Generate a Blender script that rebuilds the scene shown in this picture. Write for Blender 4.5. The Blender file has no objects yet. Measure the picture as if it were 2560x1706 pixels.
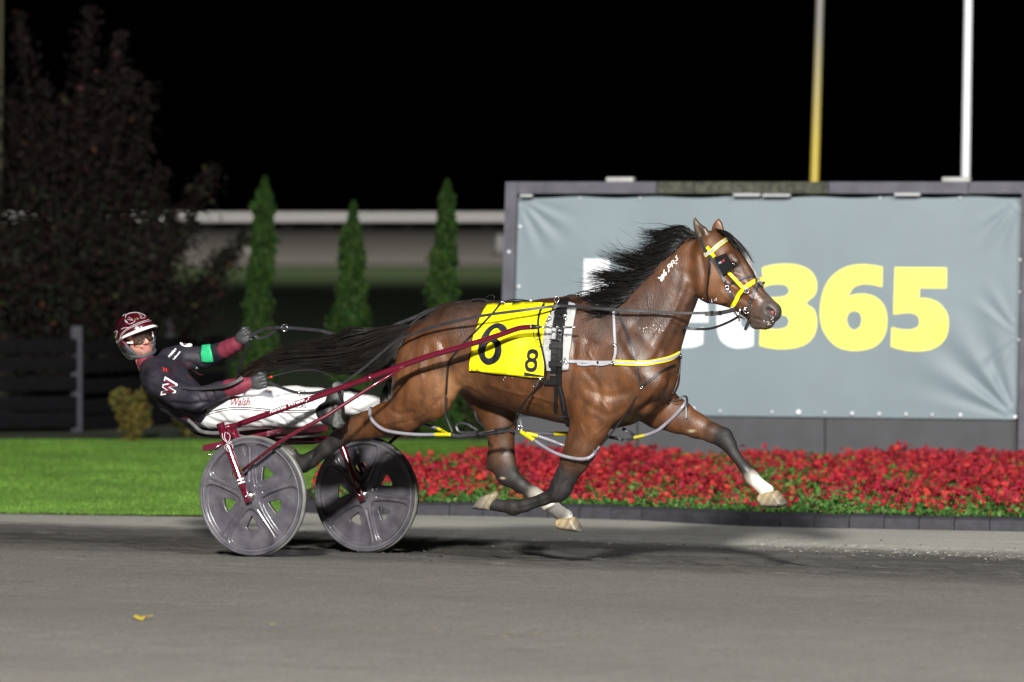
import bpy, bmesh, math, random
import numpy as np
from mathutils import Vector, Matrix
from mathutils.bvhtree import BVHTree
from mathutils.geometry import delaunay_2d_cdt

rnd = random.Random(7)
rng = np.random.default_rng(11)
SC = bpy.context.scene
COL = SC.collection

# ------------------------------------------------------------------ camera
FPX = 13050.0                       # focal length in pixels of the 2560 px wide photograph
CAMZ = 2.086
PITCH = math.atan(343.0 / FPX)
cam_data = bpy.data.cameras.new("camera")
cam = bpy.data.objects.new("camera", cam_data)
COL.objects.link(cam)
cam.location = (0, 0, CAMZ)
cam.rotation_euler = (math.radians(90) - PITCH, 0, 0)
cam_data.sensor_width = 36.0
cam_data.lens = 36.0 * FPX / 2560.0
cam_data.clip_start = 0.5
cam_data.clip_end = 3000
cam_data.dof.use_dof = True
cam_data.dof.focus_distance = 30.2
cam_data.dof.aperture_fstop = 2.0
SC.camera = cam

# ------------------------------------------------------------------ night sky, floodlights, exposure
world = bpy.data.worlds.new("World")
SC.world = world
world.use_nodes = True
bg = world.node_tree.nodes["Background"]
bg.inputs[0].default_value = (0.30, 0.34, 0.45, 1)
bg.inputs[1].default_value = 0.0006
SC.view_settings.view_transform = 'Standard'
SC.view_settings.look = 'None'
SC.view_settings.gamma = 1.0
SC.view_settings.exposure = 0.0
SC.cycles.max_bounces = 6
SC.cycles.transparent_max_bounces = 12


def flood(name, loc, target, watts, cone, blend, radius, col):
    l = bpy.data.lights.new(name, 'SPOT')
    l.energy = watts
    l.spot_size = math.radians(cone)
    l.spot_blend = blend
    l.shadow_soft_size = radius
    l.color = col
    o = bpy.data.objects.new(name, l)
    COL.objects.link(o)
    o.location = loc
    d = Vector(target) - Vector(loc)
    o.rotation_euler = d.to_track_quat('-Z', 'Y').to_euler()
    return o


# stadium floodlights of the home stretch (on the stands behind the camera) and of the backstretch, plus an added fill
flood("floodlight_stand", (-4.5, -8, 16.5), (0, 32, 0.5), 136000, 46, 0.45, 1.2, (1.0, 0.97, 0.91))
flood("fill_light_right", (17, -4, 21), (0.5, 32, 0.5), 58000, 40, 0.5, 1.7, (0.95, 0.97, 1.0))  # weaker lamp added as fill from the right
flood("floodlight_backstretch", (-5, 88, 32), (0, 152, 0), 170000, 80, 1.0, 0.6, (1.0, 0.93, 0.85))

# ------------------------------------------------------------------ frames: photograph pixel -> place
TH = math.radians(27.0)             # the race runs at this angle to the picture plane
ct, st = math.cos(TH), math.sin(TH)
OX, OY = (772 - 1280) / FPX * 31.0, 31.0        # sulky axle centre on the ground
cp, sp = math.cos(PITCH), math.sin(PITCH)


def ray(px, py):
    dx = (px - 1280.0) / FPX
    dy = (853.0 - py) / FPX
    return Vector((dx, cp + dy * sp, -sp + dy * cp))


def at(px, py, Y):
    d = ray(px, py)
    return Vector((0, 0, CAMZ)) + d * (Y / d.y)


def at_z(px, py, z):
    d = ray(px, py)
    return Vector((0, 0, CAMZ)) + d * ((z - CAMZ) / d.z)


def R2W(u, v, w):                   # race frame (forward, to the infield, up) -> world
    return Vector((OX + u * ct + v * st, OY - u * st + v * ct, w))


def W2R(p):
    x, y = p[0] - OX, p[1] - OY
    return (x * ct - y * st, x * st + y * ct, p[2])


def PW(px, py, v):                  # pixel on the plane v = const, in the world
    d = ray(px, py)
    nd = d.x * st + d.y * ct
    s = (v - ((0 - OX) * st + (0 - OY) * ct)) / nd
    return Vector((0, 0, CAMZ)) + d * s


def P(px, py, v):                   # the same in the race frame
    return W2R(PW(px, py, v))


def project(V):                     # world array (n,3) -> pixels
    x = V[:, 0]
    y = V[:, 1]
    z = V[:, 2] - CAMZ
    f = y * cp - z * sp
    up = y * sp + z * cp
    return np.stack([1280 + FPX * x / f, 853 - FPX * up / f], 1), f


def PXM(Y):                         # metres per photograph pixel at depth Y
    return Y / FPX


# ------------------------------------------------------------------ materials
MATS = {}


def mat(name, col, rough=0.6, metal=0.0, spec=0.5, var=0.12, vscale=9.0, bump=0.0, bscale=60.0, coat=0.0,
        trans=0.0, sheen=0.0, detail=4.0, col2=None, alpha=1.0):
    if name in MATS:
        return MATS[name]
    m = bpy.data.materials.new(name)
    m.use_nodes = True
    nt = m.node_tree
    b = nt.nodes["Principled BSDF"]
    tc = nt.nodes.new("ShaderNodeTexCoord")
    nz = nt.nodes.new("ShaderNodeTexNoise")
    nz.inputs["Scale"].default_value = vscale
    nz.inputs["Detail"].default_value = detail
    nt.links.new(tc.outputs["Object"], nz.inputs["Vector"])
    mx = nt.nodes.new("ShaderNodeMix")
    mx.data_type = 'RGBA'
    c = Vector(col[:3])
    if col2 is None:
        lo = c * (1 - var)
        hi = Vector([min(1, k * (1 + var)) for k in c])
    else:
        lo, hi = c, Vector(col2[:3])
    mx.inputs["A"].default_value = (*lo, 1)
    mx.inputs["B"].default_value = (*hi, 1)
    mr = nt.nodes.new("ShaderNodeMapRange")
    mr.inputs["From Min"].default_value = 0.3
    mr.inputs["From Max"].default_value = 0.7
    nt.links.new(nz.outputs["Fac"], mr.inputs["Value"])
    nt.links.new(mr.outputs["Result"], mx.inputs["Factor"])
    nt.links.new(mx.outputs["Result"], b.inputs["Base Color"])
    b.inputs["Roughness"].default_value = rough
    b.inputs["Metallic"].default_value = metal
    b.inputs["Specular IOR Level"].default_value = spec
    b.inputs["Coat Weight"].default_value = coat
    b.inputs["Coat Roughness"].default_value = 0.12
    b.inputs["Transmission Weight"].default_value = trans
    b.inputs["Sheen Weight"].default_value = sheen
    b.inputs["Alpha"].default_value = alpha
    if bump > 0:
        n2 = nt.nodes.new("ShaderNodeTexNoise")
        n2.inputs["Scale"].default_value = bscale
        n2.inputs["Detail"].default_value = 5
        nt.links.new(tc.outputs["Object"], n2.inputs["Vector"])
        bp = nt.nodes.new("ShaderNodeBump")
        bp.inputs["Strength"].default_value = bump
        bp.inputs["Distance"].default_value = 0.01
        nt.links.new(n2.outputs["Fac"], bp.inputs["Height"])
        nt.links.new(bp.outputs["Normal"], b.inputs["Normal"])
    MATS[name] = m
    return m


def vcol_mat(name, rough=0.5, spec=0.5, coat=0.0, nscale=30.0, namp=0.15, bump=0.0, bscale=80.0, sss=0.0, trans=0.0,
             stretch=(1, 1, 1), rvar=0.0):
    """material whose colour comes from the mesh attribute 'Col' (the thing's own markings)"""
    if name in MATS:
        return MATS[name]
    m = bpy.data.materials.new(name)
    m.use_nodes = True
    nt = m.node_tree
    b = nt.nodes["Principled BSDF"]
    a = nt.nodes.new("ShaderNodeAttribute")
    a.attribute_name = "Col"
    tc = nt.nodes.new("ShaderNodeTexCoord")
    mp = nt.nodes.new("ShaderNodeMapping")
    mp.inputs["Scale"].default_value = stretch
    nt.links.new(tc.outputs["Object"], mp.inputs["Vector"])
    nz = nt.nodes.new("ShaderNodeTexNoise")
    nz.inputs["Scale"].default_value = nscale
    nz.inputs["Detail"].default_value = 6
    nt.links.new(mp.outputs["Vector"], nz.inputs["Vector"])
    mr = nt.nodes.new("ShaderNodeMapRange")
    mr.inputs["From Min"].default_value = 0.3
    mr.inputs["From Max"].default_value = 0.7
    mr.inputs["To Min"].default_value = 1 - namp
    mr.inputs["To Max"].default_value = 1 + namp
    nt.links.new(nz.outputs["Fac"], mr.inputs["Value"])
    vm = nt.nodes.new("ShaderNodeVectorMath")
    vm.operation = 'SCALE'
    nt.links.new(a.outputs["Color"], vm.inputs[0])
    nt.links.new(mr.outputs["Result"], vm.inputs["Scale"])
    nt.links.new(vm.outputs["Vector"], b.inputs["Base Color"])
    b.inputs["Roughness"].default_value = rough
    if rvar > 0:
        lum = nt.nodes.new("ShaderNodeRGBToBW")
        nt.links.new(a.outputs["Color"], lum.inputs[0])
        mL = nt.nodes.new("ShaderNodeMapRange")       # black and grey points are duller hair
        mL.inputs["From Min"].default_value = 0.012
        mL.inputs["From Max"].default_value = 0.035
        mL.inputs["To Min"].default_value = 0.20
        mL.inputs["To Max"].default_value = 0.0
        nt.links.new(lum.outputs[0], mL.inputs["Value"])
        n3 = nt.nodes.new("ShaderNodeTexNoise")
        n3.inputs["Scale"].default_value = 6
        n3.inputs["Detail"].default_value = 5
        nt.links.new(tc.outputs["Object"], n3.inputs["Vector"])
        m3 = nt.nodes.new("ShaderNodeMapRange")
        m3.inputs["From Min"].default_value = 0.35
        m3.inputs["From Max"].default_value = 0.65
        m3.inputs["To Min"].default_value = rough - rvar
        m3.inputs["To Max"].default_value = rough + rvar
        nt.links.new(n3.outputs["Fac"], m3.inputs["Value"])
        ad = nt.nodes.new("ShaderNodeMath")
        nt.links.new(m3.outputs["Result"], ad.inputs[0])
        nt.links.new(mL.outputs["Result"], ad.inputs[1])
        nt.links.new(ad.outputs[0], b.inputs["Roughness"])
    b.inputs["Specular IOR Level"].default_value = spec
    b.inputs["Coat Weight"].default_value = coat
    b.inputs["Coat Roughness"].default_value = 0.25
    b.inputs["Transmission Weight"].default_value = trans
    if sss > 0:
        b.inputs["Subsurface Weight"].default_value = sss
        b.inputs["Subsurface Radius"].default_value = (0.01, 0.005, 0.003)
    if bump > 0:
        n2 = nt.nodes.new("ShaderNodeTexNoise")
        n2.inputs["Scale"].default_value = bscale
        n2.inputs["Detail"].default_value = 6
        nt.links.new(mp.outputs["Vector"], n2.inputs["Vector"])
        bp = nt.nodes.new("ShaderNodeBump")
        bp.inputs["Strength"].default_value = bump
        bp.inputs["Distance"].default_value = 0.01
        nt.links.new(n2.outputs["Fac"], bp.inputs["Height"])
        nt.links.new(bp.outputs["Normal"], b.inputs["Normal"])
    MATS[name] = m
    return m


# ------------------------------------------------------------------ object helpers
def thing(name, label, cat, loc, group=None, kind=None):
    o = bpy.data.objects.new(name, None)
    COL.objects.link(o)
    o.location = loc
    o.empty_display_size = 0.1
    o["label"] = label
    o["category"] = cat
    if group:
        o["group"] = group
    if kind:
        o["kind"] = kind
    return o


def wloc(o):
    p = Vector(o.location)
    while o.parent:
        o = o.parent
        p += Vector(o.location)
    return p


def obj(name, V, Fc, m, parent=None, smooth=True, loc=None, vcol=None, label=None, cat=None, kind=None, group=None):
    """mesh object from world-space vertices; origin at its parent's base (or loc)"""
    base = wloc(parent) if parent is not None else Vector(loc if loc is not None else (0, 0, 0))
    me = bpy.data.meshes.new(name)
    V = np.asarray([tuple(v) for v in V] if not isinstance(V, np.ndarray) else V, dtype=float)
    V = V - np.array(base)
    if isinstance(Fc, np.ndarray):
        Fc = Fc.tolist()
    me.from_pydata(V.tolist(), [], Fc)
    if smooth:
        me.polygons.foreach_set("use_smooth", [True] * len(me.polygons))
    if vcol is not None:
        a = me.attributes.new("Col", 'FLOAT_COLOR', 'POINT')
        c = np.ones((len(V), 4), dtype=np.float32)
        c[:, :3] = vcol
        a.data.foreach_set("color", c.ravel())
    me.materials.append(m)
    me.update()
    o = bpy.data.objects.new(name, me)
    COL.objects.link(o)
    if parent is not None:
        o.parent = parent
    else:
        o.location = base
    if label:
        o["label"] = label
    if cat:
        o["category"] = cat
    if kind:
        o["kind"] = kind
    if group:
        o["group"] = group
    return o


class MB:
    """collects simple solids in world space"""
    def __init__(self):
        self.v = []
        self.f = []

    def add(self, V, Fc):
        n = len(self.v)
        self.v += [tuple(p) for p in V]
        self.f += [[i + n for i in q] for q in Fc]
        return self

    def box(self, c, sx, sy, sz, M=None, bev=0.0):
        M = M or Matrix.Identity(3)
        c = Vector(c)
        if bev <= 0:
            V = [c + M @ Vector((x * sx / 2, y * sy / 2, z * sz / 2)) for x in (-1, 1) for y in (-1, 1) for z in (-1, 1)]
            return self.add(V, [(0, 1, 3, 2), (4, 6, 7, 5), (0, 4, 5, 1), (2, 3, 7, 6), (0, 2, 6, 4), (1, 5, 7, 3)])
        bm = bmesh.new()
        bmesh.ops.create_cube(bm, size=1)
        for v in bm.verts:
            v.co = Vector((v.co.x * sx, v.co.y * sy, v.co.z * sz))
        bmesh.ops.bevel(bm, geom=bm.edges[:], offset=bev, segments=2, affect='EDGES', profile=0.5)
        bm.verts.index_update()
        self.add([c + M @ v.co for v in bm.verts], [[v.index for v in f.verts] for f in bm.faces])
        bm.free()
        return self

    def tube(self, pts, r, n=8, cap=True):
        pts = [Vector(p) for p in pts]
        rs = r if isinstance(r, (list, tuple)) else [r] * len(pts)
        base = len(self.v)
        prev = None
        for i, p in enumerate(pts):
            if i == 0:
                t = pts[1] - p
            elif i == len(pts) - 1:
                t = p - pts[i - 1]
            else:
                t = (pts[i + 1] - pts[i - 1])
            t.normalize()
            if prev is None:
                a = Vector((0, 0, 1)) if abs(t.z) < 0.9 else Vector((1, 0, 0))
                nx = t.cross(a).normalized()
            else:
                nx = (prev - t * prev.dot(t)).normalized()
            prev = nx
            ny = t.cross(nx)
            for k in range(n):
                a = 2 * math.pi * k / n
                self.v.append(tuple(p + (nx * math.cos(a) + ny * math.sin(a)) * rs[i]))
        for i in range(len(pts) - 1):
            for k in range(n):
                a = base + i * n + k
                b = base + i * n + (k + 1) % n
                self.f.append([a, b, b + n, a + n])
        if cap:
            self.f.append([base + k for k in range(n)][::-1])
            e = base + (len(pts) - 1) * n
            self.f.append([e + k for k in range(n)])
        return self

    def build(self, name, m, parent=None, **kw):
        return obj(name, self.v, self.f, m, parent, **kw)


def spline(pts, n=None, step=None):
    """Catmull-Rom through points of any dimension"""
    A = np.array([tuple(p) for p in pts], dtype=float)
    if len(A) == 2:
        A = np.array([A[0], (A[0] + A[1]) / 2, A[1]])
    out = []
    ext = np.vstack([2 * A[0] - A[1], A, 2 * A[-1] - A[-2]])
    for i in range(len(A) - 1):
        p0, p1, p2, p3 = ext[i:i + 4]
        k = n or max(2, int(np.linalg.norm((p2 - p1)[:2]) / step))
        for j in range(k):
            t = j / k
            out.append(0.5 * ((2 * p1) + (-p0 + p2) * t + (2 * p0 - 5 * p1 + 4 * p2 - p3) * t * t
                              + (-p0 + 3 * p1 - 3 * p2 + p3) * t ** 3))
    out.append(A[-1])
    return np.array(out)


def cspline(pts, n=5):
    """closed Catmull-Rom loop"""
    A = np.array(pts, dtype=float)
    N = len(A)
    out = []
    for i in range(N):
        p0, p1, p2, p3 = A[(i - 1) % N], A[i], A[(i + 1) % N], A[(i + 2) % N]
        for j in range(n):
            t = j / n
            out.append(0.5 * ((2 * p1) + (-p0 + p2) * t + (2 * p0 - 5 * p1 + 4 * p2 - p3) * t * t
                              + (-p0 + 3 * p1 - 3 * p2 + p3) * t ** 3))
    return np.array(out)


def inside(pts, loops):
    """even-odd test of points (n,2) against closed loops"""
    x, y = pts[:, 0], pts[:, 1]
    r = np.zeros(len(pts), bool)
    for L in loops:
        L = np.asarray(L)
        for i in range(len(L)):
            x1, y1 = L[i]
            x2, y2 = L[(i + 1) % len(L)]
            if y1 == y2:
                continue
            c = ((y1 > y) != (y2 > y)) & (x < (x2 - x1) * (y - y1) / (y2 - y1) + x1)
            r ^= c
    return r


def triangulate(loops, step=None):
    """2D loops (even-odd) -> points, triangles, boundary edges"""
    pts, edges = [], []
    for L in loops:
        n0 = len(pts)
        pts += [tuple(map(float, p)) for p in L]
        edges += [(n0 + i, n0 + (i + 1) % len(L)) for i in range(len(L))]
    if step:
        A = np.array(pts)
        lo, hi = A.min(0), A.max(0)
        gx, gy = np.meshgrid(np.arange(lo[0] + step / 2, hi[0], step), np.arange(lo[1] + step / 2, hi[1], step))
        g = np.stack([gx.ravel(), gy.ravel()], 1)
        g = g[inside(g, loops)]
        if len(g):
            d = np.min(np.linalg.norm(g[:, None, :] - A[None, :, :], axis=2), axis=1)
            pts += [tuple(p) for p in g[d > step * 0.45]]
    vs, es, fs, _, _, _ = delaunay_2d_cdt([Vector(p) for p in pts], edges, [], 0, 1e-5)
    V = np.array([tuple(v) for v in vs])
    T = []
    for f in fs:
        for k in range(1, len(f) - 1):
            T.append((f[0], f[k], f[k + 1]))
    T = np.array(T)
    c = V[T].mean(1)
    T = T[inside(c, loops)]
    cnt = {}
    for t in T:
        for a, b in ((t[0], t[1]), (t[1], t[2]), (t[2], t[0])):
            if (b, a) in cnt:
                del cnt[(b, a)]
            else:
                cnt[(a, b)] = 1
    return V, T, list(cnt)


def slab(top, bot, T, bnd):
    """closed solid from two sheets that share the triangulation T"""
    n = len(top)
    V = np.vstack([top, bot])
    F = [list(t) for t in T] + [[n + t[2], n + t[1], n + t[0]] for t in T]
    F += [[b, a, n + a, n + b] for a, b in bnd]
    return V, F


class Target:
    """surface to lay straps, patches and lettering on"""
    def __init__(self, V, Fc):
        self.b = BVHTree.FromPolygons([tuple(v) for v in V], [list(f) for f in Fc])

    def hit(self, px, py):
        d = ray(px, py).normalized()
        h = self.b.ray_cast(Vector((0, 0, CAMZ)), d)
        if h[0] is None:
            return None
        nrm = h[1]
        if nrm.dot(d) > 0:
            nrm = -nrm
        return h[0], nrm, h[3]

    def lay(self, px):
        """pixels -> points and normals; misses take the depth of the nearest hit"""
        px = np.asarray(px, float)
        res = [self.hit(*p) for p in px]
        ok = [i for i, r in enumerate(res) if r]
        if not ok:                      # nothing under these pixels: stay at the depth of the closest surface point
            for i, q in enumerate(px):
                d = ray(*q).normalized()
                o = Vector((0, 0, CAMZ))
                s = 30.0
                for _ in range(6):
                    n = self.b.find_nearest(o + d * s)
                    s = (n[0] - o).dot(d)
                res[i] = (o + d * s, -d, s)
            ok = list(range(len(px)))
        A = px[ok]
        Pp, N = [], []
        for i, r in enumerate(res):
            if r is None:
                j = ok[int(np.argmin(np.linalg.norm(A - px[i], axis=1)))]
                d = ray(*px[i]).normalized()
                p = Vector((0, 0, CAMZ)) + d * res[j][2]
                q = self.b.find_nearest(p)
                n = (p - q[0])
                if n.length < 1e-6:
                    n = res[j][1]
                Pp.append(p)
                N.append((n.normalized() + res[j][1]).normalized())
            else:
                Pp.append(r[0])
                N.append(r[1])
        return np.array([tuple(p) for p in Pp]), np.array([tuple(n) for n in N])


def smooth_arr(A, it=2):
    A = A.copy()
    for _ in range(it):
        A[1:-1] = (A[:-2] + 2 * A[1:-1] + A[2:]) / 4
    return A


def mirrorV(V):
    """mirror world points across the race centre plane v = 0"""
    V = np.asarray(V, float)
    x, y = V[:, 0] - OX, V[:, 1] - OY
    v = x * st + y * ct
    out = V.copy()
    out[:, 0] -= 2 * v * st
    out[:, 1] -= 2 * v * ct
    return out


def strap(pts, wpx, tgt, off=0.006, thick=0.005, step=6, mirror=False, sm=2):
    """leather strap along a pixel path laid on a surface -> V, F"""
    c = spline(pts, step=step)
    P3, N = tgt.lay(c[:, :2])
    N = smooth_arr(N, 3)
    N /= np.linalg.norm(N, axis=1)[:, None]
    P3 = smooth_arr(P3, sm)
    return ribbon(P3 + N * off, N, wpx * 31 / FPX / 2, thick, mirror)


def ribbon(C, N, hw, thick, mirror=False):
    C = np.asarray(C, float)
    T = np.gradient(C, axis=0)
    T /= np.linalg.norm(T, axis=1)[:, None] + 1e-12
    S = np.cross(T, N)
    S /= np.linalg.norm(S, axis=1)[:, None] + 1e-12
    N2 = np.cross(S, T)
    hw = np.asarray(hw) if np.ndim(hw) else np.full(len(C), hw)
    h = hw[:, None]
    a = thick / 2
    rings = [C + S * h * 0.85 + N2 * a, C + S * h + N2 * 0, C + S * h * 0.85 - N2 * a, C - S * h * 0.85 - N2 * a, C - S * h + N2 * 0, C - S * h * 0.85 + N2 * a]
    V = np.stack(rings, 1).reshape(-1, 3)
    F = []
    n = len(C)
    for i in range(n - 1):
        for k in range(6):
            F.append([i * 6 + k, i * 6 + (k + 1) % 6, (i + 1) * 6 + (k + 1) % 6, (i + 1) * 6 + k])
    F.append([5, 4, 3, 2, 1, 0])
    F.append([(n - 1) * 6 + k for k in range(6)])
    if mirror:
        m = mirrorV(V)
        F = F + [[i + len(V) for i in f[::-1]] for f in F]
        V = np.vstack([V, m])
    return V, F


def patch(loops, tgt, off, thick, step=9, mirror=False, sm=0):
    V2, T, bnd = triangulate(loops, step)
    Pp, N = tgt.lay(V2)
    top = Pp + N * (off + thick)
    bot = Pp + N * off
    V, F = slab(top, bot, T, bnd)
    if mirror:
        m = mirrorV(V)
        F = F + [[i + len(V) for i in f[::-1]] for f in F]
        V = np.vstack([V, m])
    return V, F


def text_tris(s, size=1.0, bold=0.0, shear=0.0, space=1.0):
    """built-in font -> 2D points and polygons"""
    cu = bpy.data.curves.new("t", 'FONT')
    cu.body = s
    cu.size = size
    cu.offset = bold
    cu.shear = shear
    cu.space_character = space
    cu.resolution_u = 3
    o = bpy.data.objects.new("t", cu)
    COL.objects.link(o)
    dg = bpy.context.evaluated_depsgraph_get()
    me = o.evaluated_get(dg).to_mesh()
    V = np.array([tuple(v.co)[:2] for v in me.vertices])
    F = [list(p.vertices) for p in me.polygons]
    o.evaluated_get(dg).to_mesh_clear()
    bpy.data.objects.remove(o)
    bpy.data.curves.remove(cu)
    return V, F


def lettering(s, p0, p1, hpx, tgt, off=0.003, bold=0.0, shear=0.0, fit=True):
    """text whose baseline runs from pixel p0 to pixel p1, laid on a surface"""
    V, F = text_tris(s, 1.0, bold, shear)
    p0, p1 = np.array(p0, float), np.array(p1, float)
    d = p1 - p0
    L = np.linalg.norm(d)
    d /= L
    up = np.array([d[1], -d[0]])
    lo, hi = V.min(0), V.max(0)
    sx = L / (hi[0] - lo[0])
    sy = hpx / (hi[1] - lo[1])
    q = p0 + np.outer((V[:, 0] - lo[0]) * sx, d) + np.outer((V[:, 1] - lo[1]) * sy, up)
    Pp, N = tgt.lay(q)
    return Pp + N * off, F


# ------------------------------------------------------------------ implicit surfaces
class Field:
    def __init__(self, lo, hi, h):
        self.lo = np.array(lo, float)
        self.h = h
        self.n = np.ceil((np.array(hi) - self.lo) / h).astype(int) + 1
        self.F = np.full(self.n, 1.0, np.float32)
        self.prims = []

    def box(self, lo, hi, pad):
        a = np.clip(np.floor((np.array(lo) - pad - self.lo) / self.h).astype(int), 0, self.n)
        b = np.clip(np.ceil((np.array(hi) + pad - self.lo) / self.h).astype(int) + 1, 0, self.n)
        return a, b

    def grid(self, a, b):
        x = (self.lo[0] + self.h * np.arange(a[0], b[0]))[:, None, None]
        y = (self.lo[1] + self.h * np.arange(a[1], b[1]))[None, :, None]
        z = (self.lo[2] + self.h * np.arange(a[2], b[2]))[None, None, :]
        return x, y, z

    def add(self, fn, lo, hi, k=0.03, col=None, sub=False, cw=1.0):
        pad = k + 3 * self.h
        a, b = self.box(lo, hi, pad)
        if np.any(b <= a):
            return
        x, y, z = self.grid(a, b)
        d = fn(x, y, z).astype(np.float32)
        sl = tuple(slice(a[i], b[i]) for i in range(3))
        o = self.F[sl]
        if sub:
            d = -d
            hh = np.clip(0.5 - 0.5 * (o - d) / k, 0, 1)      # smooth max
            self.F[sl] = o + (d - o) * hh + k * hh * (1 - hh)
        else:
            hh = np.clip(0.5 + 0.5 * (o - d) / k, 0, 1)
            self.F[sl] = o + (d - o) * hh - k * hh * (1 - hh)
            if col is not None:
                self.prims.append((fn, np.array(col), cw))

    def mesh(self, smooth=2):
        F = self.F
        s = F < 0
        n = F.shape
        c = np.zeros((n[0] - 1, n[1] - 1, n[2] - 1), np.int8)
        offs = [(i, j, k) for i in (0, 1) for j in (0, 1) for k in (0, 1)]
        for i, j, k in offs:
            c += s[i:n[0] - 1 + i, j:n[1] - 1 + j, k:n[2] - 1 + k]
        act = (c > 0) & (c < 8)
        I = np.argwhere(act)
        idx = np.full(act.shape, -1, np.int64)
        idx[act] = np.arange(len(I))
        pos = np.zeros((len(I), 3))
        cnt = np.zeros(len(I))
        val = {o: F[I[:, 0] + o[0], I[:, 1] + o[1], I[:, 2] + o[2]].astype(float) for o in offs}
        for o in offs:
            for ax in range(3):
                if o[ax] == 0:
                    q = list(o)
                    q[ax] = 1
                    q = tuple(q)
                    fa, fb = val[o], val[q]
                    x = (fa < 0) != (fb < 0)
                    t = np.where(x, fa / np.where(fa - fb == 0, 1, fa - fb), 0)
                    p = np.tile(np.array(o, float), (len(I), 1))
                    p[:, ax] += t
                    pos[x] += p[x]
                    cnt += x
        pos /= cnt[:, None]
        V = self.lo + (I + pos) * self.h
        faces = []
        for ax in range(3):
            b1, b2 = (ax + 1) % 3, (ax + 2) % 3
            sa = [slice(None)] * 3
            sb = [slice(None)] * 3
            sa[ax] = slice(0, n[ax] - 1)
            sb[ax] = slice(1, n[ax])
            A, B = s[tuple(sa)], s[tuple(sb)]
            E = np.argwhere(A != B)
            E = E[(E[:, b1] > 0) & (E[:, b2] > 0) & (E[:, b1] < n[b1] - 1) & (E[:, b2] < n[b2] - 1)]
            if not len(E):
                continue
            flip = A[E[:, 0], E[:, 1], E[:, 2]]

            def cell(d1, d2):
                q = E.copy()
                q[:, b1] += d1
                q[:, b2] += d2
                return idx[q[:, 0], q[:, 1], q[:, 2]]
            Q = np.stack([cell(-1, -1), cell(0, -1), cell(0, 0), cell(-1, 0)], 1)
            Q[~flip] = Q[~flip][:, ::-1]
            faces.append(Q)
        Q = np.vstack(faces)
        Q = Q[(Q >= 0).all(1)]
        ed = np.vstack([Q[:, [0, 1]], Q[:, [1, 2]], Q[:, [2, 3]], Q[:, [3, 0]]])
        for it in range(smooth):
            acc = np.zeros_like(V)
            deg = np.zeros(len(V))
            for q in (0, 1):
                np.add.at(acc, ed[:, q], V[ed[:, 1 - q]])
                np.add.at(deg, ed[:, q], 1)
            V = V * 0.5 + 0.5 * acc / np.maximum(deg, 1)[:, None]
        return V, Q

    def colours(self, V, sig=0.012):
        C = np.zeros((len(V), 3))
        W = np.zeros(len(V)) + 1e-12
        for fn, col, cw in self.prims:
            d = fn(V[:, 0], V[:, 1], V[:, 2])
            w = cw * np.exp(-np.clip(d, -0.02, 1.0) / sig)
            C += w[:, None] * col
            W += w
        return C / W[:, None]


def ecap(p1, p2, a1, a2, b1, b2):
    """tapered elliptical capsule: a in the sagittal plane (u,w), b across it (v)"""
    p1, p2 = np.array(p1, float), np.array(p2, float)
    du, dw = p2[0] - p1[0], p2[2] - p1[2]
    L2 = du * du + dw * dw + 1e-9

    def fn(x, y, z):
        t = np.clip(((x - p1[0]) * du + (z - p1[2]) * dw) / L2, 0, 1)
        r2 = (x - p1[0] - t * du) ** 2 + (z - p1[2] - t * dw) ** 2
        a = a1 + (a2 - a1) * t
        b = b1 + (b2 - b1) * t
        dv = y - (p1[1] + (p2[1] - p1[1]) * t)
        k0 = np.sqrt(r2 / a ** 2 + dv ** 2 / b ** 2) + 1e-9
        k1 = np.sqrt(r2 / a ** 4 + dv ** 2 / b ** 4) + 1e-9
        return k0 * (k0 - 1) / k1
    am, bm = max(a1, a2), max(b1, b2)
    lo = np.minimum(p1, p2) - [am, bm, am]
    hi = np.maximum(p1, p2) + [am, bm, am]
    return fn, lo, hi


def cone(p1, p2, r1, r2):
    """round cone in space"""
    p1, p2 = np.array(p1, float), np.array(p2, float)
    d = p2 - p1
    L2 = float(d @ d) + 1e-9

    def fn(x, y, z):
        t = np.clip(((x - p1[0]) * d[0] + (y - p1[1]) * d[1] + (z - p1[2]) * d[2]) / L2, 0, 1)
        q = (x - p1[0] - t * d[0]) ** 2 + (y - p1[1] - t * d[1]) ** 2 + (z - p1[2] - t * d[2]) ** 2
        return np.sqrt(q) - (r1 + (r2 - r1) * t)
    m = max(r1, r2)
    return fn, np.minimum(p1, p2) - m, np.maximum(p1, p2) + m


def ellipsoid(c, r, M=None):
    c, r = np.array(c, float), np.array(r, float)
    Mi = np.array(M.transposed()) if M is not None else np.eye(3)

    def fn(x, y, z):
        X, Y, Z = x - c[0], y - c[1], z - c[2]
        a = Mi[0, 0] * X + Mi[0, 1] * Y + Mi[0, 2] * Z
        b = Mi[1, 0] * X + Mi[1, 1] * Y + Mi[1, 2] * Z
        e = Mi[2, 0] * X + Mi[2, 1] * Y + Mi[2, 2] * Z
        k0 = np.sqrt((a / r[0]) ** 2 + (b / r[1]) ** 2 + (e / r[2]) ** 2) + 1e-9
        k1 = np.sqrt((a / r[0] ** 2) ** 2 + (b / r[1] ** 2) ** 2 + (e / r[2] ** 2) ** 2) + 1e-9
        return k0 * (k0 - 1) / k1
    m = max(r)
    return fn, c - m, c + m


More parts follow.
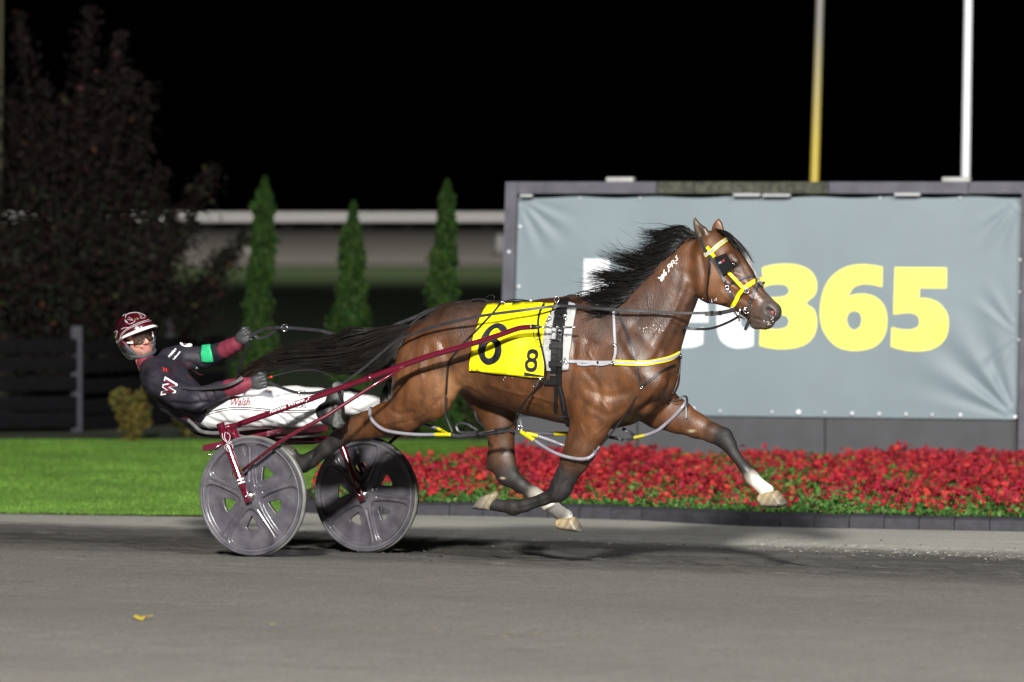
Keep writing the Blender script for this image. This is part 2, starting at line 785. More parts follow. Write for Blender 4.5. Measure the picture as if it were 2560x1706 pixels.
def polyd(q1, q2, loop):
    """signed distance in 2D to a closed polygon (negative inside); q1,q2 broadcastable"""
    L = np.asarray(loop, float)
    x, y = np.broadcast_arrays(q1, q2)
    d = np.full(x.shape, 1e9)
    ins = np.zeros(x.shape, bool)
    for i in range(len(L)):
        x1, y1 = L[i]
        x2, y2 = L[(i + 1) % len(L)]
        ex, ey = x2 - x1, y2 - y1
        t = np.clip(((x - x1) * ex + (y - y1) * ey) / (ex * ex + ey * ey + 1e-12), 0, 1)
        d = np.minimum(d, (x - x1 - t * ex) ** 2 + (y - y1 - t * ey) ** 2)
        if y1 != y2:
            ins ^= ((y1 > y) != (y2 > y)) & (x < (x2 - x1) * (y - y1) / (y2 - y1) + x1)
    d = np.sqrt(d)
    return np.where(ins, -d, d)


def inflated(loop_uw, v0, R, B, axis=None, B2=None, v1=None):
    """outline in the sagittal plane blown up to a rounded solid; B may run to B2 along axis"""
    L = np.asarray(loop_uw, float)

    def fn(x, y, z):
        if x.ndim == 3:
            d2 = polyd(x[:, 0, :], z[0, 0, :][None, :] if z.shape[0] == 1 else z[:, 0, :], L)[:, None, :]
        else:
            d2 = polyd(x, z, L)
        b, vc = B, v0
        if axis is not None:
            (ax, az), (bx, bz) = axis
            ex, ez = bx - ax, bz - az
            t = np.clip(((x - ax) * ex + (z - az) * ez) / (ex * ex + ez * ez), 0, 1)
            b = B + (B2 - B) * t
            if v1 is not None:
                vc = v0 + (v1 - v0) * t
        e = np.maximum(d2 + R, 0) / R
        f = np.sqrt(e ** 2 + ((y - vc) / b) ** 2) + 1e-9
        g = np.sqrt((e / R) ** 2 + ((y - vc) / b ** 2) ** 2) + 1e-9
        return f * (f - 1) / g
    bm = max(B, B2 or B)
    vs = [v0, v1 if v1 is not None else v0]
    lo = [L[:, 0].min(), min(vs) - bm, L[:, 1].min()]
    hi = [L[:, 0].max(), max(vs) + bm, L[:, 1].max()]
    return fn, lo, hi

# ================================================================== SETTING
ZI = -0.052                           # level of the ground inside the track (the track is banked)


def ground_z(q):
    return -0.0436 * np.clip(q, -1.2, 1.2)


def ground_mat(name, kind):
    m = bpy.data.materials.new(name)
    m.use_nodes = True
    nt = m.node_tree
    b = nt.nodes["Principled BSDF"]
    L = nt.links.new
    N = nt.nodes.new
    tc = N("ShaderNodeTexCoord")

    def noise(scale, detail, mp=None, rough=0.55):
        z = N("ShaderNodeTexNoise")
        z.inputs["Scale"].default_value = scale
        z.inputs["Detail"].default_value = detail
        z.inputs["Roughness"].default_value = rough
        if mp:
            k = N("ShaderNodeMapping")
            k.inputs["Scale"].default_value = mp
            L(tc.outputs["Object"], k.inputs["Vector"])
            L(k.outputs["Vector"], z.inputs["Vector"])
        else:
            L(tc.outputs["Object"], z.inputs["Vector"])
        return z.outputs["Fac"]

    def rng_(src, a, b_, c, d):
        k = N("ShaderNodeMapRange")
        k.inputs["From Min"].default_value = a
        k.inputs["From Max"].default_value = b_
        k.inputs["To Min"].default_value = c
        k.inputs["To Max"].default_value = d
        L(src, k.inputs["Value"])
        return k.outputs["Result"]

    def mixc(f, A, B):
        k = N("ShaderNodeMix")
        k.data_type = 'RGBA'
        if isinstance(f, float):
            k.inputs["Factor"].default_value = f
        else:
            L(f, k.inputs["Factor"])
        for s, n in ((A, "A"), (B, "B")):
            if isinstance(s, tuple):
                k.inputs[n].default_value = (*s, 1)
            else:
                L(s, k.inputs[n])
        return k.outputs["Result"]

    def math_(op, a, b_=None):
        k = N("ShaderNodeMath")
        k.operation = op
        for i, s in enumerate((a, b_)):
            if s is None:
                continue
            if isinstance(s, (int, float)):
                k.inputs[i].default_value = s
            else:
                L(s, k.inputs[i])
        return k.outputs[0]

    def bump(h, strength, dist, prev=None):
        k = N("ShaderNodeBump")
        k.inputs["Strength"].default_value = strength
        k.inputs["Distance"].default_value = dist
        L(h, k.inputs["Height"])
        if prev:
            L(prev, k.inputs["Normal"])
        return k.outputs["Normal"]

    if kind == 'track':
        # object space: x along the race, y towards the infield
        sep = N("ShaderNodeSeparateXYZ")
        L(tc.outputs["Object"], sep.inputs[0])
        y = sep.outputs["Y"]
        wob = noise(0.9, 5, (0.25, 1, 1))
        yy = math_('ADD', y, rng_(wob, 0.3, 0.7, -0.35, 0.35))
        streak = noise(3.2, 6, (0.22, 2.4, 1))
        fine = noise(55, 6)
        mid = noise(6, 5)
        c1 = mixc(rng_(fine, 0.35, 0.65, 0, 1), (0.120, 0.113, 0.102), (0.222, 0.21, 0.192))
        c1 = mixc(math_('MULTIPLY', rng_(mid, 0.45, 0.75, 0, 1), 0.25), c1, (0.10, 0.095, 0.088))
        # the worked, damp wheel lane on the rail side of the middle, then the pale loose edge
        lane = math_('MULTIPLY', rng_(yy, -1.1, 0.3, 0, 1), rng_(yy, 2.0, 2.7, 1, 0))
        lane = math_('MULTIPLY', lane, rng_(streak, 0.32, 0.60, 0.30, 0.95))
        c2 = mixc(lane, c1, (0.066, 0.062, 0.058))
        pale = rng_(yy, 2.3, 2.9, 0, 1)
        pcol = mixc(rng_(fine, 0.35, 0.65, 0, 1), (0.37, 0.355, 0.32), (0.50, 0.48, 0.435))
        c3 = mixc(math_('MULTIPLY', pale, rng_(streak, 0.3, 0.6, 0.75, 1.0)), c2, pcol)
        # small dark scuffs
        pit = noise(17, 7, (0.7, 1.3, 1), 0.7)
        c3 = mixc(math_('MULTIPLY', rng_(pit, 0.56, 0.70, 0, 1), 0.35), c3, (0.055, 0.052, 0.048))
        blot = noise(0.8, 5, (0.35, 1.0, 1), 0.6)
        c3 = mixc(math_('MULTIPLY', rng_(blot, 0.42, 0.68, 0, 1), 0.22), c3, (0.07, 0.066, 0.062))
        sc = noise(2.6, 7, (0.6, 1.6, 1), 0.65)
        c4 = mixc(math_('MULTIPLY', rng_(sc, 0.62, 0.72, 0, 1), 0.6), c3, (0.06, 0.056, 0.052))
        L(c4, b.inputs["Base Color"])
        b.inputs["Roughness"].default_value = 0.85
        b.inputs["Specular IOR Level"].default_value = 0.25
        n1 = bump(fine, 0.9, 0.018)
        n2 = bump(streak, 0.5, 0.03, n1)
        L(n2, b.inputs["Normal"])
    elif kind == 'lawn':
        f = noise(70, 5)
        g = noise(2.5, 4, (0.5, 2.2, 1))
        h = noise(14, 5)
        c = mixc(rng_(f, 0.3, 0.7, 0, 1), (0.11, 0.225, 0.028), (0.21, 0.41, 0.07))
        c = mixc(math_('MULTIPLY', rng_(g, 0.35, 0.7, 0, 1), 0.45), c, (0.21, 0.37, 0.065))
        c = mixc(math_('MULTIPLY', rng_(h, 0.55, 0.75, 0, 1), 0.5), c, (0.06, 0.155, 0.02))
        L(c, b.inputs["Base Color"])
        b.inputs["Roughness"].default_value = 0.8
        b.inputs["Specular IOR Level"].default_value = 0.2
        L(bump(h, 0.6, 0.04, bump(f, 0.8, 0.02)), b.inputs["Normal"])
    elif kind == 'infield':
        f = noise(8, 6)
        c = mixc(rng_(f, 0.3, 0.7, 0, 1), (0.016, 0.034, 0.007), (0.025, 0.050, 0.010))
        L(c, b.inputs["Base Color"])
        b.inputs["Roughness"].default_value = 0.9
    elif kind == 'mulch':
        f = noise(30, 6)
        c = mixc(rng_(f, 0.35, 0.65, 0, 1), (0.012, 0.014, 0.008), (0.03, 0.045, 0.015))
        L(c, b.inputs["Base Color"])
        b.inputs["Roughness"].default_value = 0.95
        L(bump(f, 1.0, 0.05), b.inputs["Normal"])
    elif kind == 'fartrack':
        f = noise(1.2, 6, (0.3, 1, 1))
        c = mixc(rng_(f, 0.3, 0.7, 0, 1), (0.085, 0.082, 0.075), (0.105, 0.10, 0.092))
        L(c, b.inputs["Base Color"])
        b.inputs["Roughness"].default_value = 0.9
    return m


# --- track, object space turned along the race
def sheet_race(name, m, us, qs, zf, jit=0.0):
    V = []
    for u in us:
        for q in qs:
            V.append((u, q, zf(q) + (rnd.uniform(-jit, jit) if jit else 0)))
    nq = len(qs)
    Fc = [[i * nq + j, (i + 1) * nq + j, (i + 1) * nq + j + 1, i * nq + j + 1] for i in range(len(us) - 1) for j in range(nq - 1)]
    me = bpy.data.meshes.new(name)
    me.from_pydata(V, [], Fc)
    me.polygons.foreach_set("use_smooth", [True] * len(me.polygons))
    me.materials.append(m)
    o = bpy.data.objects.new(name, me)
    COL.objects.link(o)
    o.location = (OX, OY, 0)
    o.rotation_euler = (0, 0, -TH)
    o["kind"] = "structure"
    return o


us = np.concatenate([[-60, -30], np.arange(-10, 10.01, 0.04), [30, 60]])
qs = np.concatenate([[-40, -25, -14], np.arange(-9, -2.4, 0.15), np.arange(-2.4, 3.4, 0.05), [4, 6, 9, 12, 20, 60]])
tx = rng.normal(size=(len(us), len(qs)))
for _ in range(2):
    tx[:, 1:-1] = (tx[:, :-2] + tx[:, 1:-1] * 2 + tx[:, 2:]) / 4
    tx[1:-1] = (tx[:-2] + tx[1:-1] * 2 + tx[2:]) / 4
trk = sheet_race("track", ground_mat("track_limestone", 'track'), us, qs, ground_z)
tv = np.empty(len(trk.data.vertices) * 3)
trk.data.vertices.foreach_get("co", tv)
tv = tv.reshape(-1, 3)
amp = np.where((tv[:, 1] > -9) & (tv[:, 1] < 3.3), 0.006, 0)
amp = np.where((tv[:, 1] > -0.6) & (tv[:, 1] < 2.6), 0.009, amp)
tv[:, 2] += tx.ravel() * amp
for _ in range(420):                 # hoof prints of the worked lane
    cu, cq = rng.uniform(-8, 8), rng.normal(0.7, 0.75)
    s_ = rng.uniform(0.05, 0.08)
    near_ = np.where((np.abs(tv[:, 0] - cu) < 0.3) & (np.abs(tv[:, 1] - cq) < 0.3))[0]
    d_ = np.hypot(tv[near_, 0] - cu, tv[near_, 1] - cq) / s_
    tv[near_, 2] += -0.011 * np.exp(-d_ ** 2 * 1.3) + 0.006 * np.exp(-((d_ - 1.5) / 0.5) ** 2)
trk.data.vertices.foreach_set("co", tv.ravel())


# --- lawn with a slightly raised edge
def sheet(name, m, pts_px, z, edge=0.0, kind="structure", step=None):
    W = [at_z(px, py, z) for px, py in pts_px]
    V2, T, bnd = triangulate([[(p.x, p.y) for p in W]], step)
    top = np.column_stack([V2, np.full(len(V2), z)])
    if edge > 0:
        bot = top.copy()
        bot[:, 2] -= edge
        V, Fc = slab(top, bot, T, bnd)
    else:
        V, Fc = top, T
    return obj(name, V, Fc, m, None, smooth=False, kind=kind)


M_LAWN = ground_mat("lawn_grass", 'lawn')
lawn_pts = [(-2600, 1262), (-400, 1278), (0, 1281), (400, 1287), (690, 1292), (712, 1272), (760, 1258), (930, 1248), (1500, 1240), (2200, 1230), (3600, 1240), (5600, 1260), (6200, 1105), (1100, 1101), (0, 1098), (-2600, 1094)]
sheet("lawn", M_LAWN, lawn_pts, ZI + 0.012, 0.0)
lawnV = [at_z(px, py, ZI + 0.02) for px, py in lawn_pts]

# short blades over the lawn
_n = 110000
_gx, _gy = rng.uniform(-4.6, 0.4, _n), rng.uniform(35.6, 47.2, _n)
_ok = inside(np.stack([_gx, _gy], 1), [[(p.x, p.y) for p in lawnV]])
_gx, _gy = _gx[_ok], _gy[_ok]
_n = len(_gx)
_h = rng.uniform(0.010, 0.022, _n)
_a = rng.uniform(0, 2 * np.pi, _n)
_w = rng.uniform(0.002, 0.004, _n)
_b = np.stack([_gx, _gy, np.full(_n, ZI + 0.011)], 1)
_s = np.stack([np.cos(_a), np.sin(_a), np.zeros(_n)], 1) * _w[:, None]
_t = _b + np.stack([rng.normal(0, .010, _n), rng.normal(0, .010, _n), _h], 1)
_V = np.stack([_b - _s, _b + _s, _t], 1).reshape(-1, 3)
_i = np.arange(_n) * 3
_pt = 0.5 + 0.5 * np.sin(_gx * 3.1 + 1.7 * np.sin(_gy * 1.3)) * np.sin(_gy * 2.2 + _gx)
_c = pick_early = np.array([(0.085, 0.19, 0.025), (0.12, 0.25, 0.035), (0.06, 0.14, 0.018), (0.16, 0.27, 0.05)])[rng.integers(0, 4, _n)] * (0.75 + 0.5 * _pt)[:, None]
obj("lawn_blades", _V, np.stack([_i, _i + 1, _i + 2], 1), vcol_mat("grass_blade", rough=0.6, spec=0.25, nscale=3, namp=0.15), None, smooth=False, vcol=np.repeat(_c, 3, 0), kind="stuff",
    label="short mown green grass blades covering the lawn beside the track", cat="grass")

# infield: dark grass rising to the backstretch
M_INF = ground_mat("infield_grass", 'infield')
M_FT = ground_mat("far_limestone", 'fartrack')


def bands(name, m, rows, kind="structure"):
    V, Fc = [], []
    for (Y, z) in rows:
        for X in (-220, -60, -20, 0, 20, 60, 220):
            V.append((X, Y, z))
    for i in range(len(rows) - 1):
        for j in range(6):
            a = i * 7 + j
            Fc.append([a, a + 1, a + 8, a + 7])
    return obj(name, V, Fc, m, None, kind=kind)


bands("planting_strip", ground_mat("planting_mulch", 'mulch'), [(46.6, ZI - 0.004), (47.5, ZI + 0.016), (52, ZI + 0.016)])
bands("infield", M_INF, [(51.0, ZI + 0.02), (60, ZI + 0.02), (90, 0.25), (118, 0.66), (118.6, 0.68)])
bands("far_track", M_FT, [(118.0, 0.70), (130, 0.89), (156, 1.255), (157, 1.255)])
bands("outfield", M_INF, [(156.6, 1.25), (158, 1.05), (175, 0.4), (900, -3)])

# --- white outer rail of the backstretch
M_RAIL = mat("rail_white", (0.88, 0.88, 0.90), 0.4, var=0.05)
rail = thing("white_track_rail", "long white rail on posts along the far side of the backstretch", "rail", (0, 160, 1.32))
mb = MB()
c = at(1000, 545, 160)
mb.box((0, 160, c.z + 0.015), 160, 0.16, 0.18, bev=0.05)
mb.build("top_rail", M_RAIL, rail)
pm = MB().box((0, 160.12, 1.46), 0.07, 0.07, 0.28).build("rail_post", mat("post_grey", (0.05, 0.05, 0.055), 0.6), rail)
for i in range(-5, 6):
    p = pm if i == -5 else pm.copy()
    if i != -5:
        COL.objects.link(p)
        p.parent = rail
    p.location = (at(1020 + i * 100, 545, 160).x, 0, 0)

# --- little white pylons of the far track
for (px, py, Y, hh, lb) in ((1250, 612, 64, 0.26, "small white marker pylon just left of the big banner board"),
                            (622, 622, 118, 0.36, "small white marker pylon beside the leftmost slim evergreen")):
    p0 = at(px, py, Y)
    t = thing("marker_pylon", lb, "pylon", (p0.x, p0.y, p0.z - hh / 2), group="marker pylons")
    b0 = Vector(t.location)
    MB().tube([b0 + Vector((0, 0, z)) for z in (0.03, hh * .5, hh * .8, hh)], [0.065, 0.06, 0.05, 0.03], 10).build("pylon_body", mat("pylon_dull", (0.32, 0.32, 0.31), 0.6), t)
    MB().box(b0 + Vector((0, 0, 0.015)), 0.2, 0.2, 0.03).build("pylon_base", MATS["post_grey"], t)


# ------------------------------------------------------------------ foliage helpers
def leaves(C, size, cols, aspect=0.5, up=0.0, fold=0.25, jit=0.3):
    """n leaf blades, each a folded four-point blade, with its own colour"""
    C = np.asarray(C, float)
    n = len(C)
    d = rng.normal(size=(n, 3))
    d[:, 2] += up
    d /= np.linalg.norm(d, axis=1)[:, None]
    a = rng.normal(size=(n, 3))
    s = np.cross(d, a)
    s /= np.linalg.norm(s, axis=1)[:, None] + 1e-9
    nn = np.cross(s, d)
    L = (np.asarray(size) * rng.uniform(1 - jit, 1 + jit, n))[:, None]
    w = L * aspect
    V = np.stack([C - d * L / 2, C + s * w / 2 + nn * w * fold, C + d * L / 2, C - s * w / 2 + nn * w * fold], 1).reshape(-1, 3)
    i = np.arange(n) * 4
    Fc = np.concatenate([np.stack([i, i + 1, i + 2], 1), np.stack([i, i + 2, i + 3], 1)])
    col = np.repeat(np.asarray(cols), 4, 0)
    return V, Fc, col


def pick(n, palette, jit=0.25):
    pal = np.array(palette)
    c = pal[rng.integers(0, len(pal), n)]
    return c * rng.uniform(1 - jit, 1 + jit, (n, 1))


M_LEAF = vcol_mat("leaf", rough=0.65, spec=0.15, nscale=40, namp=0.1)
M_PETAL = vcol_mat("petal", rough=0.6, spec=0.25, nscale=40, namp=0.1)
M_BARK = mat("bark", (0.045, 0.032, 0.024), 0.9, var=0.4, vscale=40, bump=0.6, bscale=60)


# --- three slim evergreens
def evergreen(label, px_tip, py_tip, px_base, Y, prof, seed):
    r = np.random.default_rng(seed)
    base = at(px_base, 1105, Y)
    base.z = ZI
    tip = at(px_tip, py_tip, Y)
    t = thing("slim_evergreen", label, "tree", base, group="slim evergreens on the lawn edge")
    H = tip.z - base.z
    lean = Vector((tip.x - base.x, 0, 0))
    MB().tube([base + lean * k + Vector((0, 0, H * k)) for k in (0, .3, .6, .97)], [0.03, 0.024, 0.015, 0.004], 7).build("trunk", M_BARK, t)
    zs, rs = zip(*prof)
    n = 17000
    k = r.uniform(0, 1, n) ** 1.15
    rad = np.interp(k, zs, rs)
    # lumpy outline: side sprays of their own
    lump = 0.90 + 0.26 * np.sin(k * 31 + seed) * np.sin(k * 19 + 2 * seed) + 0.05 * np.sin(k * 71 + seed)
    ang = r.uniform(0, 2 * np.pi, n)
    lump *= 0.92 + 0.16 * np.sin(3 * ang + k * 14 + seed)
    rr = 0.8 * rad * lump * np.sqrt(r.uniform(0.25, 1, n))
    rr = rr * (1 + 0.38 * r.uniform(0, 1, n) ** 7)
    C = np.stack([base.x + lean.x * k + rr * np.cos(ang), base.y + rr * np.sin(ang), base.z + H * k + r.normal(0, 0.015, n)], 1)
    col = pick(n, [(0.011, 0.034, 0.006), (0.018, 0.050, 0.008), (0.030, 0.072, 0.012), (0.006, 0.018, 0.004), (0.038, 0.062, 0.012)])
    V, Fc, cc = leaves(C, np.full(n, 0.07), col, 0.34, up=1.6)
    obj("crown", V, Fc, M_LEAF, t, smooth=False, vcol=cc)


prof1 = [(0, .24), (.2, .24), (.38, .21), (.5, .17), (.62, .155), (.75, .13), (.84, .105), (.90, .115), (.945, .10), (.96, .04), (1, .008)]
prof2 = [(0, .26), (.25, .25), (.45, .22), (.6, .20), (.72, .16), (.82, .15), (.88, .10), (.93, .045), (1, .01)]
evergreen("slim green evergreen nearest the big dark shrub, leftmost of three", 663, 452, 632, 48, prof1, 3)
evergreen("slim green evergreen in the middle of three, the shortest", 884, 512, 866, 47.5, prof2, 5)
evergreen("slim green evergreen nearest the banner board, rightmost of three", 1118, 460, 1092, 47.2, prof1, 8)


# --- large dark purple shrub at the left
def shrub_dark():
    base = at(170, 1108, 50.5)
    base.z = ZI
    t = thing("purple_shrub", "large dark purple-leaved shrub rising behind the board fence", "shrub", base)
    r = np.random.default_rng(21)
    V, Fc, Cc = [], [], []
    tips = [(-60, 90), (50, 45), (110, 230), (225, 30), (160, 250), (300, 95), (240, 200), (330, 195), (370, 225), (90, 300), (30, 260), (400, 430), (535, 425),
            (360, 340), (280, 330), (610, 600), (560, 640), (480, 560), (430, 620), (400, 500), (200, 420), (120, 480), (60, 560), (-40, 420), (300, 520), (350, 640),
            (250, 620), (180, 700), (90, 740), (20, 700), (300, 760), (380, 740), (-80, 620), (340, 830), (220, 850), (120, 860), (40, 900), (400, 690), (-100, 260), (430, 540),
            (150, 560), (230, 500), (320, 430), (70, 420), (-20, 520), (200, 300), (280, 420)]
    wood = MB()
    for i, (px, py) in enumerate(tips):
        Y = 50.5 + r.uniform(-0.9, 0.9)
        tip = at(px, py, Y)
        mid = base.lerp(tip, 0.55) + Vector((r.uniform(-.12, .12), r.uniform(-.1, .1), -0.12))
        s = spline([base + Vector((r.uniform(-.12, .12), r.uniform(-.12, .12), 0)), mid, tip], n=12)
        wood.tube([Vector(p) for p in s[::3]], [0.022 * (1 - k / (len(s[::3]) - 0.7)) + 0.003 for k in range(len(s[::3]))], 5)
        for j in range(4, len(s)):
            k = j / (len(s) - 1)
            n = int(34 + 34 * k)
            spread = 0.23 * (1 - k) ** 0.8 + 0.036
            C = s[j] + r.normal(size=(n, 3)) * [spread, spread, spread]
            up = (1 - (s[j][2] - base.z) / 4.2)
            pal = [(0.007, 0.003, 0.004), (0.012, 0.005, 0.0065), (0.006, 0.005, 0.0035), (0.014, 0.009, 0.0075), (0.004, 0.003, 0.0033)]
            if up > 0.45:
                pal += [(0.010, 0.015, 0.007), (0.016, 0.006, 0.006), (0.014, 0.019, 0.010)]
            col = pick(n, pal, 0.35)
            hot = r.uniform(size=n) < 0.012
            col[hot] = np.array([(0.07, 0.03, 0.008), (0.06, 0.02, 0.022), (0.05, 0.05, 0.012)])[r.integers(0, 3, hot.sum())]
            a, b, c = leaves(C, np.full(n, 0.062), col, 0.5, up=0.5)
            Fc.append(b + sum(len(x) for x in V))
            V.append(a)
            Cc.append(c)
    wood.build("trunk", mat("bark_dark", (0.008, 0.006, 0.005), 0.95, var=0.4, vscale=40), t)
    obj("crown", np.vstack(V), np.vstack(Fc), M_LEAF, t, smooth=False, vcol=np.vstack(Cc))


shrub_dark()


# --- small bushes of the planting strip
def bush(label, px, py_top, py_base, Y, w, pal, n, seed, name="small_bush"):
    r = np.random.default_rng(seed)
    base = at(px, py_base, Y)
    top = at(px, py_top, Y)
    t = thing(name, label, "shrub", base, group="bushes behind the lawn")
    H = top.z - base.z
    stems = MB()
    V = []
    for i in range(14):
        a = r.uniform(0, 2 * np.pi)
        e = Vector((math.cos(a) * w * r.uniform(.3, .9), math.sin(a) * w * .8 * r.uniform(.2, .9), H * r.uniform(.55, 1.0)))
        s = spline([base, base + e * 0.5 + Vector((0, 0, H * .12)), base + e], n=6)
        stems.tube([Vector(p) for p in s[::2]], list(np.linspace(0.009, 0.003, len(s[::2]))), 5)
        for j in range(2, len(s)):
            m = n // 150
            V.append(s[j] + r.normal(size=(m, 3)) * [w * .13, w * .13, H * .08])
    stems.build("stems", M_BARK, t)
    C = np.vstack(V)
    a, b, c = leaves(C, np.full(len(C), 0.06), pick(len(C), pal, 0.3), 0.5, up=0.6)
    obj("foliage", a, b, M_LEAF, t, smooth=False, vcol=c)


YEL = [(0.115, 0.10, 0.02), (0.09, 0.085, 0.02), (0.13, 0.09, 0.02), (0.04, 0.05, 0.012), (0.07, 0.04, 0.012)]
GRN = [(0.010, 0.022, 0.005), (0.018, 0.034, 0.008), (0.007, 0.014, 0.004), (0.03, 0.03, 0.008)]
BRN = [(0.045, 0.032, 0.010), (0.018, 0.03, 0.009), (0.07, 0.04, 0.010), (0.012, 0.02, 0.006)]
bush("yellow-green bush standing on the lawn edge behind the driver's back", 330, 990, 1112, 46.8, 0.17, YEL, 3600, 1)
bush("low yellowish bush peeking out under the sulky seat", 480, 1035, 1112, 47.6, 0.20, BRN + YEL[:2], 2600, 2)
bush("low brown-green bush seen between the near hind leg and the belly", 1030, 1040, 1112, 47.5, 0.32, BRN, 4200, 4)
bush("dark green bush beside the left post of the banner board", 1170, 960, 1125, 47.4, 0.34, GRN, 4600, 6)

# --- dark board fence with pale posts
fence = thing("board_fence", "dark board fence with square grey posts behind the lawn at left", "fence", at(190, 1095, 48.6))
M_BOARD = mat("board_black", (0.004, 0.004, 0.005), 0.9, spec=0.1, var=0.3, vscale=20)
M_POSTG = mat("post_pale", (0.042, 0.042, 0.052), 0.85, var=0.25, vscale=30, bump=0.3)
zb = ZI


def fpost(px, py_top, Y, w, m=None):
    a = at(px, py_top, Y)
    mb = MB().box((a.x, Y, (a.z + zb) / 2), w, w, a.z - zb, bev=0.012)
    return mb.build("fence_post", m or M_POSTG, fence)


fpost(192, 815, 48.6, 0.105)
fpost(425, 796, 50.2, 0.085, mat("post_dark", (0.02, 0.02, 0.026), 0.9, var=0.3))  # second post takes a darker grey than the first
for py in (868, 912, 962, 1012, 1052):
    a, b = at(-260, py, 48.0), at(192, py - 2, 48.5)
    d = (b - a)
    M = Matrix.Rotation(math.atan2(d.y, d.x), 3, 'Z')
    MB().box((a + b) / 2, d.length, 0.03, 0.135, M, bev=0.006).build("fence_board", M_BOARD, fence)
    a, b = at(194, py - 2, 48.58), at(560, py - 8, 51.0)
    d = (b - a)
    M = Matrix.Rotation(math.atan2(d.y, d.x), 3, 'Z')
    MB().box((a + b) / 2, d.length, 0.03, 0.135, M, bev=0.006).build("fence_board", M_BOARD, fence)

# ------------------------------------------------------------------ flower bed
kpx = [(700, 1262), (745, 1280), (800, 1285), (1045, 1289), (1300, 1293), (1614, 1302), (1706, 1308), (1900, 1317), (2130, 1322), (2560, 1330), (3000, 1341), (3500, 1352), (3900, 1358)]
kline = [at_z(x, y, ZI) for x, y in kpx]
ks = spline([(p.x, p.y) for p in kline], n=24)
seg = np.concatenate([[0], np.cumsum(np.linalg.norm(np.diff(ks, axis=0), axis=1))])
M_KERB = mat("kerb_rubber", (0.030, 0.029, 0.036), 0.75, var=0.25, vscale=14, bump=0.5, bscale=90)
kerb = thing("bed_kerb", "low dark rounded kerb of blocks edging the red flower bed", "kerb", kline[3])
BL = 0.235
nb = int(seg[-1] / BL)
for i in range(nb):
    s0, s1 = i * BL + 0.003, (i + 1) * BL - 0.003
    p0 = np.array([np.interp(s0, seg, ks[:, 0]), np.interp(s0, seg, ks[:, 1])])
    p1 = np.array([np.interp(s1, seg, ks[:, 0]), np.interp(s1, seg, ks[:, 1])])
    d = (p1 - p0) / np.linalg.norm(p1 - p0)
    nrm = np.array([-d[1], d[0]])          # towards the bed
    hz = rnd.uniform(-0.004, 0.004)
    secs = [(0.0, -0.02), (0.0, 0.052), (0.012, 0.072), (0.04, 0.086), (0.11, 0.092), (0.17, 0.086), (0.20, 0.05), (0.20, -0.02)]
    V = [(*(q + nrm * (a + hz)), ZI + b + hz) for q in (p0, p1) for a, b in secs]
    n = len(secs)
    Fc = [[k, k + n, k + 1 + n, k + 1] for k in range(n - 1)] + [list(range(n)), list(range(2 * n - 1, n - 1, -1))]
    obj("kerb_block", V, Fc, M_KERB, kerb, smooth=False)

# soil and flowers
bed_front = ks + 0.0
fx = np.linspace(ks[10, 0], ks[-1, 0], 400)
fy = np.interp(fx, ks[:, 0], ks[:, 1]) + 0.19


def bed_back(x):                    # board line, rounded left end
    yb = 40.2 - (x - 2.0) * math.tan(math.radians(12.5))
    xl = at_z(770, 1283, ZI).x
    k = np.clip((x - xl) / 2.6, 0, 1)
    return np.interp(x, fx, fy) + (yb - np.interp(x, fx, fy)) * np.sqrt(1 - (1 - k) ** 2) * 0.985


soilV, soilF = [], []
for i, x in enumerate(fx[::4]):
    y0 = np.interp(x, fx, fy) - 0.06
    y1 = max(bed_back(x), y0 + 0.01)
    for j in range(6):
        k = j / 5
        soilV.append((x, y0 + (y1 - y0) * k, ZI + 0.03 + 0.13 * math.sin(k * 1.9)))
ns = len(fx[::4])
soilF = [[i * 6 + j, (i + 1) * 6 + j, (i + 1) * 6 + j + 1, i * 6 + j + 1] for i in range(ns - 1) for j in range(5)]
obj("flower_bed_soil", soilV, soilF, MATS.get("soil") or mat("soil", (0.02, 0.016, 0.012), 0.95, bump=0.8), None, kind="structure")

xl = at_z(772, 1283, ZI).x
NB = 38000
X = rng.uniform(xl + 0.02, 6.3, NB)
k = rng.uniform(0, 1, NB) ** 1.0
y0 = np.interp(X, fx, fy)
y1 = np.maximum(bed_back(X), y0 + 0.02)
Yb = y0 + (y1 - y0) * k
patchy = 0.5 + 0.5 * np.sin(X * 5.3 + Yb * 2.1) * np.sin(Yb * 3.7 - X * 1.7)
wave = np.sin(X * 2.1 + 0.8) * 0.022 + np.sin(X * 6.3 + Yb) * 0.018 + np.sin(X * 15 + Yb * 6) * 0.016 + np.sin(X * 29 - Yb * 4) * 0.010
top = ZI + 0.105 + 0.125 * np.sin(np.clip(k, 0, 1) * 1.75) + wave
zfl = top + rng.normal(0, 0.022, NB) - 0.07 * rng.uniform(0, 1, NB) ** 2
keep = rng.uniform(size=NB) < np.clip(0.10 + k * 3.0, 0, 1) * (0.50 + 0.50 * patchy)
Cf = np.stack([X, Yb, zfl], 1)[keep]
nf = len(Cf)
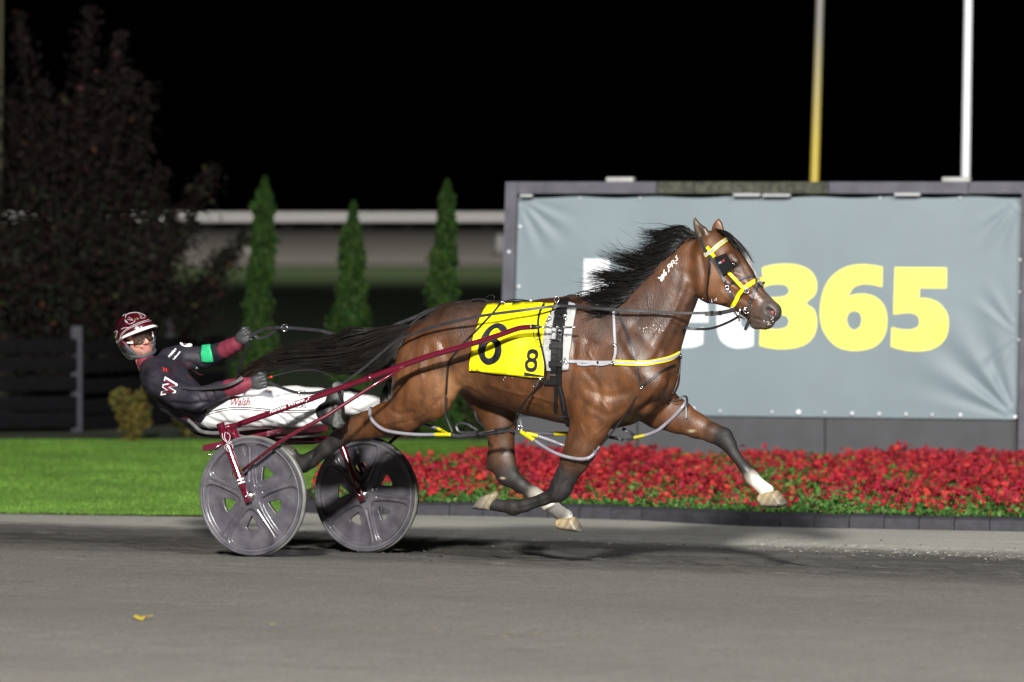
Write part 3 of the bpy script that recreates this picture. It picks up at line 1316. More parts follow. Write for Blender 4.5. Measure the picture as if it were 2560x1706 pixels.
# each bloom: a cluster of five petals, cupped
base_col = pick(nf, [(0.26, 0.010, 0.017), (0.32, 0.014, 0.021), (0.18, 0.005, 0.013), (0.36, 0.028, 0.022), (0.24, 0.009, 0.025), (0.14, 0.004, 0.011)], 0.2)
PV, PF, PC = [], [], []
sz = rng.uniform(0.013, 0.027, nf)
ax = rng.normal(size=(nf, 3)) * 0.55 + np.array([0, -0.55, 0.8])
ax /= np.linalg.norm(ax, axis=1)[:, None]
e1 = np.cross(ax, rng.normal(size=(nf, 3)))
e1 /= np.linalg.norm(e1, axis=1)[:, None]
e2 = np.cross(ax, e1)
for q in range(5):
    a0 = 2 * np.pi * q / 5 + rng.uniform(-.2, .2, nf)
    dr = e1 * np.cos(a0)[:, None] + e2 * np.sin(a0)[:, None]
    sd = -e1 * np.sin(a0)[:, None] + e2 * np.cos(a0)[:, None]
    s_ = sz[:, None]
    A = Cf - ax * s_ * 0.15
    B = Cf + dr * s_ * 0.75 + sd * s_ * 0.48 + ax * s_ * 0.25
    C_ = Cf + dr * s_ * 1.05 + ax * s_ * rng.uniform(-.2, .35, (nf, 1))
    D = Cf + dr * s_ * 0.75 - sd * s_ * 0.48 + ax * s_ * 0.25
    n0 = q * nf * 4
    PV.append(np.stack([A, B, C_, D], 1).reshape(-1, 3))
    i4 = n0 + np.arange(nf) * 4
    PF.append(np.stack([i4, i4 + 1, i4 + 2], 1))
    PF.append(np.stack([i4, i4 + 2, i4 + 3], 1))
    PC.append(np.repeat(base_col * rng.uniform(0.8, 1.2, (nf, 1)), 4, 0))
obj("red_flowers", np.vstack(PV), np.vstack(PF), M_PETAL, None, smooth=False, vcol=np.vstack(PC), kind="stuff",
    label="mass of small red flowers filling the kerbed bed below the board", cat="flowers")
NL = 25000
X = rng.uniform(xl + 0.02, 6.3, NL)
k = rng.uniform(0, 1, NL) ** 1.8
y0 = np.interp(X, fx, fy) - 0.02
y1 = np.maximum(bed_back(X), y0 + 0.02)
Yb = y0 + (y1 - y0) * k
top = ZI + 0.095 + 0.125 * np.sin(np.clip(k, 0, 1) * 1.75)
zl = top - 0.09 * rng.uniform(0, 1, NL) ** 1.7 + 0.012
V, Fc, cc = leaves(np.stack([X, Yb, zl], 1), np.full(NL, 0.042), pick(NL, [(0.035, 0.10, 0.018), (0.055, 0.15, 0.028), (0.02, 0.06, 0.012), (0.09, 0.15, 0.04)]), 0.7, up=0.4)
obj("flower_leaves", V, Fc, M_LEAF, None, smooth=False, vcol=cc, kind="stuff", label="green leaves of the bedding plants under the red flowers", cat="leaves")

# ------------------------------------------------------------------ big banner board
BA = math.radians(12.5)


def brd(px, py, off=0.0):           # pixel on the board's front plane (off = towards the camera)
    n = Vector((-math.sin(BA), -math.cos(BA), 0))
    p0 = at(1910, 800, 40.5) + n * off
    d = ray(px, py)
    s = (p0 - Vector((0, 0, CAMZ))).dot(n) / d.dot(n)
    return Vector((0, 0, CAMZ)) + d * s


def bsolid(px_quad, front, back):
    V = [brd(*p, off=front) for p in px_quad] + [brd(*p, off=front) + Vector((math.sin(BA), math.cos(BA), 0)) * (front - back) for p in px_quad]
    return V, [[0, 1, 2, 3], [7, 6, 5, 4], [0, 4, 5, 1], [1, 5, 6, 2], [2, 6, 7, 3], [3, 7, 4, 0]]


board = thing("banner_board", "long grey banner board with white and yellow lettering behind the flowers", "billboard", brd(1910, 1190))
M_FRAME = mat("board_frame", (0.075, 0.073, 0.092), 0.65, var=0.25, vscale=8, bump=0.2)
M_PANEL = mat("board_panel", (0.045, 0.045, 0.052), 0.6, var=0.15, vscale=5)
V, Fc = bsolid([(1264, 455), (1293, 455), (1270, 1215), (1240, 1215)], 0.10, -0.20)
obj("side_post", V, Fc, M_FRAME, board, smooth=False)
for a, b in ((1294, 1640), (1642, 1735), (1737, 2070), (2072, 2420), (2422, 2602)):
    V, Fc = bsolid([(a, 455), (b, 455), (b, 484), (a, 484)], 0.08 + rnd.uniform(0, .006), -0.20)
    obj("top_beam", V, Fc, M_FRAME if a != 1737 and a != 1642 else mat("board_frame_mossy", (0.05, 0.052, 0.035), 0.8, var=0.6, vscale=25), board, smooth=False)
V, Fc = bsolid([(2555, 484.5), (2600, 484.5), (2590, 1215), (2543, 1215)], 0.10, -0.2)
obj("side_post", V, Fc, M_FRAME, board, smooth=False)
for a, b in ((1272, 1592), (1595, 2061), (2064, 2541)):
    V, Fc = bsolid([(a, 1040), (b, 1042), (b, 1215), (a, 1215)], 0.0, -0.15)
    obj("wall_panel", V, Fc, M_PANEL, board, smooth=False)
V, Fc = bsolid([(1290, 484.5), (2556, 484.5), (2546, 1040), (1272, 1038)], -0.04, -0.16)
obj("back_panel", V, Fc, M_PANEL, board, smooth=False)
# the vinyl banner, slack and wrinkled at its corners
gx, gy = 150, 70
BV = []
for j in range(gy + 1):
    for i in range(gx + 1):
        s, t = i / gx, j / gy
        xL, xR = 1295 - 14 * t, 2554 - 12 * t
        x = xL + (xR - xL) * s
        yT = 494 + 2.0 * math.sin(s * 40) * (1 if t == 0 else 0)
        y = yT + ((1034 + 15 * s) - yT) * t
        # folds fan out of the corners
        def fan(cx, cy, amp, k, reach, a0, a1):
            dx, dy = (s - cx) * 2.35, (t - cy)
            r_ = math.hypot(dx, dy)
            if r_ > reach or r_ < 1e-6:
                return 0
            a = math.atan2(abs(dy), abs(dx))
            win = max(0, 1 - ((a - (a0 + a1) / 2) / ((a1 - a0) / 2)) ** 2)
            return amp * win * math.sin(a * k) * (1 - r_ / reach) * min(1, r_ / 0.06)
        o = fan(0, 0, 0.020, 16, 0.32, 0.1, 1.45) + fan(1, 1, 0.026, 15, 0.60, 0.1, 1.5) + fan(1, 0, 0.018, 15, 0.30, 0.3, 1.5)
        o += fan(1, 0.62, 0.016, 14, 0.3, 0.4, 1.3) + fan(0.0, 1, 0.012, 12, 0.3, 0.2, 1.4)
        o += 0.004 * math.sin(s * 19 + 3 * t) * math.sin(t * 6 + 1) + 0.012 * math.sin(math.pi * s) * math.sin(math.pi * t)
        BV.append(brd(x, y, 0.03 + o))
BF = [[j * (gx + 1) + i, j * (gx + 1) + i + 1, (j + 1) * (gx + 1) + i + 1, (j + 1) * (gx + 1) + i] for j in range(gy) for i in range(gx)]
M_VINYL = mat("banner_vinyl", (0.172, 0.218, 0.245), 0.55, var=0.05, vscale=2.5, bump=0.05, bscale=8)
ban = obj("banner", BV, BF, M_VINYL, board)
TB = Target(BV, BF)


def g(X, Y):                        # lettering outline points read at 2.451 px per pixel from (1440, 620)
    return (1440 + X / 2.451, 620 + Y / 2.451)


def loop(pts, sharp=()):
    """closed outline; corners listed in sharp stay sharp"""
    out = []
    n = len(pts)
    for i in range(n):
        if i in sharp:
            p = np.array(pts[i], float)
            a = np.array(pts[i - 1], float)
            b = np.array(pts[(i + 1) % n], float)
            out += [tuple(p + (a - p) * 0.04), tuple(p), tuple(p + (b - p) * 0.04)]
        else:
            out.append(pts[i])
    return [g(*q) for q in cspline(out, 4)]


L3 = loop([(1143, 122), (1200, 106), (1270, 99), (1350, 104), (1420, 130), (1462, 175), (1476, 235), (1462, 290), (1410, 340), (1458, 378), (1476, 450), (1462, 530), (1415, 585),
           (1340, 613), (1250, 620), (1180, 612), (1125, 598), (1130, 478), (1180, 494), (1235, 500), (1290, 486), (1306, 450), (1292, 418), (1250, 408), (1170, 408), (1170, 304), (1240, 304), (1290, 292),
           (1308, 262), (1290, 232), (1245, 222), (1195, 226), (1146, 240)], (0, 16, 17, 23, 24, 25, 33 - 1))
L6 = [loop([(1878, 118), (1876, 240), (1820, 226), (1755, 222), (1700, 244), (1662, 305), (1700, 288), (1770, 283), (1840, 305), (1890, 360), (1906, 440), (1893, 530), (1840, 598), (1760, 626),
            (1680, 628), (1600, 605), (1535, 540), (1502, 460), (1497, 370), (1515, 270), (1560, 185), (1640, 125), (1730, 103), (1810, 106)], (0, 1, 5)),
      loop([(1705, 385), (1740, 400), (1752, 440), (1740, 485), (1705, 505), (1672, 485), (1658, 440), (1672, 400)])]
L5 = loop([(1955, 120), (2272, 122), (2270, 248), (2105, 246), (2104, 310), (2160, 312), (2225, 340), (2272, 400), (2282, 470), (2268, 545), (2220, 600), (2150, 628), (2060, 632), (1990, 622), (1930, 605),
           (1936, 487), (1985, 500), (2050, 502), (2095, 485), (2106, 450), (2090, 412), (2045, 398), (1990, 402), (1946, 408)], (0, 1, 2, 3, 4, 14, 15, 23))
Lb = [loop([(50, 68), (210, 68), (208, 225), (262, 198), (330, 200), (395, 240), (425, 320), (428, 420), (405, 520), (350, 590), (280, 612), (210, 590), (195, 560), (190, 600), (40, 600)], (0, 1, 2, 12, 13, 14)),
      loop([(245, 320), (275, 340), (285, 400), (276, 460), (246, 485), (215, 460), (207, 400), (216, 345)])]
Le = [loop([(812, 458), (640, 455), (650, 490), (690, 505), (740, 503), (782, 488), (778, 590), (720, 610), (640, 612), (560, 590), (500, 520), (480, 420), (495, 320), (550, 235), (630, 198), (710, 202),
            (775, 250), (805, 330)], (0, 1, 5, 6)),
      loop([(640, 370), (735, 370), (728, 325), (690, 300), (655, 322)], (0, 1))]
Lt = loop([(862, 120), (1010, 95), (1010, 205), (1085, 205), (1085, 315), (1010, 315), (1010, 460), (1030, 490), (1090, 490), (1088, 600), (1030, 614), (960, 612), (895, 575), (866, 500), (862, 315), (820, 315), (820, 205), (862, 205)],
          (0, 1, 2, 3, 4, 5, 8, 9, 14, 15, 16, 17))
M_LW = mat("print_white", (0.78, 0.80, 0.84), 0.55, var=0.03)
M_LY = mat("print_yellow", (0.95, 0.90, 0.12), 0.55, var=0.03)
for nm, lp, m in (("letter_b", Lb, M_LW), ("letter_e", Le, M_LW), ("letter_t", [Lt], M_LW), ("digit_3", [L3], M_LY), ("digit_6", L6, M_LY), ("digit_5", [L5], M_LY)):
    V, Fc = patch(lp, TB, 0.003, 0.002, step=12)
    obj(nm, V, Fc, m, ban, smooth=False)
# eyelets and ties round the banner
M_TIE = mat("tie_white", (0.85, 0.85, 0.88), 0.35)
ties = [(1996, 1031, 6.5), (1734, 1022, 4), (1930, 1030, 3), (2130, 1034, 4.5), (2198, 1035, 4), (2265, 1036, 3.5), (2401, 1038, 4.5), (2538, 1043, 5), (2062, 1032, 3), (2330, 1037, 3),
        (1800, 1028, 3), (1300, 567, 4), (1297, 717, 4), (1272, 630, 4), (2551, 650, 4), (2549, 730, 3), (2547, 850, 3), (1450, 495, 2.5), (1600, 495, 2.5), (1900, 495, 2.5), (2200, 495, 2.5), (2400, 495, 2.5)]
for (x, y, r_) in ties:
    c = brd(x, y, 0.105 if x == 1272 else 0.05)
    r = r_ * 40.3 / FPX
    n = Vector((-math.sin(BA), -math.cos(BA), 0))
    MB().tube([c - n * r * .3, c, c + n * r * .4, c + n * r * .55], [r, r, r * .8, r * .35], 10).build("eyelet", M_TIE, board)
for (a, b, y) in ((1833, 1900, 487), (1906, 1975, 488), (2236, 2300, 486), (1300, 1330, 489)):
    V, Fc = bsolid([(a, y - 3), (b, y - 3), (b, y + 4), (a, y + 4)], 0.112, 0.055)
    obj("tie_strip", V, Fc, mat("tie_pale", (0.36, 0.37, 0.38), 0.5) if y < 900 else mat("tie_grey", (0.3, 0.3, 0.3), 0.5), board, smooth=False)
for (x, y, w) in ((1552, 450, 36), (2392, 450, 36)):
    a = brd(x, y, -0.05)
    MB().box(a, w * 2 * 40 / FPX, 0.12, 0.045, Matrix.Rotation(-BA, 3, 'Z'), bev=0.012).build("top_lamp_box", mat("lamp_box", (0.35, 0.34, 0.33), 0.5), board)


# --- poles behind the board
def pole(label, x0, y0, x1, y1, Y, wpx, m, name="flag_pole"):
    a, b = at(x0, y0, Y), at(x1, y1, Y)
    g0 = a + (a - b) * ((a.z - 0.0) / (b.z - a.z))
    top = b + (b - a) * 1.5
    t = thing(name, label, "pole", g0, group="tall poles")
    r = wpx / 2 * Y / FPX
    MB().tube([g0, a, b, top], [r * 1.05, r, r * .93, r * .75], 16).build("shaft", m, t)
    MB().tube([g0, g0 + Vector((0, 0, .06))], [r * 2, r * 2], 12).build("foot_plate", MATS["post_grey"], t)
    return t


M_POLEW = mat("pole_white", (0.85, 0.85, 0.90), 0.35, var=0.04)


def pole_yellow():
    m = bpy.data.materials.new("pole_yellow_grey")
    m.use_nodes = True
    nt = m.node_tree
    b = nt.nodes["Principled BSDF"]
    tc = nt.nodes.new("ShaderNodeTexCoord")
    sp_ = nt.nodes.new("ShaderNodeSeparateXYZ")
    cr = nt.nodes.new("ShaderNodeValToRGB")
    mr = nt.nodes.new("ShaderNodeMapRange")
    mr.inputs["From Min"].default_value = 2.6
    mr.inputs["From Max"].default_value = 3.7
    nt.links.new(tc.outputs["Object"], sp_.inputs[0])
    nt.links.new(sp_.outputs["Z"], mr.inputs["Value"])
    nt.links.new(mr.outputs["Result"], cr.inputs["Fac"])
    cr.color_ramp.elements[0].color = (0.50, 0.38, 0.06, 1)
    cr.color_ramp.elements[1].color = (0.20, 0.19, 0.17, 1)
    nt.links.new(cr.outputs["Color"], b.inputs["Base Color"])
    b.inputs["Roughness"].default_value = 0.45
    return m


M_POLEY = pole_yellow()
pole("tall yellow and grey pole standing behind the banner board", 2036, 452, 2050, 0, 46.5, 23, M_POLEY)
pole("tall bright white pole behind the right end of the board", 2414, 446, 2421, 0, 46.0, 22, M_POLEW)
pole("dull yellow pole cut by the left edge of the picture", -2, 520, 2, 0, 56, 13, mat("pole_olive", (0.05, 0.048, 0.018), 0.7))

# ================================================================== THE HORSE
BAY = (0.084, 0.031, 0.0105)
BAYL = (0.15, 0.063, 0.026)          # lighter flank, inside leg
BAYD = (0.050, 0.022, 0.013)         # darker topline
BLK = (0.0105, 0.0085, 0.0082)
GRY = (0.055, 0.046, 0.041)          # muzzle
WHT = (0.62, 0.58, 0.50)
TAN = (0.095, 0.043, 0.02)

HB = Field((-0.30, -0.42, 0.05), (3.35, 0.42, 2.10), 0.0072)


def sc(p):                            # metres per pixel near a race-frame point
    return (OY - p[0] * st + p[1] * ct) / FPX


def E(a, b, k=0.03, col=BAY, mirror=False, cw=1.0, fld=None):
    """a, b = (px, py, v, radius px in the side plane, half width m)"""
    f = fld or HB
    p, q = P(*a[:3]), P(*b[:3])
    fn, lo, hi = ecap(p, q, a[3] * sc(p), b[3] * sc(q), a[4], b[4])
    f.add(fn, lo, hi, k, col, cw=cw)
    if mirror:
        p2, q2 = (p[0], -p[1], p[2]), (q[0], -q[1], q[2])
        fn, lo, hi = ecap(p2, q2, a[3] * sc(p), b[3] * sc(q), a[4], b[4])
        f.add(fn, lo, hi, k, col, cw=cw)


def chain(pts, k=0.03, cols=None, fld=None):
    for i in range(len(pts) - 1):
        E(pts[i], pts[i + 1], k, cols[i] if cols else BAY, fld=fld)


def UW(pts, v):
    return [(P(x, y, v)[0], P(x, y, v)[2]) for x, y in pts]


# trunk
chain([(1165, 868, 0, 108, .225), (1255, 885, 0, 122, .262), (1340, 898, 0, 139, .285), (1420, 903, 0, 152, .275), (1500, 915, 0, 152, .255)], 0.05)
E((1500, 915, 0, 148, .245), (1585, 915, 0, 108, .215), 0.06)
E((1190, 893, 0, 92, .20), (1265, 905, 0, 102, .24), 0.05)
# withers and back
E((1360, 800, 0, 46, .10), (1500, 800, 0, 58, .10), 0.06, BAYD)
E((1130, 800, 0, 40, .12), (1250, 806, 0, 42, .12), 0.06, BAYD)
# croup
E((1150, 862, -.12, 100, .15), (1085, 893, -.135, 84, .14), 0.05, BAY, mirror=True)
E((1120, 820, -.04, 52, .12), (1052, 845, -.05, 38, .09), 0.05, BAYD, mirror=True)
# dock of the tail
E((1052, 820, 0, 20, .035), (1012, 838, 0, 15, .028), 0.03, BLK)

# near hind leg, driven out behind
chain([(1092, 895, -.15, 92, .135), (1066, 945, -.165, 82, .125), (1066, 985, -.165, 67, .105), (1010, 1035, -.15, 47, .08),
       (962, 1050, -.14, 39, .062), (925, 1062, -.135, 35, .053)], 0.04)
E((1090, 960, -.17, 62, .09), (1085, 1000, -.17, 44, .075), 0.03)          # stifle
E((1035, 900, -.16, 44, .10), (1018, 975, -.155, 42, .085), 0.035)         # hamstrings
chain([(925, 1062, -.135, 34, .053), (876, 1077, -.13, 27, .046), (846, 1097, -.125, 22, .036), (815, 1122, -.125, 19, .033), (778, 1150, -.12, 19.5, .034), (758, 1160, -.12, 22, .037)], 0.02,
      [TAN, BLK, BLK, BLK, BLK])
E((912, 1046, -.135, 15, .026), (868, 1054, -.13, 13, .026), 0.02, BLK)
chain([(758, 1160, -.12, 20, .035), (738, 1150, -.12, 16, .03), (728, 1138, -.12, 18, .034)], 0.02, [BLK, BLK])

# far hind leg, reaching under the belly
chain([(1190, 880, .13, 92, .13), (1215, 950, .155, 74, .115), (1240, 1010, .155, 56, .09), (1250, 1060, .15, 41, .07), (1253, 1105, .145, 33, .056)], 0.035)
chain([(1253, 1105, .145, 33, .054), (1254, 1150, .14, 37, .052), (1268, 1186, .14, 29, .045), (1300, 1212, .135, 19, .034), (1340, 1237, .13, 17, .032), (1376, 1263, .13, 21, .037)], 0.02,
      [TAN, BLK, BLK, BLK, WHT])
E((1234, 1150, .14, 18, .03), (1228, 1165, .14, 14, .028), 0.015, BLK)
E((1258, 1105, .145, 13, .05), (1262, 1150, .14, 15, .05), 0.01, TAN, cw=0.6)
chain([(1376, 1263, .13, 20, .036), (1396, 1280, .13, 16, .031), (1414, 1292, .13, 20, .036)], 0.02, [WHT, WHT])

# shoulders, both sides
E((1462, 815, -.10, 62, .095), (1560, 900, -.145, 78, .095), 0.05, BAY, mirror=True)       # blade
E((1560, 905, -.15, 72, .09), (1618, 948, -.135, 48, .085), 0.045, BAY)
E((1560, 905, .13, 60, .09), (1640, 940, .10, 44, .08), 0.06, BAY)      # point of shoulder
E((1500, 940, -.165, 72, .085), (1482, 1006, -.165, 62, .08), 0.035, BAY, mirror=True)    # triceps
E((1618, 955, -.13, 46, .08), (1510, 1015, -.16, 52, .08), 0.035, BAY)       # upper arm
# breast
E((1628, 900, 0, 66, .19), (1632, 950, 0, 62, .18), 0.06)
E((1640, 950, .07, 42, .085), (1625, 1000, .06, 40, .08), 0.03, BAY, mirror=True)
E((1560, 1010, 0, 55, .16), (1470, 1030, 0, 48, .16), 0.05)

# near foreleg, folding
chain([(1490, 1010, -.165, 62, .085), (1474, 1065, -.16, 50, .072), (1455, 1110, -.155, 42, .060), (1437, 1150, -.15, 36, .050), (1416, 1190, -.145, 28, .043)], 0.03,
      [BAY, BAY, TAN, BLK])
chain([(1416, 1190, -.145, 28, .043), (1404, 1216, -.14, 29, .045), (1396, 1230, -.14, 25, .043)], 0.02, [BLK, BLK])
chain([(1394, 1233, -.14, 23, .041), (1358, 1249, -.14, 14.5, .031), (1312, 1264, -.14, 16, .031), (1283, 1269, -.14, 20.5, .036)], 0.02, [BLK] * 3)
chain([(1283, 1269, -.14, 19, .035), (1252, 1265, -.14, 14.5, .029), (1234, 1262, -.14, 16, .034)], 0.015, [BLK] * 2)

# far foreleg, stretched forward
chain([(1600, 985, .15, 66, .085), (1650, 1020, .15, 52, .078), (1695, 1042, .15, 41, .066), (1740, 1064, .15, 30, .053), (1782, 1083, .145, 24.5, .043)], 0.03, [BAY, BAY, BAY, TAN])
chain([(1782, 1083, .145, 24, .042), (1808, 1094, .145, 24.5, .044), (1822, 1112, .145, 20, .040)], 0.02, [BLK, BLK])
chain([(1822, 1112, .145, 18, .038), (1836, 1135, .14, 13.5, .031), (1862, 1170, .14, 13.5, .030), (1880, 1194, .14, 18, .035)], 0.015, [BLK] * 3)
chain([(1882, 1197, .14, 17.5, .034), (1900, 1214, .14, 15.5, .030), (1916, 1228, .14, 20, .036)], 0.015, [WHT] * 2)

# neck
chain([(1560, 850, 0, 126, .175), (1602, 800, 0, 106, .135), (1640, 748, 0, 87, .105), (1678, 700, 0, 73, .088), (1722, 662, 0, 62, .078)], 0.05, [BAY] * 4)
E((1520, 770, 0, 34, .06), (1640, 690, 0, 26, .045), 0.04, BAYD)
E((1640, 690, 0, 26, .045), (1735, 606, 0, 16, .04), 0.04, BAYD)
E((1700, 790, 0, 26, .055), (1672, 860, 0, 34, .075), 0.03)                    # windpipe
E((1700, 720, -.045, 40, .05), (1630, 845, -.085, 46, .07), 0.03, BAY, mirror=True)   # brachiocephalic muscle

# head
head_px = [(1748, 596), (1762, 582), (1782, 575), (1800, 577), (1818, 588), (1838, 607), (1864, 634), (1884, 663), (1899, 696), (1912, 715), (1926, 734), (1941, 755), (1951, 774), (1954, 789), (1948, 800),
           (1939, 806), (1936, 817), (1919, 824), (1903, 821), (1889, 823), (1877, 812), (1869, 798), (1853, 787), (1831, 773), (1809, 766), (1787, 760), (1769, 759), (1752, 750), (1738, 720), (1732, 680), (1736, 630)]
head_px = [(x - (8 if 4 <= i <= 16 else 4 if i in (3, 17) else 0), y + (2 if 4 <= i <= 13 else 0)) for i, (x, y) in enumerate(head_px)]
hl = UW(head_px, 0)
ax0, ax1 = UW([(1775, 650), (1925, 790)], 0)
fn, lo, hi = inflated(hl, 0, 0.085, 0.098, (ax0, ax1), 0.047)
HB.add(fn, lo, hi, 0.03, BAY)
E((1790, 700, -.062, 50, .040), (1800, 715, -.062, 46, .034), 0.015, BAYL, mirror=True)       # jaw plate
E((1826, 644, -.072, 14, .024), (1838, 654, -.074, 11, .022), 0.02, BAYD, mirror=True)        # brow
E((1826, 688, -.082, 9, .02), (1872, 728, -.058, 7, .018), 0.015, BAY, mirror=True)          # facial crest
E((1920, 776, -.030, 22, .024), (1930, 783, -.028, 15, .021), 0.015, GRY, mirror=True)       # nostril wings
E((1896, 790, 0, 27, .05), (1918, 802, 0, 20, .046), 0.015, GRY, cw=1.5)
E((1888, 812, 0, 11, .034), (1912, 816, 0, 9, .034), 0.01, (0.12, 0.10, 0.085))
E((1905, 766, 0, 34, .045), (1930, 780, 0, 26, .045), 0.01, GRY, cw=1.2)
for pxs, v, B in (([(1736, 541), (1733, 556), (1736, 578), (1746, 602), (1762, 606), (1773, 582), (1766, 569), (1753, 561), (1743, 550)], -.062, .017),
                  ([(1797, 545), (1786, 556), (1779, 572), (1788, 590), (1806, 590), (1810, 574), (1805, 557)], .058, .017)):
    fn, lo, hi = inflated(UW(pxs, v), v, 0.016, B)
    HB.add(fn, lo, hi, 0.016, (0.055, 0.035, 0.02) if v < 0 else (0.13, 0.05, 0.016), cw=2.0)
# carve: ear cups, nostrils, mouth line, eye sockets
fn, lo, hi = cone(P(1752, 590, -.090), P(1740, 556, -.085), 0.016, 0.009)
HB.add(fn, lo, hi, 0.008, sub=True)
fn, lo, hi = cone(P(1799, 578, .035), P(1797, 556, .038), 0.012, 0.007)
HB.add(fn, lo, hi, 0.008, sub=True)
for s in (-1, 1):
    q = P(1921, 777, -.052)
    q2 = P(1930, 784, -.050)
    fn, lo, hi = cone((q[0], s * .056, q[2]), (q2[0], s * .052, q2[2]), 0.021, 0.019)
    HB.add(fn, lo, hi, 0.006, sub=True)
    e = P(1834, 661, -.09)
    fn, lo, hi = ellipsoid((e[0], s * .112, e[2]), (0.024, 0.02, 0.016))
    HB.add(fn, lo, hi, 0.01, sub=True)
    a, b = P(1880, 794, -.05), P(1932, 812, -.05)
    fn, lo, hi = cone((a[0], s * .056, a[2]), (b[0], s * .044, b[2]), 0.008, 0.008)
    HB.add(fn, lo, hi, 0.006, sub=True)

HV, HQ = HB.mesh(2)
HC = HB.colours(HV, 0.010)
# to the world
HW = np.column_stack([OX + HV[:, 0] * ct + HV[:, 1] * st, OY - HV[:, 0] * st + HV[:, 1] * ct, HV[:, 2]])


def vnormals(V, Q):
    A, B, C_, D = (V[Q[:, i]] for i in range(4))
    fnm = np.cross(C_ - A, D - B)
    N = np.zeros_like(V)
    for i in range(4):
        np.add.at(N, Q[:, i], fnm)
    return N / (np.linalg.norm(N, axis=1)[:, None] + 1e-12)


HN = vnormals(HW, HQ)
# orient outward
if np.mean(np.einsum('ij,ij->i', HN, HW - HW.mean(0))) < 0:
    HN = -HN
    HQ = HQ[:, ::-1]


def dist_poly(px, pts):
    pts = spline(pts, n=6)[:, :2]
    d = np.full(len(px), 1e9)
    for a, b in zip(pts[:-1], pts[1:]):
        e = b - a
        t = np.clip(((px - a) @ e) / (e @ e + 1e-9), 0, 1)
        d = np.minimum(d, np.linalg.norm(px - a - t[:, None] * e, axis=1))
    return d


hpx, _ = project(HW)
near = (HN @ np.array([-0.0, -1.0, 0.05])) > 0.05
rv = (HW[:, 0] - OX) * st + (HW[:, 1] - OY) * ct
nearside = near & (rv < 0.06)
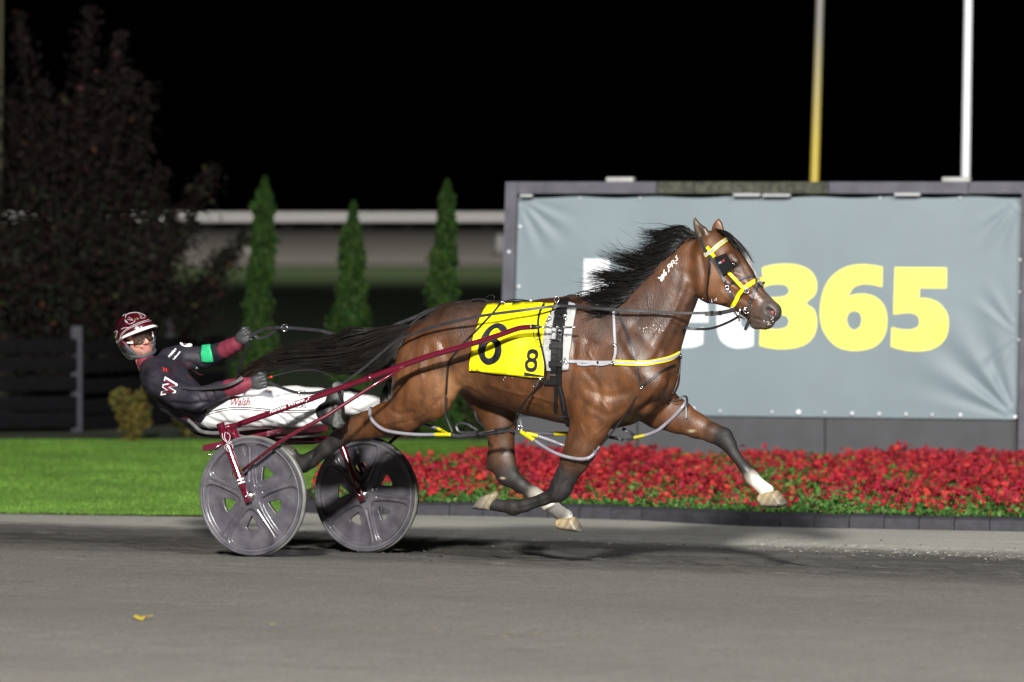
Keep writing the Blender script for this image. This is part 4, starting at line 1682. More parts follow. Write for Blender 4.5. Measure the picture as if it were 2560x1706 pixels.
# ridges (+) and grooves (-) of the muscles: (path, height mm, width px)
SC_ = [
    ([(1436, 860), (1432, 905), (1425, 950), (1418, 1000), (1428, 1060)], -7, 8),
    ([(1470, 855), (1500, 866), (1535, 858), (1545, 820)], -5, 9),
    ([(1500, 800), (1530, 840), (1560, 900), (1590, 940)], -5, 10),
    ([(1520, 790), (1550, 835), (1580, 890)], 5, 12),
    ([(1545, 830), (1555, 870), (1580, 905)], -5, 8),
    ([(1600, 955), (1560, 985), (1510, 990), (1470, 975)], -6, 9),
    ([(1465, 930), (1490, 960), (1500, 1000), (1490, 1045)], -6, 8),
    ([(1450, 1000), (1480, 1020), (1520, 1040), (1560, 1020)], -5, 9),
    ([(1690, 935), (1655, 985), (1613, 1017), (1570, 1060), (1540, 1085)], -9, 8),
    ([(1670, 920), (1640, 975), (1600, 1010)], 6, 10),
    ([(1664, 960), (1650, 990), (1630, 1010)], 6, 8),
    ([(1640, 980), (1600, 1040), (1560, 1070)], -5, 6),
    ([(1722, 720), (1705, 770), (1680, 820), (1655, 870), (1640, 900)], -8, 9),
    ([(1738, 735), (1722, 775), (1700, 830)], 6, 8),
    ([(1700, 680), (1690, 730), (1660, 790), (1620, 850), (1600, 890)], -5, 10),
    ([(1600, 790), (1570, 830), (1560, 870)], -4, 9),
    ([(1752, 640), (1760, 690), (1756, 735), (1745, 760)], -9, 7),
    ([(1770, 640), (1776, 690), (1772, 735)], 4, 9),
    ([(1806, 700), (1840, 722), (1880, 745)], 5, 5),
    ([(1812, 720), (1850, 745), (1880, 760)], -4, 7),
    ([(1860, 668), (1885, 712), (1910, 740)], -4, 6),
    ([(1835, 678), (1842, 684), (1850, 684)], -3, 4),
    ([(1140, 915), (1150, 960), (1138, 995)], 9, 13),
    ([(1170, 900), (1180, 950), (1170, 990)], -7, 12),
    ([(1105, 860), (1120, 910), (1122, 960), (1112, 1000)], -7, 10),
    ([(1040, 850), (1030, 900), (1015, 950), (1000, 1000)], -6, 9),
    ([(1075, 870), (1065, 930), (1050, 985)], -5, 10),
    ([(1100, 1000), (1070, 1030), (1030, 1050), (985, 1062)], -5, 7),
    ([(1058, 1034), (1020, 1058)], 4, 6),
    ([(976, 1026), (1000, 1036), (1030, 1030)], -7, 6),
    ([(930, 1050), (960, 1068), (1000, 1078)], -4, 5),
    ([(905, 1062), (880, 1072), (862, 1085)], -6, 5),
    ([(850, 1085), (815, 1112), (780, 1140)], -5, 4),
    ([(1470, 1075), (1450, 1120), (1430, 1165)], -5, 6),
    ([(1446, 1070), (1430, 1120), (1410, 1170)], 3, 6),
    ([(1415, 1200), (1398, 1215), (1388, 1238)], -4, 5),
    ([(1370, 1250), (1330, 1264), (1296, 1272)], -4, 4),
    ([(1690, 1025), (1740, 1065), (1790, 1092)], -4, 6),
    ([(1700, 1060), (1740, 1080), (1780, 1095)], 3, 5),
    ([(1815, 1108), (1840, 1145), (1868, 1190)], -4, 4),
    ([(1250, 1120), (1252, 1150), (1258, 1175)], -6, 8),
    ([(1270, 1190), (1310, 1222), (1345, 1245)], -4, 4),
    ([(1230, 965), (1280, 982), (1330, 990), (1390, 1008)], 3, 3.5),
    ([(1300, 986), (1330, 1005), (1370, 1018)], 2.4, 3),
    ([(1450, 1060), (1462, 1095), (1452, 1130), (1440, 1160)], 2.8, 3),
    ([(1500, 1000), (1520, 1030), (1515, 1060), (1490, 1085)], 2.6, 3),
    ([(1470, 880), (1490, 920), (1480, 950)], 2.2, 3),
    ([(1060, 880), (1050, 920), (1058, 960), (1040, 1010)], 2.2, 3),
    ([(1085, 1020), (1050, 1040), (1010, 1052), (960, 1060)], 2.6, 3),
    ([(1820, 700), (1850, 716), (1875, 740), (1895, 750)], 2.4, 2.8),
    ([(1830, 690), (1862, 700), (1890, 730)], 2.2, 2.6),
    ([(1800, 730), (1820, 748), (1840, 765)], 2.2, 2.8),
    ([(1690, 1035), (1720, 1056), (1760, 1070), (1790, 1090)], 2.6, 2.6),
    ([(1640, 1010), (1670, 1040), (1700, 1070)], 2.6, 3),
    ([(1640, 880), (1610, 905), (1590, 930)], 2.5, 3),
    ([(1700, 740), (1682, 790), (1660, 830)], 3.0, 3.2),
    ([(1845, 1150), (1862, 1174), (1876, 1196)], 2.2, 2.2),
    ([(1385, 1150), (1400, 1180), (1395, 1205)], 2.2, 2.5),
    ([(1240, 1060), (1258, 1090), (1262, 1120)], 2.6, 3),
    ([(1140, 930), (1160, 960), (1190, 975)], 2.5, 3.2),
    ([(1290, 930), (1285, 980), (1275, 1010)], -2.5, 7),
    ([(1320, 925), (1317, 980), (1310, 1020)], -2.5, 7),
    ([(1350, 930), (1350, 985), (1345, 1025)], -2.5, 7),
    ([(1235, 930), (1240, 975), (1245, 1000)], -2.5, 8),
]
disp = np.zeros(len(HW))
for pts, mm, w in SC_:
    P_ = np.array(pts, float)
    lo, hi = P_.min(0) - 3 * w, P_.max(0) + 3 * w
    sel = np.where(nearside & (hpx[:, 0] > lo[0]) & (hpx[:, 0] < hi[0]) & (hpx[:, 1] > lo[1]) & (hpx[:, 1] < hi[1]))[0]
    if len(sel):
        d = dist_poly(hpx[sel], pts)
        disp[sel] += 1.0 * mm / 1000 * np.exp(-(d / w) ** 2)
HW = HW + HN * disp[:, None]

# coat tones: darker topline, dun muzzle, chestnuts, with some light and shade painted in
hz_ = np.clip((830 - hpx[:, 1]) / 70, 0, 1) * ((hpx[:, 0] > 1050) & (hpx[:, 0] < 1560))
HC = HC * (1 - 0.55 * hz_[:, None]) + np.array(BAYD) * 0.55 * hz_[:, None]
dk = np.clip(0.9 * np.exp(-(((hpx[:, 0] - 1620) / 120) ** 2 + ((hpx[:, 1] - 775) / 105) ** 2)) + 0.5 * np.exp(-(((hpx[:, 0] - 1480) / 60) ** 2 + ((hpx[:, 1] - 820) / 60) ** 2)), 0, 0.8)[:, None]
HC = HC * (1 - dk) + np.array((0.044, 0.025, 0.0195)) * dk
# large uneven tones of a sweated coat
ph_ = np.sin(hpx[:, 0] * .031 + 1.3 * np.sin(hpx[:, 1] * .021)) * np.sin(hpx[:, 1] * .037 + 1.1 * np.sin(hpx[:, 0] * .017))
ph2 = np.sin(hpx[:, 0] * .085 + 2.0 * np.sin(hpx[:, 1] * .03)) * np.sin(hpx[:, 1] * .02 + hpx[:, 0] * .013)
HC = HC * (1 + 0.16 * ph_ + 0.10 * ph2)[:, None]
tp = np.clip((870 - hpx[:, 1]) / 110, 0, 1) * np.clip((1330 - hpx[:, 0]) / 120, 0, 1) * (hpx[:, 1] > 700)  # top of the rump: dark coat plus shading painted in
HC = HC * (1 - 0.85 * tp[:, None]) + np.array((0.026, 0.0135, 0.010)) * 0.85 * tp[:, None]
war = np.exp(-(((hpx[:, 0] - 1035) / 75) ** 2 + ((hpx[:, 1] - 960) / 85) ** 2)) + np.exp(-(((hpx[:, 0] - 1490) / 70) ** 2 + ((hpx[:, 1] - 985) / 70) ** 2)) + 0.8 * np.exp(-(((hpx[:, 0] - 1800) / 55) ** 2 + ((hpx[:, 1] - 690) / 60) ** 2))  # thigh, arm and cheek: warm coat with a painted lit tone
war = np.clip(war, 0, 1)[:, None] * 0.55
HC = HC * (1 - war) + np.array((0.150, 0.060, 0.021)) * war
bl = np.exp(-(((hpx[:, 0] - 1140) / 55) ** 2 + ((hpx[:, 1] - 965) / 42) ** 2))[:, None] * 0.6  # highlight on the flank fold, painted into the coat
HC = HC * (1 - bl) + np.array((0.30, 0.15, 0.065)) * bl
ey = np.exp(-(((hpx[:, 0] - 1842) / 20) ** 2 + ((hpx[:, 1] - 670) / 26) ** 2))[:, None] * 0.75
HC = HC * (1 - ey) + np.array((0.05, 0.035, 0.028)) * ey
ns_ = np.exp(-(((hpx[:, 0] - 1926) / 11) ** 4 + ((hpx[:, 1] - 782) / 11) ** 4))[:, None] * 0.9
HC = HC * (1 - ns_) + np.array((0.012, 0.008, 0.008)) * ns_
for (x, y, rx, ry, c) in ((1729, 1078, 8, 3.5, (0.40, 0.33, 0.22)), (1256, 1196, 6, 3, (0.40, 0.33, 0.22))):
    k_ = (np.exp(-(((hpx[:, 0] - x) / rx) ** 2 + ((hpx[:, 1] - y) / ry) ** 4)) * near)[:, None]
    HC = HC * (1 - k_) + np.array(c) * k_

M_COAT = vcol_mat("bay_coat", rough=0.46, spec=0.55, coat=0.0, nscale=18, namp=0.34, bump=0.24, bscale=110, stretch=(1, 1, 0.55), rvar=0.12)
b0 = R2W(1.6, 0, 0)
b0.z = 0.0
horse = thing("racehorse", "bay racehorse in full stride with black mane and white fetlocks", "horse", b0)
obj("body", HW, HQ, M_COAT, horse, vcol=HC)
TH_ = Target(HW, HQ)

# hooves
M_HOOF = vcol_mat("hoof_horn", rough=0.45, spec=0.5, nscale=35, namp=0.18, bump=0.2, bscale=30)


def hoof(pxs, v, B, cols, axis):
    F_ = Field((min(P(x, y, v)[0] for x, y in pxs) - .03, v - .09, min(P(x, y, v)[2] for x, y in pxs) - .03),
               (max(P(x, y, v)[0] for x, y in pxs) + .03, v + .09, max(P(x, y, v)[2] for x, y in pxs) + .03), 0.004)
    a, b = UW(axis, v)
    fn, lo, hi = inflated(UW(pxs, v), v, 0.024, B[0], (a, b), B[1])
    F_.add(fn, lo, hi, 0.005, cols[0])
    V, Q = F_.mesh(1)
    W = np.column_stack([OX + V[:, 0] * ct + V[:, 1] * st, OY - V[:, 0] * st + V[:, 1] * ct, V[:, 2]])
    px, _ = project(W)
    d = np.array(axis[1], float) - np.array(axis[0], float)
    k_ = np.clip(((px - np.array(axis[0])) @ d) / (d @ d), 0, 1)[:, None]
    ang = np.sin(px[:, 0] * 0.35 + px[:, 1] * 0.22)[:, None] * 0.5 + 0.5
    C = np.array(cols[0]) * (1 - k_) + np.array(cols[1]) * k_
    C = C * (0.8 + 0.3 * ang)
    obj("hoof", W, Q, M_HOOF, horse, vcol=C)


HORN = ((0.34, 0.265, 0.15), (0.10, 0.093, 0.083))
hoof([(1392, 1298), (1410, 1292), (1437, 1293), (1446, 1308), (1457, 1330), (1440, 1330), (1410, 1326), (1395, 1322), (1390, 1310)], .13, (.047, .055), HORN, ((1414, 1294), (1440, 1332)))
hoof([(1898, 1236), (1920, 1228), (1942, 1226), (1956, 1243), (1966, 1259), (1962, 1267), (1948, 1270), (1910, 1269), (1897, 1256), (1894, 1246)], .14, (.047, .057), HORN, ((1918, 1228), (1935, 1272)))
hoof([(1240, 1228), (1232, 1232), (1206, 1240), (1192, 1256), (1182, 1270), (1188, 1273), (1206, 1276), (1226, 1277), (1236, 1262), (1244, 1240)], -.14, (.045, .055), ((0.28, 0.235, 0.15), (0.11, 0.10, 0.09)), ((1236, 1262), (1186, 1260)))
hoof([(742, 1150), (724, 1158), (712, 1150), (706, 1130), (704, 1116), (716, 1112), (732, 1118), (744, 1134)], -.12, (.045, .053), ((0.10, 0.095, 0.08), (0.07, 0.066, 0.06)), ((734, 1146), (708, 1114)))

# eyes
M_EYE = mat("eye_dark", (0.012, 0.007, 0.005), 0.06, spec=0.9, coat=0.6)
for s in (-1, 1):
    e = P(1834, 661, -.088)
    c = R2W(e[0], s * .090, e[2])
    F_ = Field(tuple(np.array(c) - .03), tuple(np.array(c) + .03), 0.003)
    F_.add(*ellipsoid(tuple(c), (0.020, 0.020, 0.017)), 0.001, (0, 0, 0))
    V, Q = F_.mesh(1)
    obj("eye", V, Q, M_EYE, horse)
# pink inside of the nostril
M_NOS = mat("nostril_pink", (0.45, 0.09, 0.10), 0.3)
h_ = TH_.hit(1931, 781)
V, Fc = patch([cspline([(1926, 779), (1932, 778), (1935, 782), (1931, 786), (1927, 784)], 4)], TH_, 0.0015, 0.001, step=4)
obj("nostril_lining", V, Fc, M_NOS, horse)


# ------------------------------------------------------------------ hair: many tapered strands between guide locks
def strands(guides, n, wid, seed, spread, curl=0.0, lock=0.55, loose=0.5, sides=3, lift=None, fly=0.0, depth=0.02, segs=11):
    """guides: list of pixel paths [(px,py,v)...] from root to tip, neighbours are interpolated"""
    r = np.random.default_rng(seed)
    G = []
    for gde in guides:
        s = spline(gde, n=6)
        t = np.linspace(0, 1, len(s))
        tt = np.linspace(0, 1, segs)
        G.append(np.stack([np.interp(tt, t, s[:, i]) for i in range(s.shape[1])], 1))
    G = np.array(G)
    V, Fc = [], []
    tt = np.linspace(0, 1, segs)
    for i in range(n):
        x = r.uniform(0, len(G) - 1.001)
        j = int(x)
        f = x - j
        c = G[j] * (1 - f) + G[j + 1] * f
        clump = np.array([math.sin(j * 7.1 + int(f * 4) * 2.3), math.cos(j * 3.7 + int(f * 4) * 5.1)])
        off = r.normal(size=2) * spread * loose + clump * spread * lock
        L = r.uniform(0.66, 1.06)
        ts = np.clip(tt * L, 0, 1)
        c = np.stack([np.interp(ts, tt, c[:, k]) for k in range(3)], 1)
        w = tt ** 1.3
        c[:, 0] += off[0] * w + r.normal() * fly * tt ** 2
        c[:, 1] += off[1] * w + r.normal() * fly * tt ** 2
        ph = 5.1 * math.sin(j * 2.9 + int(f * 4) * 1.7) + r.normal() * 0.5
        fr = 7 + 2 * math.sin(j * 1.3 + int(f * 4)) + r.normal() * 0.5
        c[:, 1] += curl * np.sin(tt * fr + ph) * w
        c[:, 0] += curl * 0.6 * np.cos(tt * fr + ph) * w
        c[:, 2] += r.normal() * depth * (0.3 + w)
        p = np.array([tuple(PW(*q)) for q in c])
        T = np.gradient(p, axis=0)
        T /= np.linalg.norm(T, axis=1)[:, None] + 1e-9
        a = np.array([0.3, -0.8, 0.52])
        S = np.cross(T, a)
        S /= np.linalg.norm(S, axis=1)[:, None] + 1e-9
        N = np.cross(T, S)
        rad = (wid * r.uniform(0.6, 1.3) * (1 - tt ** 3 * 0.85))[:, None]
        b0_ = len(V) * segs * sides
        ring = [p + (S * math.cos(2 * math.pi * k / sides) + N * math.sin(2 * math.pi * k / sides)) * rad for k in range(sides)]
        V.append(np.stack(ring, 1).reshape(-1, 3))
        for q in range(segs - 1):
            for k in range(sides):
                Fc.append([b0_ + q * sides + k, b0_ + q * sides + (k + 1) % sides, b0_ + (q + 1) * sides + (k + 1) % sides, b0_ + (q + 1) * sides + k])
    return np.vstack(V), Fc


M_HAIR = mat("horse_hair_black", (0.010, 0.009, 0.009), 0.38, spec=0.45, var=0.5, vscale=40)
M_TAIL = mat("tail_hair", (0.012, 0.0095, 0.008), 0.42, spec=0.45, var=0.45, vscale=10)
M_TAILB = mat("tail_tip_brown", (0.07, 0.04, 0.018), 0.45, spec=0.4, var=0.4, vscale=10)
vm = -.03
mane_g = [
    [(1772, 588, 0), (1750, 590, vm), (1735, 586, vm), (1722, 578, vm)],
    [(1748, 594, 0), (1722, 580, vm), (1690, 574, vm), (1640, 590, vm), (1588, 588, vm)],
    [(1738, 600, 0), (1712, 588, vm), (1680, 586, vm), (1640, 602, vm), (1612, 606, vm)],
    [(1728, 606, 0), (1705, 596, vm), (1672, 604, vm), (1640, 622, vm), (1604, 628, vm)],
    [(1718, 612, -.02), (1696, 608, -.06), (1664, 626, -.07), (1620, 640, -.06), (1566, 630, -.05)],
    [(1706, 622, -.02), (1680, 626, -.06), (1640, 650, -.07), (1590, 640, -.06), (1535, 632, -.05)],
    [(1694, 634, -.02), (1664, 646, -.06), (1620, 668, -.07), (1562, 660, -.06), (1510, 638, -.05)],
    [(1680, 646, -.02), (1648, 664, -.07), (1600, 684, -.08), (1540, 680, -.07), (1478, 668, -.05)],
    [(1664, 662, -.02), (1630, 684, -.08), (1580, 700, -.09), (1520, 700, -.08), (1470, 694, -.06)],
    [(1646, 680, -.03), (1610, 702, -.09), (1560, 716, -.10), (1504, 716, -.09), (1455, 730, -.06)],
    [(1628, 696, -.03), (1594, 718, -.10), (1548, 730, -.11), (1500, 736, -.10), (1446, 752, -.07)],
    [(1608, 712, -.03), (1576, 736, -.11), (1536, 746, -.12), (1490, 752, -.11), (1436, 768, -.09)],
    [(1588, 726, -.03), (1562, 750, -.12), (1526, 764, -.13), (1484, 772, -.13), (1440, 784, -.11)],
    [(1566, 738, -.03), (1546, 764, -.13), (1516, 784, -.16), (1484, 794, -.16), (1452, 796, -.15)],
    [(1556, 744, -.02), (1534, 770, -.12), (1504, 790, -.15), (1474, 800, -.15), (1444, 800, -.14)],
    [(1545, 748, -.02), (1520, 768, -.11), (1490, 780, -.14), (1458, 784, -.14), (1420, 776, -.12)],
    [(1532, 750, -.02), (1505, 764, -.09), (1474, 770, -.11), (1440, 770, -.11), (1405, 762, -.09)],
    [(1520, 752, -.01), (1495, 758, -.06), (1464, 760, -.08), (1434, 762, -.08)],
]
V, Fc = strands(mane_g, 3000, 0.0020, 4, 12, lock=1.15, loose=0.28, curl=3.4, fly=6, depth=0.018, segs=14)
obj("mane", V, Fc, M_HAIR, horse)
V, Fc = strands([g_[:] for g_ in mane_g[1:12]], 300, 0.0013, 14, 20, curl=7, fly=24, depth=0.02, segs=14)
obj("mane_flyaways", V, Fc, M_HAIR, horse)
fore_g = [[(1785, 572, -.02), (1806, 582, -.05), (1830, 606, -.05), (1856, 642, -.04)], [(1792, 572, 0), (1818, 582, -.02), (1846, 610, -.02), (1876, 648, -.02)],
          [(1798, 574, .02), (1824, 588, .01), (1856, 618, 0), (1884, 660, 0)]]
V, Fc = strands(fore_g, 160, 0.0018, 9, 4, curl=1.2, fly=2)
obj("forelock", V, Fc, M_HAIR, horse)

tv_ = 0.0
tail_g = [
    [(1030, 810, tv_), (985, 812, tv_), (940, 820, tv_), (905, 824, -.02), (880, 817, -.02), (862, 828, -.02), (852, 842, -.02)],
    [(1028, 812, tv_), (975, 818, tv_), (920, 832, tv_), (870, 850, -.02), (835, 866, -.02), (790, 872, -.02), (735, 864, -.02)],
    [(1026, 816, -.02), (970, 830, -.03), (915, 852, -.03), (850, 872, -.03), (780, 874, -.03), (715, 872, -.03), (670, 888, -.03)],
    [(1024, 820, -.03), (968, 840, -.04), (905, 866, -.04), (840, 884, -.04), (770, 884, -.04), (700, 890, -.04), (640, 914, -.04), (608, 938, -.04)],
    [(1022, 824, -.03), (968, 850, -.05), (900, 876, -.05), (830, 892, -.05), (750, 896, -.05), (690, 902, -.05), (640, 920, -.05), (602, 944, -.05)],
    [(1020, 828, -.03), (970, 858, -.05), (905, 886, -.05), (830, 902, -.05), (750, 908, -.05), (700, 912, -.05), (655, 920, -.05), (612, 940, -.05)],
    [(1018, 832, -.03), (975, 866, -.05), (920, 894, -.05), (860, 910, -.05), (790, 916, -.05), (730, 918, -.05), (690, 918, -.05)],
    [(1014, 840, -.03), (980, 874, -.05), (940, 902, -.05), (900, 918, -.05), (862, 922, -.05), (820, 918, -.05)],
    [(1010, 848, -.03), (986, 880, -.05), (962, 908, -.05), (940, 926, -.05), (905, 938, -.05)],
    [(1006, 858, -.03), (990, 890, -.05), (978, 915, -.05), (966, 940, -.05)],
]
V, Fc = strands(tail_g, 5000, 0.0023, 5, 8, lock=0.8, loose=0.4, curl=3.0, fly=5, depth=0.022, segs=15)
obj("tail", V, Fc, M_TAIL, horse)
V, Fc = strands([g_[-4:] for g_ in tail_g[2:6]], 150, 0.0014, 15, 8, curl=3, fly=10, depth=0.03)
obj("tail_end", V, Fc, M_TAILB, horse, label="sun-bleached brown end of the tail")

# white grease marks on the neck
M_CHALK = mat("mark_white", (0.80, 0.80, 0.76), 0.6, var=0.1)


def zz(X, Y):
    return (1640 + X / 4.355, 500 + Y / 4.355)


mk = MB()
for pth, w in (([(22, 848), (45, 852), (60, 838), (80, 846)], 3.2), ([(48, 880), (62, 862), (82, 846), (84, 825)], 3.0), ([(84, 828), (72, 812), (60, 830)], 2.6),
               ([(90, 760), (86, 800), (96, 826), (112, 812), (108, 790), (92, 806)], 2.4), ([(128, 712), (136, 740), (140, 768), (136, 790)], 2.6),
               ([(128, 716), (146, 700), (158, 718), (142, 742)], 2.3), ([(168, 700), (178, 720), (176, 735)], 2.4), ([(178, 664), (166, 690), (170, 700), (190, 690)], 2.2),
               ([(186, 656), (196, 676), (204, 694)], 2.2), ([(226, 606), (218, 628), (236, 640), (228, 658), (208, 668)], 2.4), ([(214, 700), (230, 688)], 3.0),
               ([(60, 890), (74, 868), (88, 850)], 2.6)):
    V, Fc = strap([zz(*p) for p in pth], w * 0.95, TH_, off=0.0015, thick=0.002, step=1.6, sm=0)
    mk.add(V, Fc)
mk.build("grease_marks", M_CHALK, horse)
# flecks of sweat foam
M_FOAM = mat("sweat_foam", (0.75, 0.74, 0.72), 0.3)
mk = MB()
for i in range(46):
    if i < 16:
        x, y = rnd.gauss(1632, 16), rnd.gauss(823, 7)
    elif i < 26:
        x, y = rnd.gauss(1924, 8), rnd.gauss(806, 8)
    elif i < 36:
        x, y = rnd.gauss(1776, 10), rnd.gauss(752, 5)
    else:
        x, y = rnd.gauss(1330, 30), rnd.gauss(948, 5)
    h_ = TH_.hit(x, y)
    if h_:
        r = rnd.uniform(0.0012, 0.0028)
        s = Vector((rnd.uniform(-1, 1), 0, rnd.uniform(-1, 1))).normalized() * rnd.uniform(0.002, 0.007)
        mk.tube([h_[0] - s, h_[0] + h_[1] * r, h_[0] + s], [r * .5, r, r * .4], 5)
mk.build("foam_flecks", M_FOAM, horse, kind="stuff")

# ================================================================== THE SULKY
M_RED = mat("sulky_maroon", (0.095, 0.005, 0.017), 0.22, spec=0.6, coat=0.6, var=0.15, vscale=14)
M_CHROME = mat("bright_steel", (0.62, 0.62, 0.62), 0.2, metal=1.0, var=0.1)
M_BLKT = mat("black_tube", (0.018, 0.017, 0.018), 0.45, var=0.3, vscale=20)
M_DISC = mat("wheel_plastic", (0.044, 0.041, 0.052), 0.30, spec=0.55, coat=0.25, var=0.35, vscale=11, bump=0.10, bscale=35, col2=(0.105, 0.098, 0.112), detail=8)
M_TYRE = mat("tyre_grey", (0.13, 0.13, 0.12), 0.45, var=0.3, vscale=12)
M_RIMM = mat("rim_grey", (0.20, 0.20, 0.20), 0.3, var=0.2, vscale=10)

HW_ = 0.690
RW = 0.354
wn = P(632, 1242, -HW_)
wf = P(917, 1239, HW_)
WU = (wn[0] + wf[0]) / 2
zn = 0.0436 * HW_ + RW
zf_ = -0.0436 * HW_ + RW
sulky = thing("race_sulky", "maroon two-wheeled race sulky with grey disc wheels and long shafts", "sulky", R2W(WU, 0, 0))


def wheel(v, zc, phase):
    NR, NP = 76, 300
    rs = np.concatenate([np.linspace(0.03, 0.2, 8), np.linspace(0.215, 0.97, NR - 8)])
    ph = np.linspace(0, 2 * np.pi, NP, endpoint=False)
    Rr, Ph = np.meshgrid(rs, ph, indexing='ij')
    dphi = (Ph - phase + np.pi / 5) % (2 * np.pi / 5) - np.pi / 5
    s = np.abs(Rr * np.sin(dphi))
    w = 0.035 + 0.075 * np.exp(-(Rr - 0.17) / 0.10) + 0.09 * np.exp(-(0.87 - Rr) / 0.06)

    def ss(a, b, x):
        t = np.clip((x - a) / (b - a), 0, 1)
        return t * t * (3 - 2 * t)
    raised = np.maximum.reduce([1 - ss(w, w + 0.034, s), 1 - ss(0.19, 0.25, Rr), ss(0.845, 0.885, Rr)])
    h = 0.021 * raised + 0.004 * ss(0.93, 0.95, Rr) - 0.006 * np.exp(-(s / 0.020) ** 2) * (Rr > .24) * (Rr < .82)
    h = h + 0.010 * (1 - ss(0.15, 0.9, Rr))
    # holes: rounded triangles between the spokes, point to the hub
    dh = (Ph - phase + 2 * np.pi / 5) % (2 * np.pi / 5) - np.pi / 5
    dh = np.where(np.abs(dphi) > 0, np.sign(dphi) * (np.pi / 5) - dphi, dphi)
    al, la = Rr * np.cos(dh), np.abs(Rr * np.sin(dh))
    hole = (np.abs(dphi) > 0.30) & (al > 0.335) & (al < 0.545) & (la < 0.018 + (al - 0.335) * 0.56) & (np.hypot(np.maximum(al - 0.50, 0) / .045, np.maximum(la - 0.07, 0) / .045) < 1)
    V = []
    for side in (-1, 1):
        for i in range(NR):
            for j in range(NP):
                r = Rr[i, j] * RW
                V.append((math.cos(ph[j]) * r, side * (0.006 + h[i, j]), math.sin(ph[j]) * r))
    n1 = NR * NP
    Fc = []
    cellh = np.zeros((NR - 1, NP), bool)
    for i in range(NR - 1):
        for j in range(NP):
            j2 = (j + 1) % NP
            cellh[i, j] = (int(hole[i, j]) + int(hole[i + 1, j]) + int(hole[i, j2]) + int(hole[i + 1, j2])) >= 2
    for i in range(NR - 1):
        for j in range(NP):
            j2 = (j + 1) % NP
            a, b, c, d = i * NP + j, (i + 1) * NP + j, (i + 1) * NP + j2, i * NP + j2
            if cellh[i, j]:
                continue
            Fc.append([a, b, c, d])
            Fc.append([n1 + d, n1 + c, n1 + b, n1 + a])
            for (ii, jj, p, q) in ((i - 1, j, d, a), (i + 1, j, b, c), (i, (j - 1) % NP, a, b), (i, j2, c, d)):
                if 0 <= ii < NR - 1 and cellh[ii, jj]:
                    Fc.append([q, p, n1 + p, n1 + q])
    W_ = [R2W(WU + x, v + y, zc + z) for x, y, z in V]
    disc = obj("wheel", W_, Fc, M_DISC, sulky)
    # tyre and rim
    def ring(R0, rt, m, nm, sq=1.0):
        VV, FF = [], []
        A, Bn = 96, 14
        for i in range(A):
            a = 2 * math.pi * i / A
            for j in range(Bn):
                b = 2 * math.pi * j / Bn
                rr = R0 + rt * math.cos(b)
                VV.append(R2W(WU + math.cos(a) * rr, v + rt * sq * math.sin(b), zc + math.sin(a) * rr))
        for i in range(A):
            for j in range(Bn):
                FF.append([i * Bn + j, ((i + 1) % A) * Bn + j, ((i + 1) % A) * Bn + (j + 1) % Bn, i * Bn + (j + 1) % Bn])
        obj(nm, VV, FF, m, disc)
    ring(RW * 0.965, 0.0125, M_TYRE, "tyre", 1.15)
    ring(RW * 0.900, 0.0035, M_RIMM, "rim_bead", 8.2)
    mb = MB()
    c0 = R2W(WU, v, zc)
    n_ = R2W(0, 1, 0) - R2W(0, 0, 0)
    mb.tube([c0 - n_ * 0.062, c0 - n_ * 0.05, c0 - n_ * 0.026], [0.028, 0.034, 0.036], 20)
    mb.tube([c0 + n_ * 0.026, c0 + n_ * 0.05, c0 + n_ * 0.062], [0.036, 0.034, 0.028], 20)
    mb.build("hub", M_CHROME, disc)
    # fork blades either side of the wheel, crown on top
    tu, tw = P(552, 1064, -HW_ - 0.06)[0] - WU, P(552, 1064, -HW_ - 0.06)[2] - zn
    fork = None
    for sd in (-1, 1):
        a = R2W(WU + tu, v + sd * 0.06, zc + tw)
        b = R2W(WU, v + sd * 0.078, zc)
        pts = [a.lerp(b, k) for k in (0, .3, .6, .78, .9)]
        mb = MB().tube(pts, [0.0235, 0.0235, 0.0225, 0.021, 0.019], 16)
        e1 = a.lerp(b, 0.86)
        d = (b - a).normalized()
        M = Matrix((d, n_, d.cross(n_))).transposed()
        mb.box(a.lerp(b, 0.965), 0.10, 0.014, 0.042, M, bev=0.005)
        f_ = mb.build("fork_blade", M_RED, sulky)
        bm_ = MB().tube([b - n_ * 0.006 * 1, b + n_ * sd * 0.016], [0.011, 0.009], 8)
        bm_.build("axle_bolt", M_CHROME, f_)
        if sd == -1:
            fork = (f_, a, b)
            MB().tube([a - d * 0.004, a - d * 0.012], [0.026, 0.024], 16).build("fork_cap", M_RED, f_)
            if v < 0:
                vv = [a.lerp(b, k) for k in (.755, .775, .80, .82)]
                for p, q in ((vv[0], vv[1]), (vv[2], vv[3])):
                    MB().tube([p, q], [0.0222, 0.0218], 16).build("white_stripe", mat("stripe_white", (0.8, 0.8, 0.8), 0.4), f_)
    MB().tube([R2W(WU + tu, v - 0.06, zc + tw - 0.02), R2W(WU + tu, v + 0.06, zc + tw - 0.02)], 0.02, 12).build("fork_crown", M_RED, sulky)
    return fork, R2W(WU + tu, v, zc + tw - 0.02)


forkN, crownN = wheel(-HW_, zn, math.radians(90))
forkF, crownF = wheel(HW_, zf_, math.radians(67))
# arched axle between the fork crowns
mid = (crownN + crownF) / 2
MB().tube([crownN, crownN.lerp(mid, .12) + Vector((0, 0, -.05)), crownN.lerp(mid, .5) + Vector((0, 0, -.07)), mid + Vector((0, 0, -.075)), crownF.lerp(mid, .5) + Vector((0, 0, -.07)), crownF.lerp(mid, .12) + Vector((0, 0, -.05)), crownF], 0.021, 14).build("arch_axle", M_RED, sulky)

